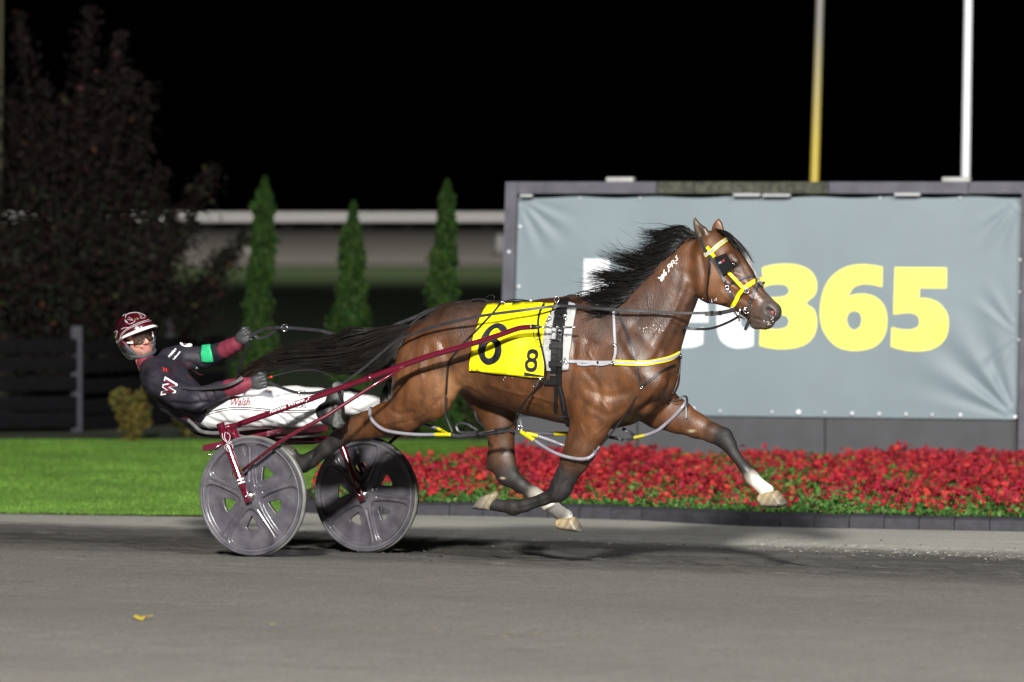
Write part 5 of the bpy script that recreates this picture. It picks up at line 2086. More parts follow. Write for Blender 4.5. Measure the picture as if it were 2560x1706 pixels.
# shafts
shp = [(600, 1060, -.58), (700, 1025, -.555), (820, 982, -.52), (924, 945, -.49), (1060, 895, -.45), (1160, 866, -.42), (1240, 841, -.40), (1285, 825, -.39), (1305, 820, -.388), (1332, 818, -.385)]
shW = np.array([tuple(PW(*p)) for p in spline(shp, n=5)])
MB().tube([Vector(p) for p in shW], list(np.linspace(0.0175, 0.0155, len(shW))), 16).build("shaft", M_RED, sulky)
shFar = mirrorV(shW)
MB().tube([Vector(p) for p in shFar], list(np.linspace(0.0175, 0.0155, len(shFar))), 16).build("shaft", M_RED, sulky)
TSH = Target(*(lambda m: (m.v, m.f))(MB().tube([Vector(p) for p in shW], list(np.linspace(0.0175, 0.0155, len(shW))), 16)))
V, Fc = lettering("Ronnie Wrenn Jr", (676, 1036), (778, 1000), 10, TSH, off=0.002, bold=0.012, shear=0.35)
obj("shaft_lettering", V, Fc, mat("letter_white", (0.8, 0.8, 0.82), 0.5), sulky, smooth=False)
# sleeve joint, brace, struts
for far in (0, 1):
    def X(pts):
        A = np.array([tuple(PW(*p)) for p in pts])
        return [Vector(p) for p in (mirrorV(A) if far else A)]
    br = X([(606, 1177, -.775), (705, 1101, -.755), (760, 1070, -.735), (816, 1040, -.67), (930, 966, -.555), (1012, 916, -.468)])
    MB().tube(br, [0.0095, 0.0105, 0.011, 0.011, 0.0105, 0.008], 12).build("brace", M_RED, sulky)
    MB().tube(X([(920, 947, -.491), (929, 943.5, -.489)]), 0.0185, 16).build("shaft_sleeve", M_RED, sulky)
    MB().tube(X([(706, 1106, -.75), (745, 1080, -.64), (770, 1062, -.54)]), 0.007, 10).build("strut", M_RED, sulky)
    MB().tube(X([(578, 1068, -.62), (590, 1100, -.60), (592, 1118, -.58)]), 0.012, 10).build("seat_strut", M_RED, sulky)
    MB().tube(X([(560, 1070, -.72), (600, 1061, -.585)]), 0.016, 12).build("shaft_root", M_RED, sulky)
    # tip fitting: bright quick-hitch pin
    MB().tube(X([(1332, 818, -.385), (1342, 818, -.384), (1350, 818, -.384)]), [0.017, 0.0125, 0.009], 12).build("tip_ferrule", M_BLKT, sulky)
    pin = MB().tube(X([(1348, 818, -.384), (1420, 819, -.37), (1432, 819, -.368), (1441, 819, -.366)]), [0.0055, 0.0055, 0.0065, 0.0025], 10).build("hitch_pin", M_CHROME, sulky)
    for k in (1356, 1374, 1390, 1408):
        MB().tube(X([(k, 818.4, -.381), (k + 4, 818.4, -.38)]), 0.0095, 10).build("pin_collar", M_CHROME, pin)
    MB().tube(X([(1333, 830, -.40), (1336, 846, -.40), (1345, 850, -.40), (1352, 840, -.40)]), 0.003, 8).build("hitch_loop", M_BLKT, sulky)
    # footrest
    MB().tube(X([(846, 975, -.505), (856, 1004, -.42), (858, 1030, -.34), (860, 1065, -.26)]), 0.011, 10).build("footrest", M_BLKT, sulky)

# seat: bucket, rim tube, plate under it
prof = [(470, 1047), (486, 1062), (505, 1077), (545, 1081), (600, 1072), (660, 1066), (700, 1066)]
cs = spline(prof, n=5)
uw = [P(x, y, -.12) for x, y in cs]
V, Fc = [], []
vs_ = np.linspace(-0.19, 0.19, 13)
for (u, _, w) in uw:
    for v in vs_:
        V.append(R2W(u, v, w + 0.35 * abs(v / .19) ** 3 * 0.06 - 0.03))
nv = len(vs_)
T = [[i * nv + j, (i + 1) * nv + j, (i + 1) * nv + j + 1, i * nv + j + 1] for i in range(len(uw) - 1) for j in range(nv - 1)]
V = np.array([tuple(p) for p in V])
n0 = len(V)
V2 = np.vstack([V, V - [0, 0, 0.012]])
Fc = T + [[a + n0 for a in t[::-1]] for t in T]
obj("seat", V2, Fc, M_BLKT, sulky)
M_GTUBE = mat("grey_tube", (0.10, 0.095, 0.095), 0.35, spec=0.6, var=0.3, vscale=25)
for s in (-1, 1):
    pts = [R2W(u, s * .195, w - 0.006) for (u, _, w) in (P(x, y, -.195) for x, y in cs)]
    MB().tube(pts, 0.0125, 10).build("seat_rail", M_GTUBE, sulky)
a_, b_ = P(515, 1113, -.30), P(690, 1072, -.30)
q = [R2W(a_[0], -.34, a_[2]), R2W(b_[0], -.24, b_[2]), R2W(b_[0] + .05, .24, b_[2]), R2W(a_[0] + .05, .34, a_[2])]
V = [tuple(p) for p in q] + [tuple(p - Vector((0, 0, .035))) for p in q]
obj("seat_plate", V, [[0, 1, 2, 3], [7, 6, 5, 4], [0, 4, 5, 1], [1, 5, 6, 2], [2, 6, 7, 3], [3, 7, 4, 0]], M_RED, sulky, smooth=False)
MB().tube([PW(552, 1112, -.33), PW(530, 1126, -.33), PW(520, 1137, -.33), PW(533, 1138, -.33)], 0.004, 8).build("tail_hook", M_CHROME, sulky)
# spider emblem on the near fork
TF = Target(*(lambda m: (m.v, m.f))(MB().tube([forkN[1].lerp(forkN[2], k) for k in (0, .3, .6, .78, .9)], [0.0235, 0.0235, 0.0225, 0.021, 0.019], 16)))


def z5(X, Y):
    return (460 + X / 3.795, 1040 + Y / 3.795)


mk = MB()
for pth in ([(412, 255), (370, 215), (362, 165)], [(412, 255), (385, 205), (390, 155)], [(420, 255), (435, 215), (432, 180), (405, 158)], [(415, 262), (385, 290), (392, 312)], [(420, 262), (402, 310), (420, 340)],
            [(425, 262), (455, 275), (465, 310)], [(425, 258), (448, 245), (455, 262)]):
    V, Fc = strap([z5(*p) for p in pth], 1.0, TF, off=0.001, thick=0.0015, step=2, sm=0)
    mk.add(V, Fc)
mk.build("spider_emblem", MATS["letter_white"], sulky)
V, Fc = strap([z5(415, 248), z5(418, 272)], 3.4, TF, off=0.0015, thick=0.0018, step=2, sm=0)
obj("spider_body", V, Fc, mat("emblem_grey", (0.12, 0.13, 0.15), 0.5), sulky)

# ================================================================== THE DRIVER
drv = thing("person", "driver leaning back in the sulky, dark jacket, white trousers, maroon helmet, holding reins", "person", R2W(*P(520, 1075, 0)))
M_JACKET = vcol_mat("jacket_cloth", rough=0.62, spec=0.35, nscale=6, namp=0.2, bump=0.55, bscale=12)
M_PANTS = vcol_mat("trouser_cloth", rough=0.7, spec=0.3, nscale=6, namp=0.06, bump=0.8, bscale=15)
M_GLOVE = mat("glove_grey", (0.035, 0.035, 0.038), 0.55, var=0.2, vscale=30, bump=0.3, bscale=50)
M_SKIN = vcol_mat("skin", rough=0.5, spec=0.4, nscale=60, namp=0.08, sss=0.1)
M_MAR = mat("maroon_cloth", (0.14, 0.012, 0.03), 0.7, var=0.2, vscale=10, bump=0.4, bscale=18)
NAVY = (0.017, 0.014, 0.022)
MARO = (0.14, 0.012, 0.03)


def toW(V):
    return np.column_stack([OX + V[:, 0] * ct + V[:, 1] * st, OY - V[:, 0] * st + V[:, 1] * ct, V[:, 2]])


def C3(f, a, b, k=0.02, col=NAVY, cw=1.0):
    """a, b = (px, py, v, radius px)"""
    p, q = P(*a[:3]), P(*b[:3])
    fn, lo, hi = cone(p, q, a[3] * sc(p), b[3] * sc(q))
    f.add(fn, lo, hi, k, col, cw=cw)


def wrinkle(V, N, lines, mm=1.0):
    px, _ = project(V)
    d_ = np.zeros(len(V))
    nearm = (N @ np.array([0, -1.0, 0])) > 0
    for pts, h, w in lines:
        d_ += h / 1000 * mm * np.exp(-(dist_poly(px, pts) / w) ** 2) * nearm
    return V + N * d_[:, None]


def outN(V, Q):
    N = vnormals(V, Q)
    return N


# jacket -------------------------------------------------------------
FJ = Field((-1.5, -.45, .55), (0.1, .45, 1.5), 0.0055)
for a, b in (((497, 1030, 0, 36, .165), (452, 990, 0, 45, .18)), ((452, 990, 0, 45, .18), (412, 948, 0, 50, .185)), ((412, 948, 0, 50, .185), (398, 930, 0, 40, .165))):
    E(a, b, 0.03, NAVY, fld=FJ)
E((396, 928, 0, 36, .15), (380, 920, 0, 24, .09), 0.03, NAVY, fld=FJ)
# shoulders and sleeves
C3(FJ, (395, 938, -.16, 32), (398, 956, -.225, 35), 0.03)
C3(FJ, (398, 956, -.225, 35), (446, 985, -.27, 33), 0.025)
C3(FJ, (446, 985, -.27, 33), (494, 998, -.285, 30), 0.025)
C3(FJ, (494, 998, -.285, 28), (548, 978, -.25, 23), 0.02)
C3(FJ, (548, 978, -.25, 22), (575, 970, -.235, 21), 0.02)
C3(FJ, (425, 900, .10, 32), (448, 898, .18, 33), 0.03)
C3(FJ, (448, 898, .18, 33), (515, 894, .235, 27), 0.025)
C3(FJ, (515, 894, .235, 27), (560, 876, .20, 23), 0.02)
# loose folds below the arm and at the waist
C3(FJ, (470, 1010, -.16, 26), (500, 1030, -.15, 26), 0.03)
C3(FJ, (420, 1010, -.10, 24), (480, 1044, -.10, 22), 0.03)
V, JQ = FJ.mesh(2)
JV = toW(V)
JN = vnormals(JV, JQ)
if np.mean(np.einsum('ij,ij->i', JN, JV - JV.mean(0))) < 0:
    JN, JQ = -JN, JQ[:, ::-1]
JV = wrinkle(JV, JN, [
    ([(362, 972), (366, 1000), (390, 1020)], -9, 5), ([(358, 955), (362, 985), (380, 1010), (420, 1028)], -8, 4), ([(430, 1008), (470, 1012), (520, 1006)], -9, 5), ([(440, 1020), (480, 1024), (510, 1012)], 6, 5),
    ([(400, 1024), (430, 1036), (470, 1044)], -7, 4), ([(420, 1018), (450, 1030), (490, 1038)], 6, 4), ([(470, 975), (490, 985), (500, 1002)], -6, 4), ([(480, 960), (505, 975), (515, 995)], -5, 4),
    ([(455, 945), (475, 960), (498, 968)], -5, 5), ([(405, 930), (440, 948), (470, 950)], -5, 6), ([(400, 915), (430, 925), (470, 920)], 4, 6), ([(520, 880), (530, 892), (535, 905)], -5, 4),
    ([(495, 880), (500, 895), (505, 910)], -5, 4), ([(470, 905), (490, 915), (500, 925)], -5, 5), ([(540, 868), (548, 880), (552, 892)], -5, 3.5), ([(525, 968), (532, 980), (535, 996)], -5, 3.5),
    ([(380, 965), (400, 975), (415, 990)], -4, 5), ([(345, 930), (365, 940), (385, 938)], -4, 5)])
jpx, _ = project(JV)
JC = np.tile(np.array(NAVY), (len(JV), 1))
jk = obj("jacket", JV, JQ, M_JACKET, drv, vcol=JC)
TJ = Target(JV, JQ)


def part_sdf(name, build, m, lo, hi, h, col=None, sm=1, parent=None):
    F_ = Field(lo, hi, h)
    build(F_)
    V, Q = F_.mesh(sm)
    W = toW(V)
    N = vnormals(W, Q)
    if np.mean(np.einsum('ij,ij->i', N, W - W.mean(0))) < 0:
        Q = Q[:, ::-1]
    o = obj(name, W, Q, m, parent or drv, vcol=None if col is None else np.tile(np.array(col), (len(W), 1)))
    return o, W, Q


def bx(pts, pad):
    A = np.array([P(*p) for p in pts])
    return tuple(A.min(0) - pad), tuple(A.max(0) + pad)


# cuffs and hem of the maroon underlayer
lo, hi = bx([(555, 978, -.25), (632, 955, -.21)], .09)
part_sdf("cuff", lambda f: (C3(f, (572, 971, -.238, 22.5), (592, 967, -.228, 20.5), .01), C3(f, (592, 967, -.228, 21.5), (606, 963, -.22, 20), .006), C3(f, (606, 963, -.22, 18), (626, 957, -.21, 14), .01)), M_MAR, lo, hi, .005)
lo, hi = bx([(560, 876, .20), (604, 858, .17)], .09)
part_sdf("cuff", lambda f: (C3(f, (562, 875, .198, 22.5), (578, 867, .19, 20.5), .01), C3(f, (578, 867, .19, 21), (590, 861, .183, 19), .006), C3(f, (590, 861, .183, 17), (602, 853, .175, 14), .01)), M_MAR, lo, hi, .005)
lo, hi = bx([(480, 1050, 0), (505, 1020, 0)], .25)
part_sdf("hem_band", lambda f: E((507, 1035, 0, 36, .168), (500, 1031, 0, 38, .172), .01, MARO, fld=f), M_MAR, lo, hi, .006)
lo, hi = bx([(350, 895, 0), (390, 930, 0)], .14)
part_sdf("collar", lambda f: (E((374, 918, 0, 27, .082), (366, 906, .005, 22, .068), .015, MARO, fld=f)), M_MAR, lo, hi, .005)

# trousers -----------------------------------------------------------
FP = Field((-1.0, -.5, .50), (0.75, .5, 1.2), 0.006)
WP = (0.70, 0.70, 0.71)
E((522, 1038, 0, 33, .16), (550, 1040, 0, 34, .16), 0.03, WP, fld=FP)


def leg(f, s):
    pts = [(534, 1040, -.09, 35), (590, 1031, -.14, 39), (650, 1030, -.19, 38), (700, 1032, -.22, 35), (760, 1034, -.26, 32), (806, 1034, -.29, 29)]
    for a, b in zip(pts[:-1], pts[1:]):
        p, q = P(*a[:3]), P(*b[:3])
        r1, r2 = a[3] * sc(p), b[3] * sc(q)
        p, q = (p[0], s * p[1] * -1 if s > 0 else p[1], p[2]), (q[0], s * q[1] * -1 if s > 0 else q[1], q[2])
        if s > 0:
            p, q = (p[0] + .02, p[1], p[2] + .05), (q[0] + .03, q[1], q[2] + (.055 if b[0] < 780 else .02))
        fn, lo, hi = cone(p, q, r1, r2)
        f.add(fn, lo, hi, .02, WP)


leg(FP, -1)
leg(FP, 1)
V, PQ = FP.mesh(2)
PV = toW(V)
PN = vnormals(PV, PQ)
if np.mean(np.einsum('ij,ij->i', PN, PV - PV.mean(0))) < 0:
    PN, PQ = -PN, PQ[:, ::-1]
PV = wrinkle(PV, PN, [
    ([(520, 1045), (550, 1058), (580, 1060)], -8, 5), ([(540, 1030), (560, 1046), (570, 1062)], -6, 5), ([(600, 1045), (620, 1055), (650, 1060)], -8, 5), ([(640, 1038), (655, 1050), (680, 1060)], -7, 5),
    ([(680, 1030), (700, 1045), (720, 1062)], -8, 4), ([(715, 1035), (735, 1048), (760, 1058)], -7, 4), ([(700, 1055), (740, 1064), (780, 1060)], 8, 5), ([(760, 1040), (780, 1052), (800, 1056)], -6, 4),
    ([(610, 1000), (640, 1008), (690, 1010)], -6, 5), ([(660, 990), (700, 996), (730, 1000)], -5, 4), ([(560, 1010), (600, 1008), (640, 1012)], -4, 5), ([(780, 1012), (790, 1025), (795, 1040)], -6, 4),
    ([(880, 1025), (905, 1035), (915, 1050)], -6, 4), ([(865, 1040), (885, 1055), (890, 1065)], -6, 4)])
obj("trousers", PV, PQ, M_PANTS, drv, vcol=np.tile(np.array(WP), (len(PV), 1)))
TP = Target(PV, PQ)
M_PK = mat("stripe_black", (0.012, 0.01, 0.012), 0.6)
M_PM = mat("stripe_maroon", (0.10, 0.012, 0.025), 0.6)
for dy, m, w in ((0, M_PK, 2.0), (5.2, M_PM, 1.7)):
    V, Fc = strap([(502, 1037 + dy), (523, 1031 + dy), (545, 1025 + dy), (575, 1020 + dy), (610, 1019 + dy), (650, 1022 + dy), (700, 1026 + dy), (740, 1027 + dy), (800, 1024 + dy)], w, TP, off=.0018, thick=.002, step=4)
    obj("side_stripe", V, Fc, m, drv)
V, Fc = lettering("Walsh", (580, 1016), (627, 1015), 18, TP, off=.008, shear=0.4)
obj("trouser_lettering", V, Fc, mat("letter_red", (0.30, 0.02, 0.03), 0.6), drv, smooth=False)
V, Fc = lettering("ATIONS.ORG", (716, 1022), (766, 1021), 8, TP, off=.006, bold=0.012)
obj("trouser_print", V, Fc, mat("letter_grey", (0.04, 0.04, 0.04), 0.6), drv, smooth=False)

# boots --------------------------------------------------------------
M_BOOT = mat("boot_black", (0.016, 0.016, 0.017), 0.5, var=0.4, vscale=30, bump=0.3, bscale=40)
M_SOLE = mat("boot_sole_grey", (0.10, 0.105, 0.10), 0.75, var=0.35, vscale=40, bump=0.6, bscale=60)
for s in (-1, 1):
    v0 = -.31
    def bt(f):
        for a, b, k in (((812, 1032, v0, 25), (824, 1034, v0, 27), .015), ((824, 1044, v0, 22), (835, 1056, v0, 15), .015), ((826, 1026, v0, 22), (836, 990, v0, 17), .02), ((836, 990, v0, 18), (840, 968, v0, 13), .015)):
            p, q = P(*a[:3]), P(*b[:3])
            p, q = ((x[0] + (.03 if s > 0 else 0), x[1] * -s if s > 0 else x[1], x[2]) for x in (p, q))
            fn, lo, hi = cone(p, q, a[3] * .0023, b[3] * .0023)
            f.add(fn, lo, hi, k, (0, 0, 0))
    A = np.array([P(795, 1075, v0), P(860, 950, v0)])
    if s > 0:
        A[:, 1] *= -1
        A[:, 0] += .03
    o, W, Q = part_sdf("boot", bt, M_BOOT, tuple(A.min(0) - .1), tuple(A.max(0) + .1), .006)
    def so(f):
        lp = [(840, 1071), (850, 1072), (858, 1060), (855, 1040), (852, 1010), (854, 985), (851, 960), (843, 954), (836, 960), (838, 985), (840, 1010), (842, 1035), (836, 1055)]
        L = [(x + (.03 if s > 0 else 0), z) for x, z in UW(lp, v0)]
        fn, lo, hi = inflated(L, v0 * -s if s > 0 else v0, .012, .046)
        f.add(fn, lo, hi, .005, (0, 0, 0))
    part_sdf("boot_sole", so, M_SOLE, tuple(A.min(0) - .1), tuple(A.max(0) + .1), .005)


# gloves -------------------------------------------------------------
def fist(c, wrist, fwd, up, name, s):
    """closed hand: palm, four curled fingers of unequal length, thumb across them"""
    c, wrist = Vector(c), Vector(wrist)
    f = Vector(fwd).normalized()
    uvec = (Vector(up) - f * Vector(up).dot(f)).normalized()
    side = f.cross(uvec) * s                # back of hand -> palm side
    F_ = Field(tuple(np.array(c) - .12), tuple(np.array(c) + .12), .0034)

    def a(p, q, r1, r2, k=.006):
        fn, lo, hi = cone(tuple(p), tuple(q), r1, r2)
        F_.add(fn, lo, hi, k, (0, 0, 0))
    a(wrist, c - f * .035, .026, .028, .02)
    a(c - f * .03 + uvec * .018, c + f * .012 + uvec * .024, .021, .018, .02)
    a(c - f * .03 - uvec * .016, c + f * .010 - uvec * .024, .021, .017, .02)
    a(c - f * .01 + uvec * .02, c - f * .01 - uvec * .02, .022, .021, .02)
    for i, (o, L) in enumerate(((.031, .030), (.011, .034), (-.010, .032), (-.030, .026))):
        k0 = c + f * .014 + uvec * o - side * .006
        k1 = k0 + f * L * .75 + side * .010
        k2 = k1 + side * .030 - f * .006
        k3 = k2 - f * L * .8 + side * .002
        a(k0, k1, .0112, .0102, .005)
        a(k1, k2, .0102, .0095, .005)
        a(k2, k3, .0095, .0085, .004)
    t0 = c - f * .022 + uvec * .030 + side * .016
    t1 = t0 + f * .026 + uvec * .014 + side * .012
    t2 = t1 + f * .026 - uvec * .010 + side * .008
    a(t0, t1, .0135, .0115, .008)
    a(t1, t2, .0115, .0095, .005)
    V, Q = F_.mesh(1)
    N = vnormals(V, Q)
    if np.mean(np.einsum('ij,ij->i', N, V - V.mean(0))) < 0:
        Q = Q[:, ::-1]
    return obj(name, V, Q, M_GLOVE, drv)


hN, hF = PW(648, 956, -.20), PW(611, 843, .16)
fist(hN, PW(622, 958, -.21), PW(680, 952, -.19) - hN, (0.1, -0.35, 1), "glove", -1)
fist(hF, PW(594, 857, .18), PW(640, 830, .15) - hF, (-.25, -.3, 1), "glove", -1)

# armband, badges, lettering ----------------------------------------
M_BAND = mat("armband_green", (0.02, 0.42, 0.17), 0.65, var=0.12, vscale=30, bump=0.2)
V, Fc = patch([[(503, 866), (527, 863), (530, 880), (534, 903), (519, 907), (505, 905), (503, 885)]], TJ, .004, .003, step=6)
obj("armband", V, Fc, M_BAND, drv)
M_WHT = MATS["letter_white"]
V, Fc = lettering("W", (438, 995), (447, 951), 35, TJ, off=.008, bold=0.085)
obj("sleeve_letter_edge", V, Fc, M_WHT, drv, smooth=False)
V, Fc = lettering("W", (435.5, 990), (442.5, 956), 28, TJ, off=.0105, bold=0.05)
obj("sleeve_letter", V, Fc, mat("letter_maroon", (0.13, 0.01, 0.03), 0.6), drv, smooth=False)
V, Fc = lettering("grattan", (423, 899), (443, 876), 8, TJ, off=.004, bold=0.02, shear=0.3)
obj("chest_lettering", V, Fc, M_WHT, drv, smooth=False)
V, Fc = lettering("helmets", (434, 902), (451, 881), 5, TJ, off=.004, bold=0.025)
obj("chest_lettering", V, Fc, M_WHT, drv, smooth=False)
V, Fc = lettering("W", (404, 929), (421, 934), 10, TJ, off=.004, bold=0.03)
obj("chest_badge", V, Fc, mat("badge_red", (0.55, 0.02, 0.02), 0.6), drv, smooth=False)
V, Fc = patch([cspline([(450, 858), (462, 862), (478, 861), (480, 867), (468, 869), (454, 865)], 4)], TJ, .003, .002, step=4)
obj("shoulder_badge_edge", V, Fc, M_WHT, drv)
V, Fc = patch([cspline([(454, 861), (464, 864), (474, 864), (475, 866), (466, 867), (457, 864)], 4)], TJ, .0055, .002, step=4)
obj("shoulder_badge", V, Fc, MATS["letter_maroon"], drv)
V, Fc = lettering("E", (488, 921), (494, 925), 6, TJ, off=.004, bold=0.03)
obj("small_badge", V, Fc, mat("badge_mint", (0.35, 0.7, 0.5), 0.6), drv, smooth=False)
M_PIPE = mat("piping_maroon", (0.10, 0.008, 0.02), 0.6)
for pth in ([(445, 905), (435, 920), (428, 932)], [(446, 905), (462, 912), (478, 910), (480, 904)], [(450, 908), (470, 918), (490, 930), (498, 936), (508, 937)], [(465, 938), (480, 950)], [(420, 926), (430, 940), (436, 946)]):
    V, Fc = strap(pth, 1.3, TJ, off=.002, thick=.002, step=3)
    obj("piping", V, Fc, M_PIPE, drv)

# head ---------------------------------------------------------------
HCW = PW(345, 846, 0.0)
fdir = Vector((math.sin(math.radians(30)), -math.cos(math.radians(30)), 0.05)).normalized()
upv = Vector((-0.30, -0.02, 0.95))
upv = (upv - fdir * upv.dot(fdir)).normalized()
xdir = fdir.cross(upv)
MH = Matrix((xdir, fdir, upv)).transposed()


def HL(x, y, z):
    return tuple(HCW + MH @ Vector((x, y, z)))


FH = Field(tuple(np.array(HCW) - .2), tuple(np.array(HCW) + .2), .0038)
SK = (0.60, 0.275, 0.195)
BEARD = (0.10, 0.06, 0.042)


def hs(c, r, k=.012, col=SK, cw=1.0, sub=False):
    fn, lo, hi = ellipsoid(HL(*c), r, MH)
    FH.add(fn, lo, hi, k, None if sub else col, sub=sub, cw=cw)


def hc(a, b, r1, r2, k=.008, col=SK, sub=False, cw=1.0):
    fn, lo, hi = cone(HL(*a), HL(*b), r1, r2)
    FH.add(fn, lo, hi, k, None if sub else col, sub=sub, cw=cw)


hs((0, -.01, .04), (.074, .092, .085))
hs((0, .012, -.03), (.066, .072, .075))
hs((0, .052, -.088), (.037, .033, .027), .02, BEARD)                    # chin
hc((-.052, .012, -.055), (-.022, .058, -.092), .022, .016, .02, BEARD)
hc((.052, .012, -.055), (.022, .058, -.092), .022, .016, .02, BEARD)
hc((-.038, .068, .022), (.038, .068, .022), .014, .014, .012, (0.30, 0.15, 0.10))   # brow
hc((0, .078, .010), (0, .103, -.026), .0085, .0135, .010)               # nose
hs((-.014, .090, -.030), (.010, .011, .009), .006)
hs((.014, .090, -.030), (.010, .011, .009), .006)
hs((-.042, .058, -.022), (.022, .020, .020), .014, (0.60, 0.27, 0.21))  # cheeks
hs((.042, .058, -.022), (.022, .020, .020), .014, (0.60, 0.27, 0.21))
hs((-.031, .080, .001), (.018, .016, .012), .008, sub=True)
hs((.031, .080, .001), (.018, .016, .012), .008, sub=True)
hc((-.024, .074, -.050), (.024, .074, -.050), .010, .010, .008, BEARD, cw=1.6)   # moustache
hc((-.018, .080, -.060), (.018, .080, -.060), .0055, .0055, .003, (0.45, 0.17, 0.15), cw=3)
hc((-.016, .076, -.071), (.016, .076, -.071), .008, .008, .004, (0.42, 0.18, 0.15), cw=1.5)
hc((-.020, .088, -.0655), (.020, .088, -.0655), .0025, .0025, .003, sub=True)
fn, lo, hi = cone(HL(0, -.012, -.055), tuple(PW(372, 925, 0)), .054, .056)
FH.add(fn, lo, hi, .02, SK)
V, Q = FH.mesh(1)
N = vnormals(V, Q)
if np.mean(np.einsum('ij,ij->i', N, V - V.mean(0))) < 0:
    Q = Q[:, ::-1]
obj("head", V, Q, M_SKIN, drv, vcol=FH.colours(V, .006))
TFace = Target(V, Q)
M_EYEW = mat("eye_white", (0.55, 0.5, 0.47), 0.2)
M_IRIS = mat("eye_iris", (0.03, 0.02, 0.015), 0.15)
for s in (-1, 1):
    for nm, c, r, m in (("eye", (s * .031, .064, .000), .0125, M_EYEW), ("iris", (s * .031 + .003, .0745, .0005), .0052, M_IRIS)):
        F_ = Field(tuple(np.array(HL(*c)) - .02), tuple(np.array(HL(*c)) + .02), .0025)
        F_.add(*ellipsoid(HL(*c), (r, r, r * .8), MH), .001, (0, 0, 0))
        v_, q_ = F_.mesh(1)
        obj(nm, v_, q_, m, drv)

# helmet shell with face opening
FS = Field(tuple(np.array(HCW) - .21), tuple(np.array(HCW) + .21), .0042)
FS.add(*ellipsoid(HL(0, -.016, .042), (.118, .146, .122), MH), .001, (1, 0, 0))
fn, lo, hi = ellipsoid(HL(0, -.028, -.02), (.108, .116, .125), MH)
FS.add(fn, lo, hi, .03, (0, 0, 0))


def halfcut(nl, d):
    nw = MH @ Vector(nl).normalized()
    c = HCW + nw * d

    def fn(x, y, z):
        return -((x - c.x) * nw.x + (y - c.y) * nw.y + (z - c.z) * nw.z)
    return fn


def boxcut(x, y, z):
    X, Y, Z = x - HCW.x, y - HCW.y, z - HCW.z
    Yl = X * fdir.x + Y * fdir.y + Z * fdir.z
    Zl = X * upv.x + Y * upv.y + Z * upv.z
    # opening: in front of a line that runs forward and up from the jaw, below the brow
    return np.maximum(-(Yl - 0.020 - 0.25 * np.clip(-Zl, -1, 1)), Zl - 0.046)


lo_, hi_ = np.array(HCW) - .2, np.array(HCW) + .2
FS.add(boxcut, lo_, hi_, .006, sub=True)
FS.add(halfcut((0, .25, -1), 0.098), lo_, hi_, .006, sub=True)
FS.add(*ellipsoid(HL(0, -.012, .022), (.094, .116, .120), MH), .004, sub=True)
V, Q = FS.mesh(1)
N = vnormals(V, Q)
if np.mean(np.einsum('ij,ij->i', N, V - V.mean(0))) < 0:
    Q = Q[:, ::-1]
loc = (V - np.array(HCW)) @ np.array(MH)
HCc = np.tile(np.array((0.055, 0.003, 0.008)), (len(V), 1))
grey = (loc[:, 2] < -0.028 + 0.25 * np.clip(loc[:, 1] + .02, -1, .1))
HCc[grey] = (0.045, 0.048, 0.055)
hp_, _ = project(V)
blk_ = ((np.abs(np.sin(hp_[:, 0] * 0.13 + hp_[:, 1] * 0.11)) < 0.55) & (hp_[:, 0] < 318) & (hp_[:, 1] > 786) & (hp_[:, 1] < 832)) & ~grey
HCc[blk_] = (0.012, 0.008, 0.01)
M_HELM = vcol_mat("helmet_gloss", rough=0.22, spec=0.5, coat=0.5, nscale=20, namp=0.15)
helm = obj("helmet", V, Q, M_HELM, drv, vcol=HCc)
THm = Target(V, Q)
# peak
VV, n_ = [], 25
for side_ in (0, 1):
    for i in range(n_):
        a = math.radians(-70 + 140 * i / (n_ - 1))
        for j in range(4):
            r = 1.0 + 0.21 * (j / 3) * max(0.12, math.cos(a)) ** 0.8
            z = .054 + .016 * math.cos(a) - .020 * (1 - math.cos(a)) - 0.012 * j / 3
            VV.append(HL(math.sin(a) * .118 * r, -.014 + math.cos(a) * .142 * r, z - side_ * .006))
FFc = []
m_ = n_ * 4
for i in range(n_ - 1):
    for j in range(3):
        a = i * 4 + j
        FFc.append([a, a + 4, a + 5, a + 1])
        FFc.append([m_ + a + 1, m_ + a + 5, m_ + a + 4, m_ + a])
    FFc.append([i * 4 + 3, (i + 1) * 4 + 3, m_ + (i + 1) * 4 + 3, m_ + i * 4 + 3])
    FFc.append([(i + 1) * 4, i * 4, m_ + i * 4, m_ + (i + 1) * 4])
obj("peak", VV, FFc, mat("peak_white", (0.82, 0.82, 0.82), 0.3), helm)


def zh(X, Y):
    return (270 + X / 9.8, 760 + Y / 9.8)


for pth, w in (([(190, 930), (285, 870), (330, 740), (450, 620), (650, 510), (820, 440), (1010, 385)], 1.1), ([(215, 960), (300, 890), (345, 760), (470, 640), (640, 550), (790, 485), (930, 440), (1060, 415)], 1.1),
               ([(430, 340), (440, 280), (520, 235), (640, 215), (760, 225), (860, 260), (920, 310)], 1.0), ([(500, 325), (560, 360), (610, 405), (560, 400), (470, 380)], 1.0),
               ([(420, 380), (440, 440), (520, 490), (610, 470), (665, 410), (660, 370)], 1.1), ([(750, 240), (790, 290), (820, 320), (840, 280)], 0.9), ([(150, 700), (225, 660), (205, 780), (175, 830)], 1.2),
               ([(350, 300), (410, 265), (440, 262)], 1.2), ([(320, 625), (400, 590), (520, 590)], 1.6), ([(415, 400), (470, 440)], 1.5), ([(412, 430), (480, 460)], 1.2), ([(780, 340), (850, 355), (920, 330)], 0.9)):
    V, Fc = strap([zh(*p) for p in pth], w * 0.6, THm, off=.0012, thick=.0015, step=2, sm=0)
    obj("helmet_line", V, Fc, M_WHT, helm)
V, Fc = patch([cspline([zh(*p) for p in ((700, 345), (760, 355), (740, 390), (700, 385))], 3)], THm, .001, .001, step=3)
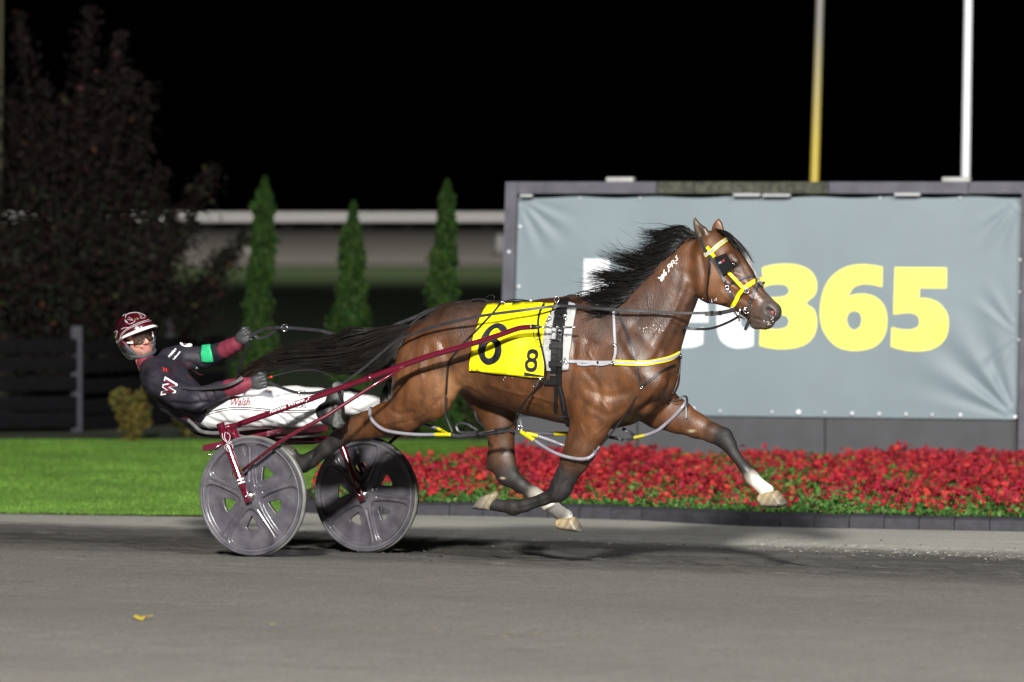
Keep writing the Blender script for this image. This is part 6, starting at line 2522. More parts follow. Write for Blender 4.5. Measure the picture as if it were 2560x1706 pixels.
obj("emblem_dot", V, Fc, mat("emblem_olive", (0.12, 0.13, 0.03), 0.5), helm)
V, Fc = patch([cspline([zh(*p) for p in ((285, 1050), (330, 1035), (400, 1070), (450, 1130), (450, 1180), (400, 1190), (340, 1150))], 3)], THm, .001, .002, step=4)
obj("ear_vent", V, Fc, mat("vent_black", (0.008, 0.008, 0.009), 0.5), helm)
# chin strap
MB().tube([Vector(HL(math.sin(a) * .080, -.005 + math.cos(a) * .085, -.088 - .020 * math.cos(a))) for a in np.linspace(-1.7, 1.7, 21)], .010, 8).build("chin_strap", mat("strap_grey", (0.05, 0.055, 0.065), 0.6), helm)
# goggles: clear visor lens, black lower frame, white temple
gog = MB()
M_GOGF = mat("goggle_frame", (0.012, 0.011, 0.009), 0.3)
lensV, lensF = [], []
for i in range(17):
    a = math.radians(-62 + 124 * i / 16)
    nose = max(0, 1 - abs(a) / math.radians(16))
    for j in range(5):
        zt, zb_ = 0.030, -0.022 + 0.026 * nose
        z = zb_ + (zt - zb_) * j / 4
        lensV.append(HL(math.sin(a) * .078, .028 + math.cos(a) * .074 - 0.1 * max(0, -z - .005), z))
for i in range(16):
    for j in range(4):
        k_ = i * 5 + j
        lensF.append([k_, k_ + 5, k_ + 6, k_ + 1])
M_LENS = mat("goggle_lens", (0.02, 0.013, 0.010), 0.08, spec=0.5, alpha=0.72)
gl = obj("goggles", lensV, lensF, M_LENS, drv)
MB().tube([Vector(lensV[i * 5]) + fdir * .002 for i in range(17)], .0042, 8).build("lens_frame", M_GOGF, gl)
MB().tube([Vector(lensV[i * 5 + 4]) + fdir * .001 for i in range(17)], .003, 8).build("brow_frame", M_GOGF, gl)
for i in (0, 16):
    p = Vector(lensV[i * 5 + 1])
    s = -1 if i == 0 else 1
    MB().tube([p, Vector(HL(s * .082, .03, -.006)), Vector(HL(s * .086, -.005, -.004))], .006, 8).build("goggle_strap", MATS["peak_white"], gl)

# ================================================================== HARNESS AND TACK
M_LEA = mat("leather_black", (0.010, 0.0095, 0.010), 0.38, spec=0.5, var=0.4, vscale=25, bump=0.15, bscale=120)
M_LEAG = mat("leather_grey", (0.024, 0.023, 0.026), 0.42, spec=0.5, var=0.3, vscale=25, bump=0.15, bscale=120)
M_YELC = mat("cloth_yellow", (0.86, 0.76, 0.004), 0.5, var=0.04, vscale=8, bump=0.2, bscale=14)
M_YELH = mat("hobble_yellow", (0.50, 0.42, 0.006), 0.4, var=0.12)
M_YELS = mat("strap_yellow", (0.80, 0.68, 0.005), 0.4, var=0.06)
M_WHTS = mat("strap_white", (0.30, 0.30, 0.325), 0.45, var=0.1, vscale=20)
M_PAD = mat("pad_white", (0.36, 0.36, 0.355), 0.7, var=0.1, vscale=25, bump=0.3, bscale=40)
M_NUM = mat("number_black", (0.018, 0.018, 0.024), 0.28, spec=0.6, var=0.8, vscale=16, bump=0.4, bscale=12)
M_PLAS = mat("hobble_plastic", (0.21, 0.20, 0.23), 0.25, spec=0.55, coat=0.3, var=0.15, vscale=18)


def zc(X, Y):
    return (1150 + X / 6.533, 740 + Y / 6.533)


def z2(X, Y):
    return (1100 + X / 3.564, 720 + Y / 3.564)


def z6(X, Y):
    return (900 + X / 3.92, 960 + Y / 3.92)


def z7(X, Y):
    return (1400 + X / 3.267, 880 + Y / 3.267)


def torus(c, r, t, nrm, m, name, parent, sx=1.0):
    nrm = Vector(nrm).normalized()
    a = nrm.cross(Vector((0, 0, 1))).normalized()
    b = nrm.cross(a)
    pts = [Vector(c) + a * math.cos(2 * math.pi * i / 18) * r * sx + b * math.sin(2 * math.pi * i / 18) * r for i in range(19)]
    return MB().tube(pts, t, 7, cap=False).build(name, m, parent)


def base_at(px, py):
    h = TH_.hit(px, py)
    return h[0] if h else PW(px, py, 0)


TOCAM = (0, -1, 0.06)

# number cloth -------------------------------------------------------
cl = [(1217, 770), (1222, 765), (1228, 763), (1300, 761), (1386, 760), (1380, 778), (1369, 804), (1362, 847), (1361, 885), (1364, 913), (1363, 943), (1311, 940), (1245, 932), (1177.5, 923.7), (1180.6, 885), (1186.7, 841),
      (1200.5, 801), (1211, 780)]
ncloth = thing("number_cloth", "bright yellow saddle cloth with black 6 and small 8 on the horse", "saddle cloth", base_at(1270, 930))
dense = []
for i in range(len(cl)):
    a, b = np.array(cl[i]), np.array(cl[(i + 1) % len(cl)])
    n_ = max(1, int(np.linalg.norm(b - a) / 8))
    dense += [tuple(a + (b - a) * k / n_) for k in range(n_)]
V2, T, bnd = triangulate([dense], 8)
Pp, N = TH_.lay(V2)
lift = 0.010 + 0.004 * np.sin(V2[:, 0] * .06 + V2[:, 1] * .03) + 0.003 * np.sin(V2[:, 1] * .09) + 0.010 * np.clip((V2[:, 1] - 900) / 40, 0, 1) + 0.007 * np.clip((1195 - V2[:, 0]) / 20, 0, 1)
V, Fc = slab(Pp + N * (lift + .003)[:, None], Pp + N * lift[:, None], T, bnd)
CV, CF = V, Fc
obj("cloth", mirrorV(V), [f[::-1] for f in Fc], M_YELC, ncloth)
obj("cloth", V, Fc, M_YELC, ncloth)
TC = Target(CV, CF)
six = [(770, 550), (730, 485), (640, 450), (530, 475), (430, 555), (360, 660), (315, 770), (300, 880), (320, 1000), (380, 1090), (460, 1130), (560, 1105), (640, 1040), (682, 920), (672, 790), (620, 710), (540, 690), (465, 725),
       (490, 620), (550, 548), (620, 532), (672, 582)]
six_h = [(500, 760), (560, 790), (575, 880), (550, 970), (490, 1020), (430, 1000), (410, 920), (435, 820)]
V, Fc = patch([[zc(*p) for p in cspline(six, 3)], [zc(*p) for p in cspline(six_h, 3)]], TC, .002, .0015, step=6)
obj("number_6", V, Fc, M_NUM, ncloth, smooth=False)
eight = [(1200, 870), (1260, 890), (1285, 950), (1275, 1010), (1250, 1040), (1268, 1100), (1255, 1190), (1210, 1235), (1140, 1240), (1085, 1210), (1062, 1140), (1075, 1070), (1110, 1040), (1095, 990), (1110, 910), (1150, 875)]


def ell(cx, cy, rx, ry, n=14):
    return [zc(cx + rx * math.cos(2 * math.pi * i / n), cy + ry * math.sin(2 * math.pi * i / n)) for i in range(n)]


V, Fc = patch([[zc(*p) for p in cspline(eight, 3)], ell(1188, 980, 46, 40), ell(1164, 1130, 55, 50)], TC, .002, .0015, step=6)
obj("number_8", V, Fc, M_NUM, ncloth, smooth=False)
V, Fc = patch([[zc(1050, 1247), zc(1220, 1278), zc(1375, 1302), zc(1368, 1326), zc(1220, 1318), zc(1052, 1302)]], TC, .002, .0015, step=6)
obj("dark_tab", V, Fc, M_NUM, ncloth, smooth=False)

# harness saddle and girth -------------------------------------------
sad = thing("harness_saddle", "white saddle pad with black girth straps and buckles behind the shoulder", "harness", base_at(1395, 925))
pad = [zc(*p) for p in ((1600, 150), (1560, 215), (1490, 330), (1430, 450), (1390, 620), (1370, 840), (1380, 1000), (1398, 1130), (1410, 1215), (1500, 1222), (1640, 1215), (1700, 1210), (1775, 1195), (1786, 1040), (1800, 900), (1830, 700),
                        (1855, 520), (1890, 330), (1908, 190), (1860, 150), (1720, 130))]
V1, F1 = patch([cspline(pad, 2)], TH_, .003, .016, step=7)
obj("pad", V1, F1, M_PAD, sad)
obj("pad", mirrorV(V1), [f[::-1] for f in F1], M_PAD, sad)
TPad = Target(V1, F1)


class Multi:
    """several surfaces, the nearest one counts"""
    def __init__(self, *t):
        self.t = t
        self.b = t[-1].b

    def hit(self, px, py):
        r = [h for h in (q.hit(px, py) for q in self.t) if h]
        return min(r, key=lambda h: h[2]) if r else None
    lay = Target.lay


TM = Multi(TPad, TC, TH_)


def S(name, pts, w, m, parent, tgt=None, off=.006, thick=.005, step=6, mirror=False, sm=2, **kw):
    V, Fc = strap(pts, w, tgt or TM, off, thick, step, False, sm)
    if mirror:
        obj(name, mirrorV(V), [f[::-1] for f in Fc], m, parent, smooth=False, **kw)
    return obj(name, V, Fc, m, parent, smooth=False, **kw)


gir = [zc(1700, 75), zc(1672, 200), zc(1640, 330), zc(1612, 520), zc(1592, 700), zc(1590, 900), zc(1580, 1100), zc(1575, 1300), zc(1572, 1440)]
S("girth_strap", gir, 31, M_LEA, sad, off=.008, thick=.012, mirror=True)
S("girth_strap_outer", [(p[0] - 4, p[1]) for p in gir[2:]], 14, M_LEA, sad, off=.018, thick=.006)
S("girth_strap_edge", [(p[0] + 9, p[1]) for p in gir[1:7]], 8, M_LEA, sad, off=.016, thick=.006)
for y, a, b, h in ((835, 1478, 1692, 12), (1112, 1470, 1690, 13), (1395, 1392, 1612, 13), (310, 1560, 1770, 9)):
    S("keeper", [zc(a, y - 6), zc((a + b) / 2, y), zc(b, y + 4)], h, M_LEA, sad, off=.024, thick=.006, step=4)
for x, y, w, h in ((1563, 950, 17, 5), (1545, 1278, 16, 4), (1600, 405, 14, 3)):
    S("buckle", [zc(x - w * 3, y), zc(x, y), zc(x + w * 3, y + 6)], h, M_CHROME, sad, off=.026, thick=.005, step=3)
S("shaft_holder", [zc(1566, 560), zc(1562, 640), zc(1556, 735)], 11, mat("holder_steel", (0.55, 0.55, 0.56), 0.35, metal=0.6), sad, off=.030, thick=.016, step=4)
S("holder_base", [zc(1500, 735), zc(1560, 738), zc(1640, 735)], 4, M_CHROME, sad, off=.032, thick=.016, step=3)
for x, y, r in ((1748, 388, 5), (1605, 125, 8), (1655, 630, 6), (1490, 395, 5)):
    h = TM.hit(*zc(x, y)) or (PW(*zc(x, y), -.05), Vector(TOCAM), 0)
    torus(h[0] + h[1] * .03, r * .0023, .0022, TOCAM, M_CHROME, "ring", sad, sx=.7)
S("hanging_girth", [z2(1035, 850), z2(1038, 950), z2(1034, 1020), z2(1030, 1085)], 9, M_LEA, sad, off=.012, thick=.006)
S("hanging_girth_end", [z2(1058, 850), z2(1085, 950), z2(1102, 1050), z2(1118, 1120), z2(1150, 1225)], 15, M_LEA, sad, off=.008, thick=.010)
S("girth_ridge", [z2(1072, 870), z2(1098, 970), z2(1112, 1080)], 5, M_LEAG, sad, off=.016, thick=.005)
S("girth_loop", [z2(1072, 1130), z2(1105, 1132), z2(1140, 1128)], 5, M_LEAG, sad, off=.018, thick=.005, step=3)
for x, y in ((1100, 655), (1120, 640), (1135, 655), (985, 280), (965, 300), (950, 325)):
    h = TM.hit(*z2(x, y))
    if h:
        torus(h[0] + h[1] * .02, .008, .0022, (rnd.uniform(-1, 1), -1, .3), M_CHROME, "chain_link", sad)
# snap hook
h = TM.hit(1343, 958)
MB().tube([PW(*zc(*p), -.305) for p in ((1330, 1335), (1290, 1385), (1235, 1420), (1195, 1455), (1195, 1485), (1240, 1475), (1265, 1440), (1255, 1425))], .0035, 8).build("snap_hook", M_CHROME, sad)

# over-the-back hardware (terret, coupling, hanging loops)
bk = thing("back_strap", "black strap running along the horse's back from saddle to tail", "harness", PW(1250, 760, 0))


def free(name, pts, w, m, parent, thick=.004, nrm=TOCAM, tube=None, n=6):
    A = np.array([tuple(PW(*p)) for p in spline(pts, n=n)])
    if tube:
        return MB().tube([Vector(a) for a in A], tube, 8).build(name, m, parent)
    Nn = np.tile(np.array(nrm, float), (len(A), 1))
    V, Fc = ribbon(A, Nn, w * 31 / FPX / 2, thick)
    return obj(name, V, Fc, m, parent, smooth=False)


free("strap", [(1400, 752, 0), (1340, 754, 0), (1260, 755, 0), (1190, 752, 0), (1140, 757, 0), (1090, 770, 0), (1052, 790, 0), (1026, 812, 0)], 6, M_LEA, bk, thick=.02)
free("strap_edge", [(1150, 754, -.03), (1110, 764, -.03), (1075, 778, -.03), (1045, 797, -.03), (1024, 816, -.03)], 4, M_LEAG, bk)
free("strap_end", [(1180, 750, -.02), (1205, 749, -.02), (1230, 757, -.02), (1252, 760, -.02)], 6, M_LEA, bk, thick=.006)
free("loop", [(1211, 748, 0), (1222, 740, 0), (1232, 738, 0), (1236, 744, 0), (1232, 752, 0)], 2, M_LEAG, bk, tube=.0016)
free("loop", [(1260, 756, 0), (1275, 750, 0), (1295, 749, 0), (1320, 752, 0), (1345, 755, 0)], 2, M_LEA, bk, tube=.003)
for x, y in ((1328, 753), (1347, 755)):
    MB().box(PW(x, y, -.01), .022, .012, .010, bev=.002).build("buckle", M_CHROME, bk)
torus(PW(1256, 759, -.03), .011, .0025, TOCAM, M_CHROME, "ring", bk)
# withers hardware and check line
wt = thing("check_hook", "cluster of black loops and steel hook on top of the harness saddle", "harness", PW(1420, 745, 0))
free("block", [(1372, 757, -.02), (1384, 754, -.02), (1398, 757, -.02)], 10, M_LEA, wt, thick=.03)
free("roll", [(1400, 756, 0), (1415, 748, 0), (1432, 744, 0), (1450, 748, 0)], 16, M_LEA, wt, thick=.05)
free("white_roll", [(1430, 762, -.05), (1436, 752, -.03), (1446, 746, 0), (1462, 746, .03)], 11, M_WHTS, wt, thick=.03)
free("hook", [(1417, 742, 0), (1430, 738, 0), (1444, 738, 0), (1456, 735, 0)], 2, M_CHROME, wt, tube=.003)
free("loop", [(1440, 736, 0), (1456, 729, 0), (1475, 730, 0), (1500, 738, 0)], 2, M_LEA, wt, tube=.003)
free("loop", [(1450, 748, 0), (1470, 742, 0), (1495, 745, 0)], 2, M_LEA, wt, tube=.003)
free("yellow_cord", [(1462, 748, -.02), (1478, 746, -.02), (1492, 742, -.02)], 2, M_YELS, wt, tube=.002)
for x, y in ((1419, 741), (1445, 737), (1430, 746)):
    torus(PW(x, y, -.01), .008, .0022, (0.4, -1, .2), M_CHROME, "ring", wt)

# breast collar ------------------------------------------------------
bc = thing("breast_collar", "white and yellow breast collar strap across the horse's chest", "harness", base_at(1600, 905))
S("collar_strap", [z2(1120, 655), z2(1250, 658), z2(1400, 665), z2(1540, 664)], 8, M_WHTS, bc, mirror=True)
S("strap_loop", [z2(1230, 678), z2(1300, 690), z2(1370, 676), z2(1450, 690), z2(1510, 672)], 6, M_WHTS, bc, off=.011)
S("collar_band", [z2(1560, 664), z2(1700, 672), z2(1850, 672), z2(1980, 650), z2(2060, 622), z2(2122, 578)], 13, M_YELS, bc, off=.008, thick=.008)
S("collar_centre", [z2(1560, 664), z2(1700, 672), z2(1850, 672), z2(1980, 650), z2(2060, 622), z2(2118, 582)], 6.5, M_WHTS, bc, off=.0135, thick=.004)
S("collar_keeper", [z2(1412, 655), z2(1414, 680)], 5, M_LEA, bc, off=.014, thick=.004, step=2)
S("neck_strap", [z2(1547, 180), z2(1549, 260), z2(1556, 400), z2(1566, 520), z2(1566, 590), z2(1548, 655)], 6.5, M_WHTS, bc, off=.008)
S("yoke_strap", [z2(1588, 215), z2(1640, 350), z2(1700, 500), z2(1745, 650), z2(1775, 780), z2(1796, 880)], 6, M_LEAG, bc, off=.007)
S("yoke_strap", [z2(1796, 885), z2(1900, 800), z2(2000, 730), z2(2090, 685)], 6, M_LEA, bc, off=.007)
free("martingale", [(1604, 968, -.21), (1578, 1015, -.20), (1549, 1056, -.19), (1525, 1088, -.19), (1500, 1118, -.19), (1476, 1158, -.19)], 4, M_LEA, bc)
S("front_strap", [z2(2128, 575), z2(2136, 640), z2(2124, 760), z2(2100, 870), z2(2065, 940)], 6, M_LEAG, bc, off=.006)
for x, y in ((1548, 672), (1800, 885), (2128, 600), (2136, 620), (1562, 520)):
    h = TM.hit(*z2(x, y))
    if h:
        torus(h[0] + h[1] * .012, .0085, .0024, h[1], M_CHROME, "ring", bc)

# hobbles ------------------------------------------------------------
hob = thing("hobbles", "grey plastic leg hobbles with yellow ends linking the near legs", "hobble", PW(1200, 1090, -.2))
free("hobble_loop", [(925, 1026, -.19), (925, 1040, -.22), (936, 1058, -.235), (960, 1075, -.24), (997, 1083, -.235), (1043, 1087, -.22), (1090, 1087, -.20)], 0, M_PLAS, hob, tube=.0105)
free("hobble_loop_back", [(925, 1026, -.19), (930, 1022, -.12), (960, 1040, -.05), (1010, 1055, -.03), (1060, 1062, -.06), (1098, 1073, -.12)], 0, M_PLAS, hob, tube=.0095)
free("yellow_end", [(1086, 1087, -.20), (1106, 1087, -.197), (1127, 1087, -.195)], 0, M_YELH, hob, tube=.0118)
free("yellow_end", [(1094, 1072, -.12), (1106, 1078, -.14), (1116, 1084, -.17)], 0, M_YELH, hob, tube=.0105)
free("link_strap", [(1127, 1087, -.195), (1150, 1090, -.19), (1191, 1085, -.185), (1240, 1080, -.185), (1280, 1077, -.19), (1306, 1084, -.19)], 9, M_LEAG, hob, thick=.008)
free("link_strap_under", [(1130, 1092, -.19), (1160, 1094, -.185), (1200, 1089, -.18), (1260, 1082, -.18)], 5, M_LEA, hob, thick=.006)
free("strap_curl", [(1195, 1078, -.19), (1182, 1069, -.19), (1168, 1061, -.19), (1150, 1058, -.19), (1141, 1066, -.19), (1148, 1079, -.19), (1170, 1082, -.19), (1195, 1080, -.19)], 6, M_LEAG, hob)
for x in (1194, 1240):
    free("keeper", [(x - 3, 1083, -.195), (x + 3, 1082, -.195)], 13, M_LEA, hob, thick=.012)
free("buckle", [(1208, 1081, -.2), (1222, 1079, -.2), (1234, 1076, -.2)], 3, M_CHROME, hob, thick=.006)
free("yellow_end", [(1302, 1080, -.19), (1318, 1090, -.195), (1335, 1101, -.20)], 0, M_YELH, hob, tube=.0130)
free("yellow_end", [(1316, 1084, -.15), (1330, 1087, -.14), (1345, 1091, -.13)], 0, M_YELH, hob, tube=.0115)
free("hobble_loop", [(1335, 1101, -.20), (1374, 1126, -.23), (1410, 1141, -.24), (1448, 1148, -.24), (1472, 1145, -.23), (1488, 1132, -.20)], 0, M_PLAS, hob, tube=.0105)
free("hobble_loop_back", [(1345, 1091, -.13), (1380, 1103, -.09), (1413, 1115, -.06), (1455, 1122, -.06), (1480, 1124, -.12), (1488, 1132, -.20)], 0, M_PLAS, hob, tube=.0105)
free("end_strap", [(1470, 1150, -.23), (1482, 1138, -.215), (1493, 1124, -.20), (1499, 1116, -.19)], 5, M_LEA, hob, thick=.01)
free("snap", [(1300, 1050, -.19), (1303, 1064, -.19)], 6, M_LEAG, hob)
torus(PW(1300, 1070, -.19), .013, .003, TOCAM, M_CHROME, "ring", hob)
# hangers
TX = Multi(TC, TPad, TH_)
S("hanger", [zc(660, 140), zc(580, 250), zc(400, 440), zc(260, 590), zc(120, 720), z2(150, 570), z2(85, 660), z2(60, 800), z2(50, 950)], 5, M_LEA, hob, tgt=TX, off=.007)
free("hanger_end", [(1114, 985, -.27), (1113, 1015, -.25), (1113, 1035, -.23), (1119, 1052, -.215), (1131, 1080, -.20)], 4.5, M_LEAG, hob)
free("tie", [(1114, 1040, -.23), (1116, 1060, -.22), (1108, 1074, -.21), (1098, 1080, -.20)], 0, M_LEA, hob, tube=.0018)
S("hanger", [zc(1380, 150), zc(1320, 260), zc(1285, 420), zc(1295, 600), zc(1330, 780), zc(1372, 960), zc(1405, 1150), zc(1408, 1290), zc(1375, 1400), zc(1270, 1500), zc(1180, 1590)], 5.5, M_LEA, hob, tgt=TX, off=.010)
free("hanger_end", [(1331, 983, -.29), (1318, 998, -.28), (1300, 1022, -.25), (1294, 1044, -.22), (1280, 1064, -.20), (1260, 1073, -.19), (1236, 1074, -.19)], 5, M_LEA, hob)
free("hanger_back", [(1187, 1028, -.05), (1192, 1048, -.08), (1204, 1062, -.14), (1216, 1072, -.18)], 5, M_LEAG, hob)

hob2 = thing("hobbles", "grey plastic leg hobbles of the far side with yellow ends under the chest", "hobble", PW(1640, 1080, .2))
free("link_strap", [(1230, 1075, .10), (1300, 1079, .10), (1340, 1082, .11)], 7, M_LEAG, hob2, thick=.008)
free("hobble_bar", [(1306, 1080, .10), (1350, 1084, .11), (1390, 1085, .12)], 0, mat("hobble_plastic_dark", (0.10, 0.09, 0.11), 0.35), hob2, tube=.0105)
free("yellow_end", [(1386, 1085, .12), (1405, 1085, .12), (1425, 1085, .12)], 0, M_YELH, hob2, tube=.013)
free("buckle_strap", [(1516, 1092, .02), (1540, 1096, .03), (1565, 1102, .04), (1584, 1096, .05)], 8, M_LEA, hob2, thick=.01)
free("drop_strap", [(1556, 1072, .02), (1572, 1080, .03), (1586, 1090, .05)], 8, M_LEA, hob2, thick=.008)
free("buckle", [(1528, 1092, .0), (1544, 1096, .0)], 4, M_CHROME, hob2, thick=.006)
free("yellow_end", [(1584, 1095, .05), (1598, 1092, .06), (1612, 1089, .07)], 0, mat("strap_yellow_dull", (0.30, 0.26, 0.01), 0.5), hob2, tube=.0115)
free("hobble_loop", [(1612, 1089, .07), (1630, 1083, .075), (1648, 1074, .075), (1676, 1050, .075), (1692, 1034, .075), (1706, 1018, .085), (1714, 1006, .11)], 0, M_PLAS, hob2, tube=.0110)
free("end_strap", [(1716, 1046, .07), (1715, 1020, .08), (1718, 1005, .10), (1716, 993, .12), (1708, 991, .12), (1698, 999, .10)], 5, M_LEA, hob2, thick=.006)
free("far_loop", [(1670, 994, .07), (1676, 1002, .06), (1690, 1005, .06), (1696, 1003, .06)], 3, M_LEA, hob2)

# bridle -------------------------------------------------------------
br = thing("bridle", "black bridle with yellow noseband, white browband and square eye cup", "bridle", base_at(1830, 720))


def B(name, pts, w, m, off=.005, thick=.004, mirror=True, step=3, sm=1):
    V, Fc = strap([zz(*p) for p in pts], w, TH_, off, thick, step, False, sm)
    if mirror:
        obj(name, mirrorV(V), [f[::-1] for f in Fc], m, br, smooth=False)
    return obj(name, V, Fc, m, br, smooth=False)


B("browband_edge", [(535, 602), (600, 565), (700, 480), (790, 428), (850, 432)], 11, M_YELS)
B("browband", [(535, 602), (600, 565), (700, 480), (790, 428), (850, 432)], 7, M_WHTS, off=.009)
B("cheek_strap", [(505, 470), (560, 585), (640, 680), (700, 795), (780, 945), (830, 1060), (858, 1140)], 7.5, M_LEAG)
B("crown_piece", [(490, 400), (500, 460), (520, 510), (560, 590)], 7, M_LEAG, off=.007)
B("throat_latch", [(578, 600), (582, 700), (577, 850), (562, 1000), (580, 1115)], 5.5, M_LEA, off=.006)
B("throat_buckle", [(583, 690), (586, 760), (584, 815)], 8, M_LEA, off=.009)
B("face_strap", [(560, 512), (600, 570), (640, 622)], 8, M_YELS, off=.008)
B("face_strap", [(790, 792), (870, 875), (960, 972)], 8, M_YELS, off=.007)
B("noseband", [(955, 968), (1010, 930), (1075, 890), (1142, 868)], 11, M_YELS, off=.008)
B("noseband_drop", [(960, 968), (905, 1030), (880, 1090), (850, 1140), (832, 1172)], 10, M_YELS, off=.008)
B("nose_strap", [(795, 925), (880, 880), (985, 845), (1085, 818)], 6, M_LEAG, off=.006)
B("front_strap", [(1075, 812), (1084, 930), (1060, 1030), (1035, 1095), (1008, 1185)], 6, M_LEAG, off=.008)
B("front_buckle", [(1018, 1098), (1048, 1100)], 6, M_CHROME, off=.012, step=2)
B("nose_roll", [(1180, 905), (1120, 935), (1085, 985), (1060, 1020)], 6, M_LEA, off=.006)
B("lower_strap", [(1000, 990), (950, 1015), (910, 1075), (880, 1120)], 4, M_LEAG, off=.005)
B("white_keeper", [(795, 1000), (820, 996)], 5, M_WHTS, off=.011, step=2)
for a in (0, 5):
    free("over_face_strap", [(1804 + a, 580, -.03), (1826 + a, 596, -.03), (1846 + a, 618, -.028), (1866 + a, 646, -.026), (1886, 678, -.022), (1899, 705, -.018), (1909, 716, -.012)], 6, M_LEA if a == 0 else M_LEAG, br, thick=.01)
# eye cup: a flat square flap standing off the cheek strap
M_CUP = mat("eye_cup_black", (0.008, 0.008, 0.009), 0.5)


def cupquad(c4, v0, v1, th):
    q = [PW(*zz(*p), v0 + (v1 - v0) * k) for p, k in zip(c4, (0, 1, 1, 0))]
    n = (q[1] - q[0]).cross(q[3] - q[0]).normalized()
    if n.y > 0:
        n = -n
    V = [p + n * th / 2 for p in q] + [p - n * th / 2 for p in q]
    return np.array([tuple(p) for p in V]), [[0, 1, 2, 3], [7, 6, 5, 4], [0, 4, 5, 1], [1, 5, 6, 2], [2, 6, 7, 3], [3, 7, 4, 0]]


V, Fc = cupquad([(638, 628), (762, 580), (848, 745), (733, 822)], -.112, -.128, .008)
cup = obj("eye_cup", V, Fc, M_CUP, br, smooth=False)
obj("eye_cup", mirrorV(V), [f[::-1] for f in Fc], M_CUP, br, smooth=False)
TCup = Target(V, Fc)
V, Fc = patch([[zz(712, 668), zz(742, 643), zz(748, 668), zz(716, 690)]], TCup, .001, .001, step=4)
obj("cup_label_red", V, Fc, mat("label_red", (0.35, 0.03, 0.04), 0.5), cup)
V, Fc = patch([[zz(680, 680), zz(710, 668), zz(714, 690), zz(684, 703)]], TCup, .001, .001, step=4)
obj("cup_label_white", V, Fc, M_WHTS, cup)
# bit
h = TH_.hit(*zz(890, 1190)) or (PW(*zz(890, 1190), -.05), Vector(TOCAM), 0)
for x, y, r, sx in ((888, 1185, 12, .6), (995, 1200, 7, 1.0), (835, 1195, 6, .7), (990, 990, 6, 1.0), (783, 950, 5, .9)):
    hh = TH_.hit(*zz(x, y))
    c = hh[0] + hh[1] * .012 if hh else PW(*zz(x, y), -.07)
    torus(c, r * .0023, .0030, TOCAM, M_CHROME, "bit_ring", br, sx=sx)
hh = TH_.hit(*zz(940, 1195))
if hh:
    MB().tube([PW(*zz(905, 1195), -.075), PW(*zz(985, 1200), -.075)], .004, 8).build("bit_bar", M_CHROME, br)
MB().tube([PW(*zz(912, 1150), -.08), PW(*zz(918, 1220), -.08), PW(*zz(905, 1300), -.08), PW(*zz(905, 1325), -.08)], .0048, 8).build("bit_shank", M_CHROME, br)
free("chin_strap", [(*zz(835, 1180), -.05), (*zz(880, 1255), -.05), (*zz(950, 1290), -.05), (*zz(1015, 1325), -.045)], 5, M_LEA, br)
free("strap_end", [(*zz(1012, 1320), -.05), (*zz(990, 1370), -.05), (*zz(970, 1420), -.05)], 8, M_LEA, br)
free("lip_strap", [(*zz(1015, 1195), -.062), (*zz(1010, 1260), -.06), (*zz(1000, 1330), -.05)], 4, M_LEA, br)

# lower check rein from bit to chest
ck = thing("check_rein", "thin black rein hanging under the jaw between bit and neck", "rein", PW(*zz(560, 1410), -.03))
free("strap", [(1706, 818, -.07), (*zz(345, 1398), -.05), (*zz(450, 1408), -.03), (*zz(600, 1400), -.03), (*zz(760, 1345), -.04), (*zz(900, 1272), -.06)], 6, M_LEA, ck)

# driving reins ------------------------------------------------------
rn = thing("driving_rein", "near black driving rein from the lower hand along the horse's side to the bit", "rein", hN, group="driving reins")
pN = [(672, 957, -.19), (700, 968, -.20), (730, 979, -.22), (756, 983, -.24), (794, 981, -.26), (850, 962, -.28), (905, 924, -.29), (950, 886, -.30), (985, 857, -.31), (1013, 843, -.32), (1060, 825, -.33), (1100, 813, -.34), (1160, 799, -.35),
      (1223, 787, -.34), (1300, 777, -.32), (1360, 769, -.27), (1393, 766, -.22), (1430, 766, -.22), (1470, 769, -.23), (1500, 772, -.235), (1560, 776, -.22), (1622, 779, -.19), (1700, 783, -.16), (1760, 783, -.13), (1800, 782, -.11), (1835, 776, -.095)]
free("line", pN, 7, M_LEAG, rn, thick=.006, n=5)
free("line_end_fold", [(1762, 785, -.135), (1790, 784, -.12), (1815, 780, -.11), (1838, 774, -.10)], 10, M_LEA, rn, thick=.008)
for x, y in ((1780, 784), (1800, 783)):
    free("keeper", [(x - 3, y, -.13), (x + 3, y, -.13)], 12, M_LEA, rn, thick=.012)


def buckle(px, py, v, w, h, rn_, ang=0):
    c = PW(px, py, v)
    a = Vector((math.cos(ang), 0, -math.sin(ang)))
    b = Vector((math.sin(ang), 0, math.cos(ang)))
    q = [c + a * w * x + b * h * y + Vector((0, -.006, 0)) for x, y in ((-1, -1), (1, -1), (1, 1), (-1, 1), (-1, -1))]
    mb = MB()
    for i in range(4):
        mb.tube([q[i], q[i + 1]], .0022, 6)
    mb.build("buckle", M_CHROME, rn_)


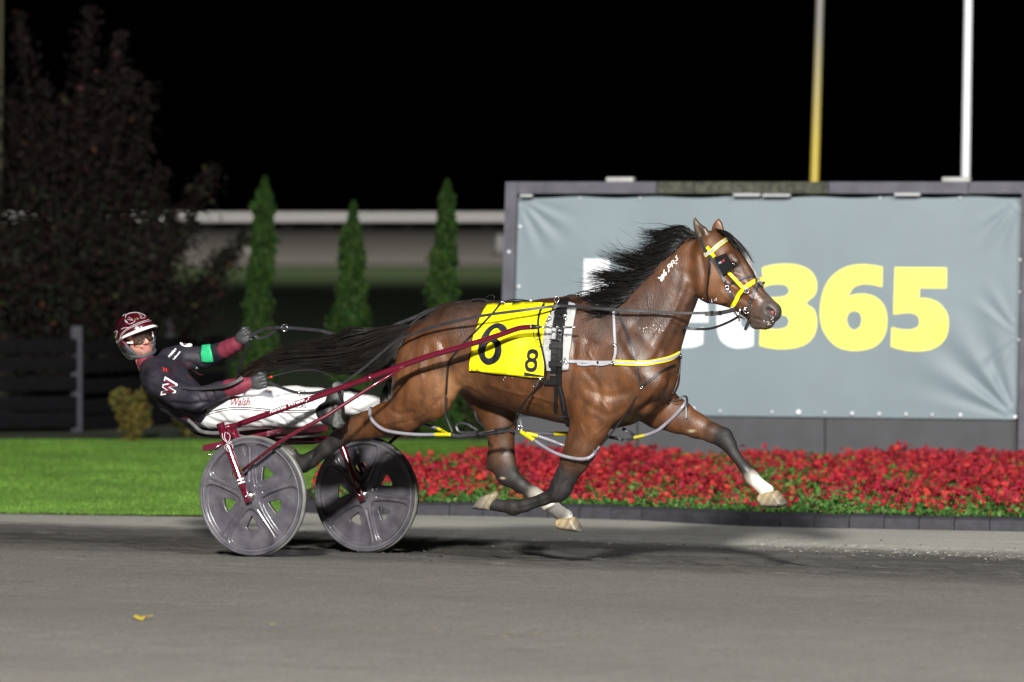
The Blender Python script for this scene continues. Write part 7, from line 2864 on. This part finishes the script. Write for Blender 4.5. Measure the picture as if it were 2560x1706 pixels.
buckle(755, 983, -.24, .016, .016, rn, .05)
rf = thing("driving_rein", "far black driving rein with bright buckle held by the raised hand", "rein", hF, group="driving reins")
pF = [(626, 842, .15), (645, 830, .14), (668, 822, .13), (711, 820, .12), (760, 823, .11), (800, 827, .10), (840, 837, .09), (870, 838, .08), (920, 830, .08), (965, 822, .09), (1000, 808, .10), (1040, 792, .11), (1080, 774, .12), (1130, 762, .13), (1250, 758, .15), (1395, 757, .16)]
free("line", pF, 8.5, M_LEAG, rf, thick=.006)
buckle(711, 820, .115, .016, .018, rf, -.02)
free("keeper", [(683, 820, .125), (688, 820, .125)], 12, M_LEA, rf, thick=.012)
free("line_tail", [(634, 838, .15), (650, 846, .15), (672, 838, .14), (690, 826, .13)], 8, M_LEAG, rf)
tl = thing("rein_tail", "loose dark end of the reins hanging between the hands and lying over the sleeve", "rein", PW(600, 920, -.1))
free("strap", [(626, 850, .14), (617, 868, .08), (606, 898, -.02), (598, 925, -.14), (594, 946, -.27)], 9, M_LEA, tl)
free("strap_end", [(606, 944, -.29), (588, 956, -.31), (560, 966, -.33), (520, 971, -.34), (485, 972, -.345), (456, 969, -.345)], 8.5, M_LEAG, tl)

# whip ---------------------------------------------------------------
wp = thing("whip", "thin bent driving whip with a red band pointing forward from the lower hand", "whip", hN)
W_ = [Vector(PW(*p)) for p in spline([(640, 957, -.20), (676, 943, -.20), (705, 935, -.20), (740, 927, -.21), (775, 925, -.23), (808, 931, -.27), (840, 949, -.36), (870, 972, -.45), (886, 985, -.52), (898, 999, -.54)], n=4)]
MB().tube(W_, list(np.linspace(.0042, .0016, len(W_))), 8).build("whip_shaft", M_LEAG, wp)
MB().tube([PW(673, 944, -.20), PW(681, 942, -.20)], .0062, 8).build("red_band", mat("band_red", (0.6, 0.02, 0.02), 0.4), wp)

# ------------------------------------------------------------------ small things on the track
lf = thing("fallen_leaf", "single yellow leaf lying on the track at lower left", "leaf", at_z(353, 1548, .055))
c = Vector(lf.location)
Lv = [c + Vector((.034 * math.cos(a) * (1 + .25 * math.cos(5 * a)), .05 * math.sin(a) * (1 + .2 * math.cos(5 * a)), .010 + .012 * math.cos(2 * a))) for a in np.linspace(0, 2 * math.pi, 20, endpoint=False)]
obj("blade", [c + Vector((0, 0, .012))] + Lv, [[0, i + 1, (i + 1) % 20 + 1] for i in range(20)], mat("leaf_yellow", (0.36, 0.28, 0.03), 0.7), lf)
MB().tube([c + Vector((.03, 0, .012)), c + Vector((.06, .01, .016))], .002, 5).build("stalk", MATS["leaf_yellow"], lf)
# dirt clods thrown and lying in the wheel lane
r = np.random.default_rng(5)
mb = MB()
for i in range(240):
    px = r.uniform(450, 2560)
    py = 1352 + 40 * r.normal() * .5 + (px - 450) * .012
    if r.uniform() < .25:
        px, py = r.normal(1085, 26), r.normal(1368, 16)
    p = at_z(px, py, .0)
    u, q_, _ = W2R(p)
    p.z = float(ground_z(np.array(q_))) + 0.004
    s = r.uniform(.002, .007) * (1.3 if r.uniform() < .1 else 1)
    Vv = [p + Vector((r.normal() * s, r.normal() * s, abs(r.normal()) * s * .8)) for _ in range(6)]
    mb.add(Vv, [[0, 1, 2], [0, 2, 3], [0, 3, 4], [0, 4, 1], [5, 2, 1], [5, 3, 2], [5, 4, 3], [5, 1, 4]])
mb.build("dirt_clods", mat("clod_dark", (0.035, 0.032, 0.03), 0.95, var=0.4), None, smooth=False, kind="stuff", label="small dark clods of track dirt scattered beneath the sulky and horse", cat="dirt")
mb = MB()
for i in range(1100):
    px = r.uniform(900, 2600)
    py = np.interp(px, [900, 1900, 2600], [1352, 1372, 1404]) + r.normal() * 6.5 - r.uniform(0, 18)
    if px < 1880 and r.uniform() < .75:
        continue
    p = at_z(px, py, ZI)
    u, q_, _ = W2R(p)
    p.z = float(ground_z(np.array(q_))) + 0.003
    s = r.uniform(.002, .0055)
    Vv = [p + Vector((r.normal() * s * 1.6, r.normal() * s, abs(r.normal()) * s * .6)) for _ in range(5)]
    mb.add(Vv, [[0, 1, 2], [0, 2, 3], [0, 3, 1], [4, 2, 1], [4, 3, 2], [4, 1, 3]])
mb.build("pale_grit", mat("grit_pale", (0.34, 0.325, 0.295), 0.9, var=0.25), None, smooth=False, kind="stuff", label="line of pale stone grit along the worked inner lane of the track", cat="gravel")

mb = MB()
for i in range(60):
    t_ = r.uniform()
    p = at_z(620 + 900 * t_ + r.normal() * 30, 1562 + 34 * t_ + r.normal() * 5, .052)
    s = r.uniform(.006, .016)
    q = [p + Vector((r.normal() * s, r.normal() * s, .004 + r.uniform(0, .004))) for _ in range(4)]
    mb.add(q, [[0, 1, 2], [0, 2, 3]])
mb.build("leaf_scraps", mat("leaf_scrap", (0.24, 0.20, 0.08), 0.8, var=0.3), None, smooth=False, kind="stuff", label="faint line of yellowish leaf scraps across the near track", cat="leaves")
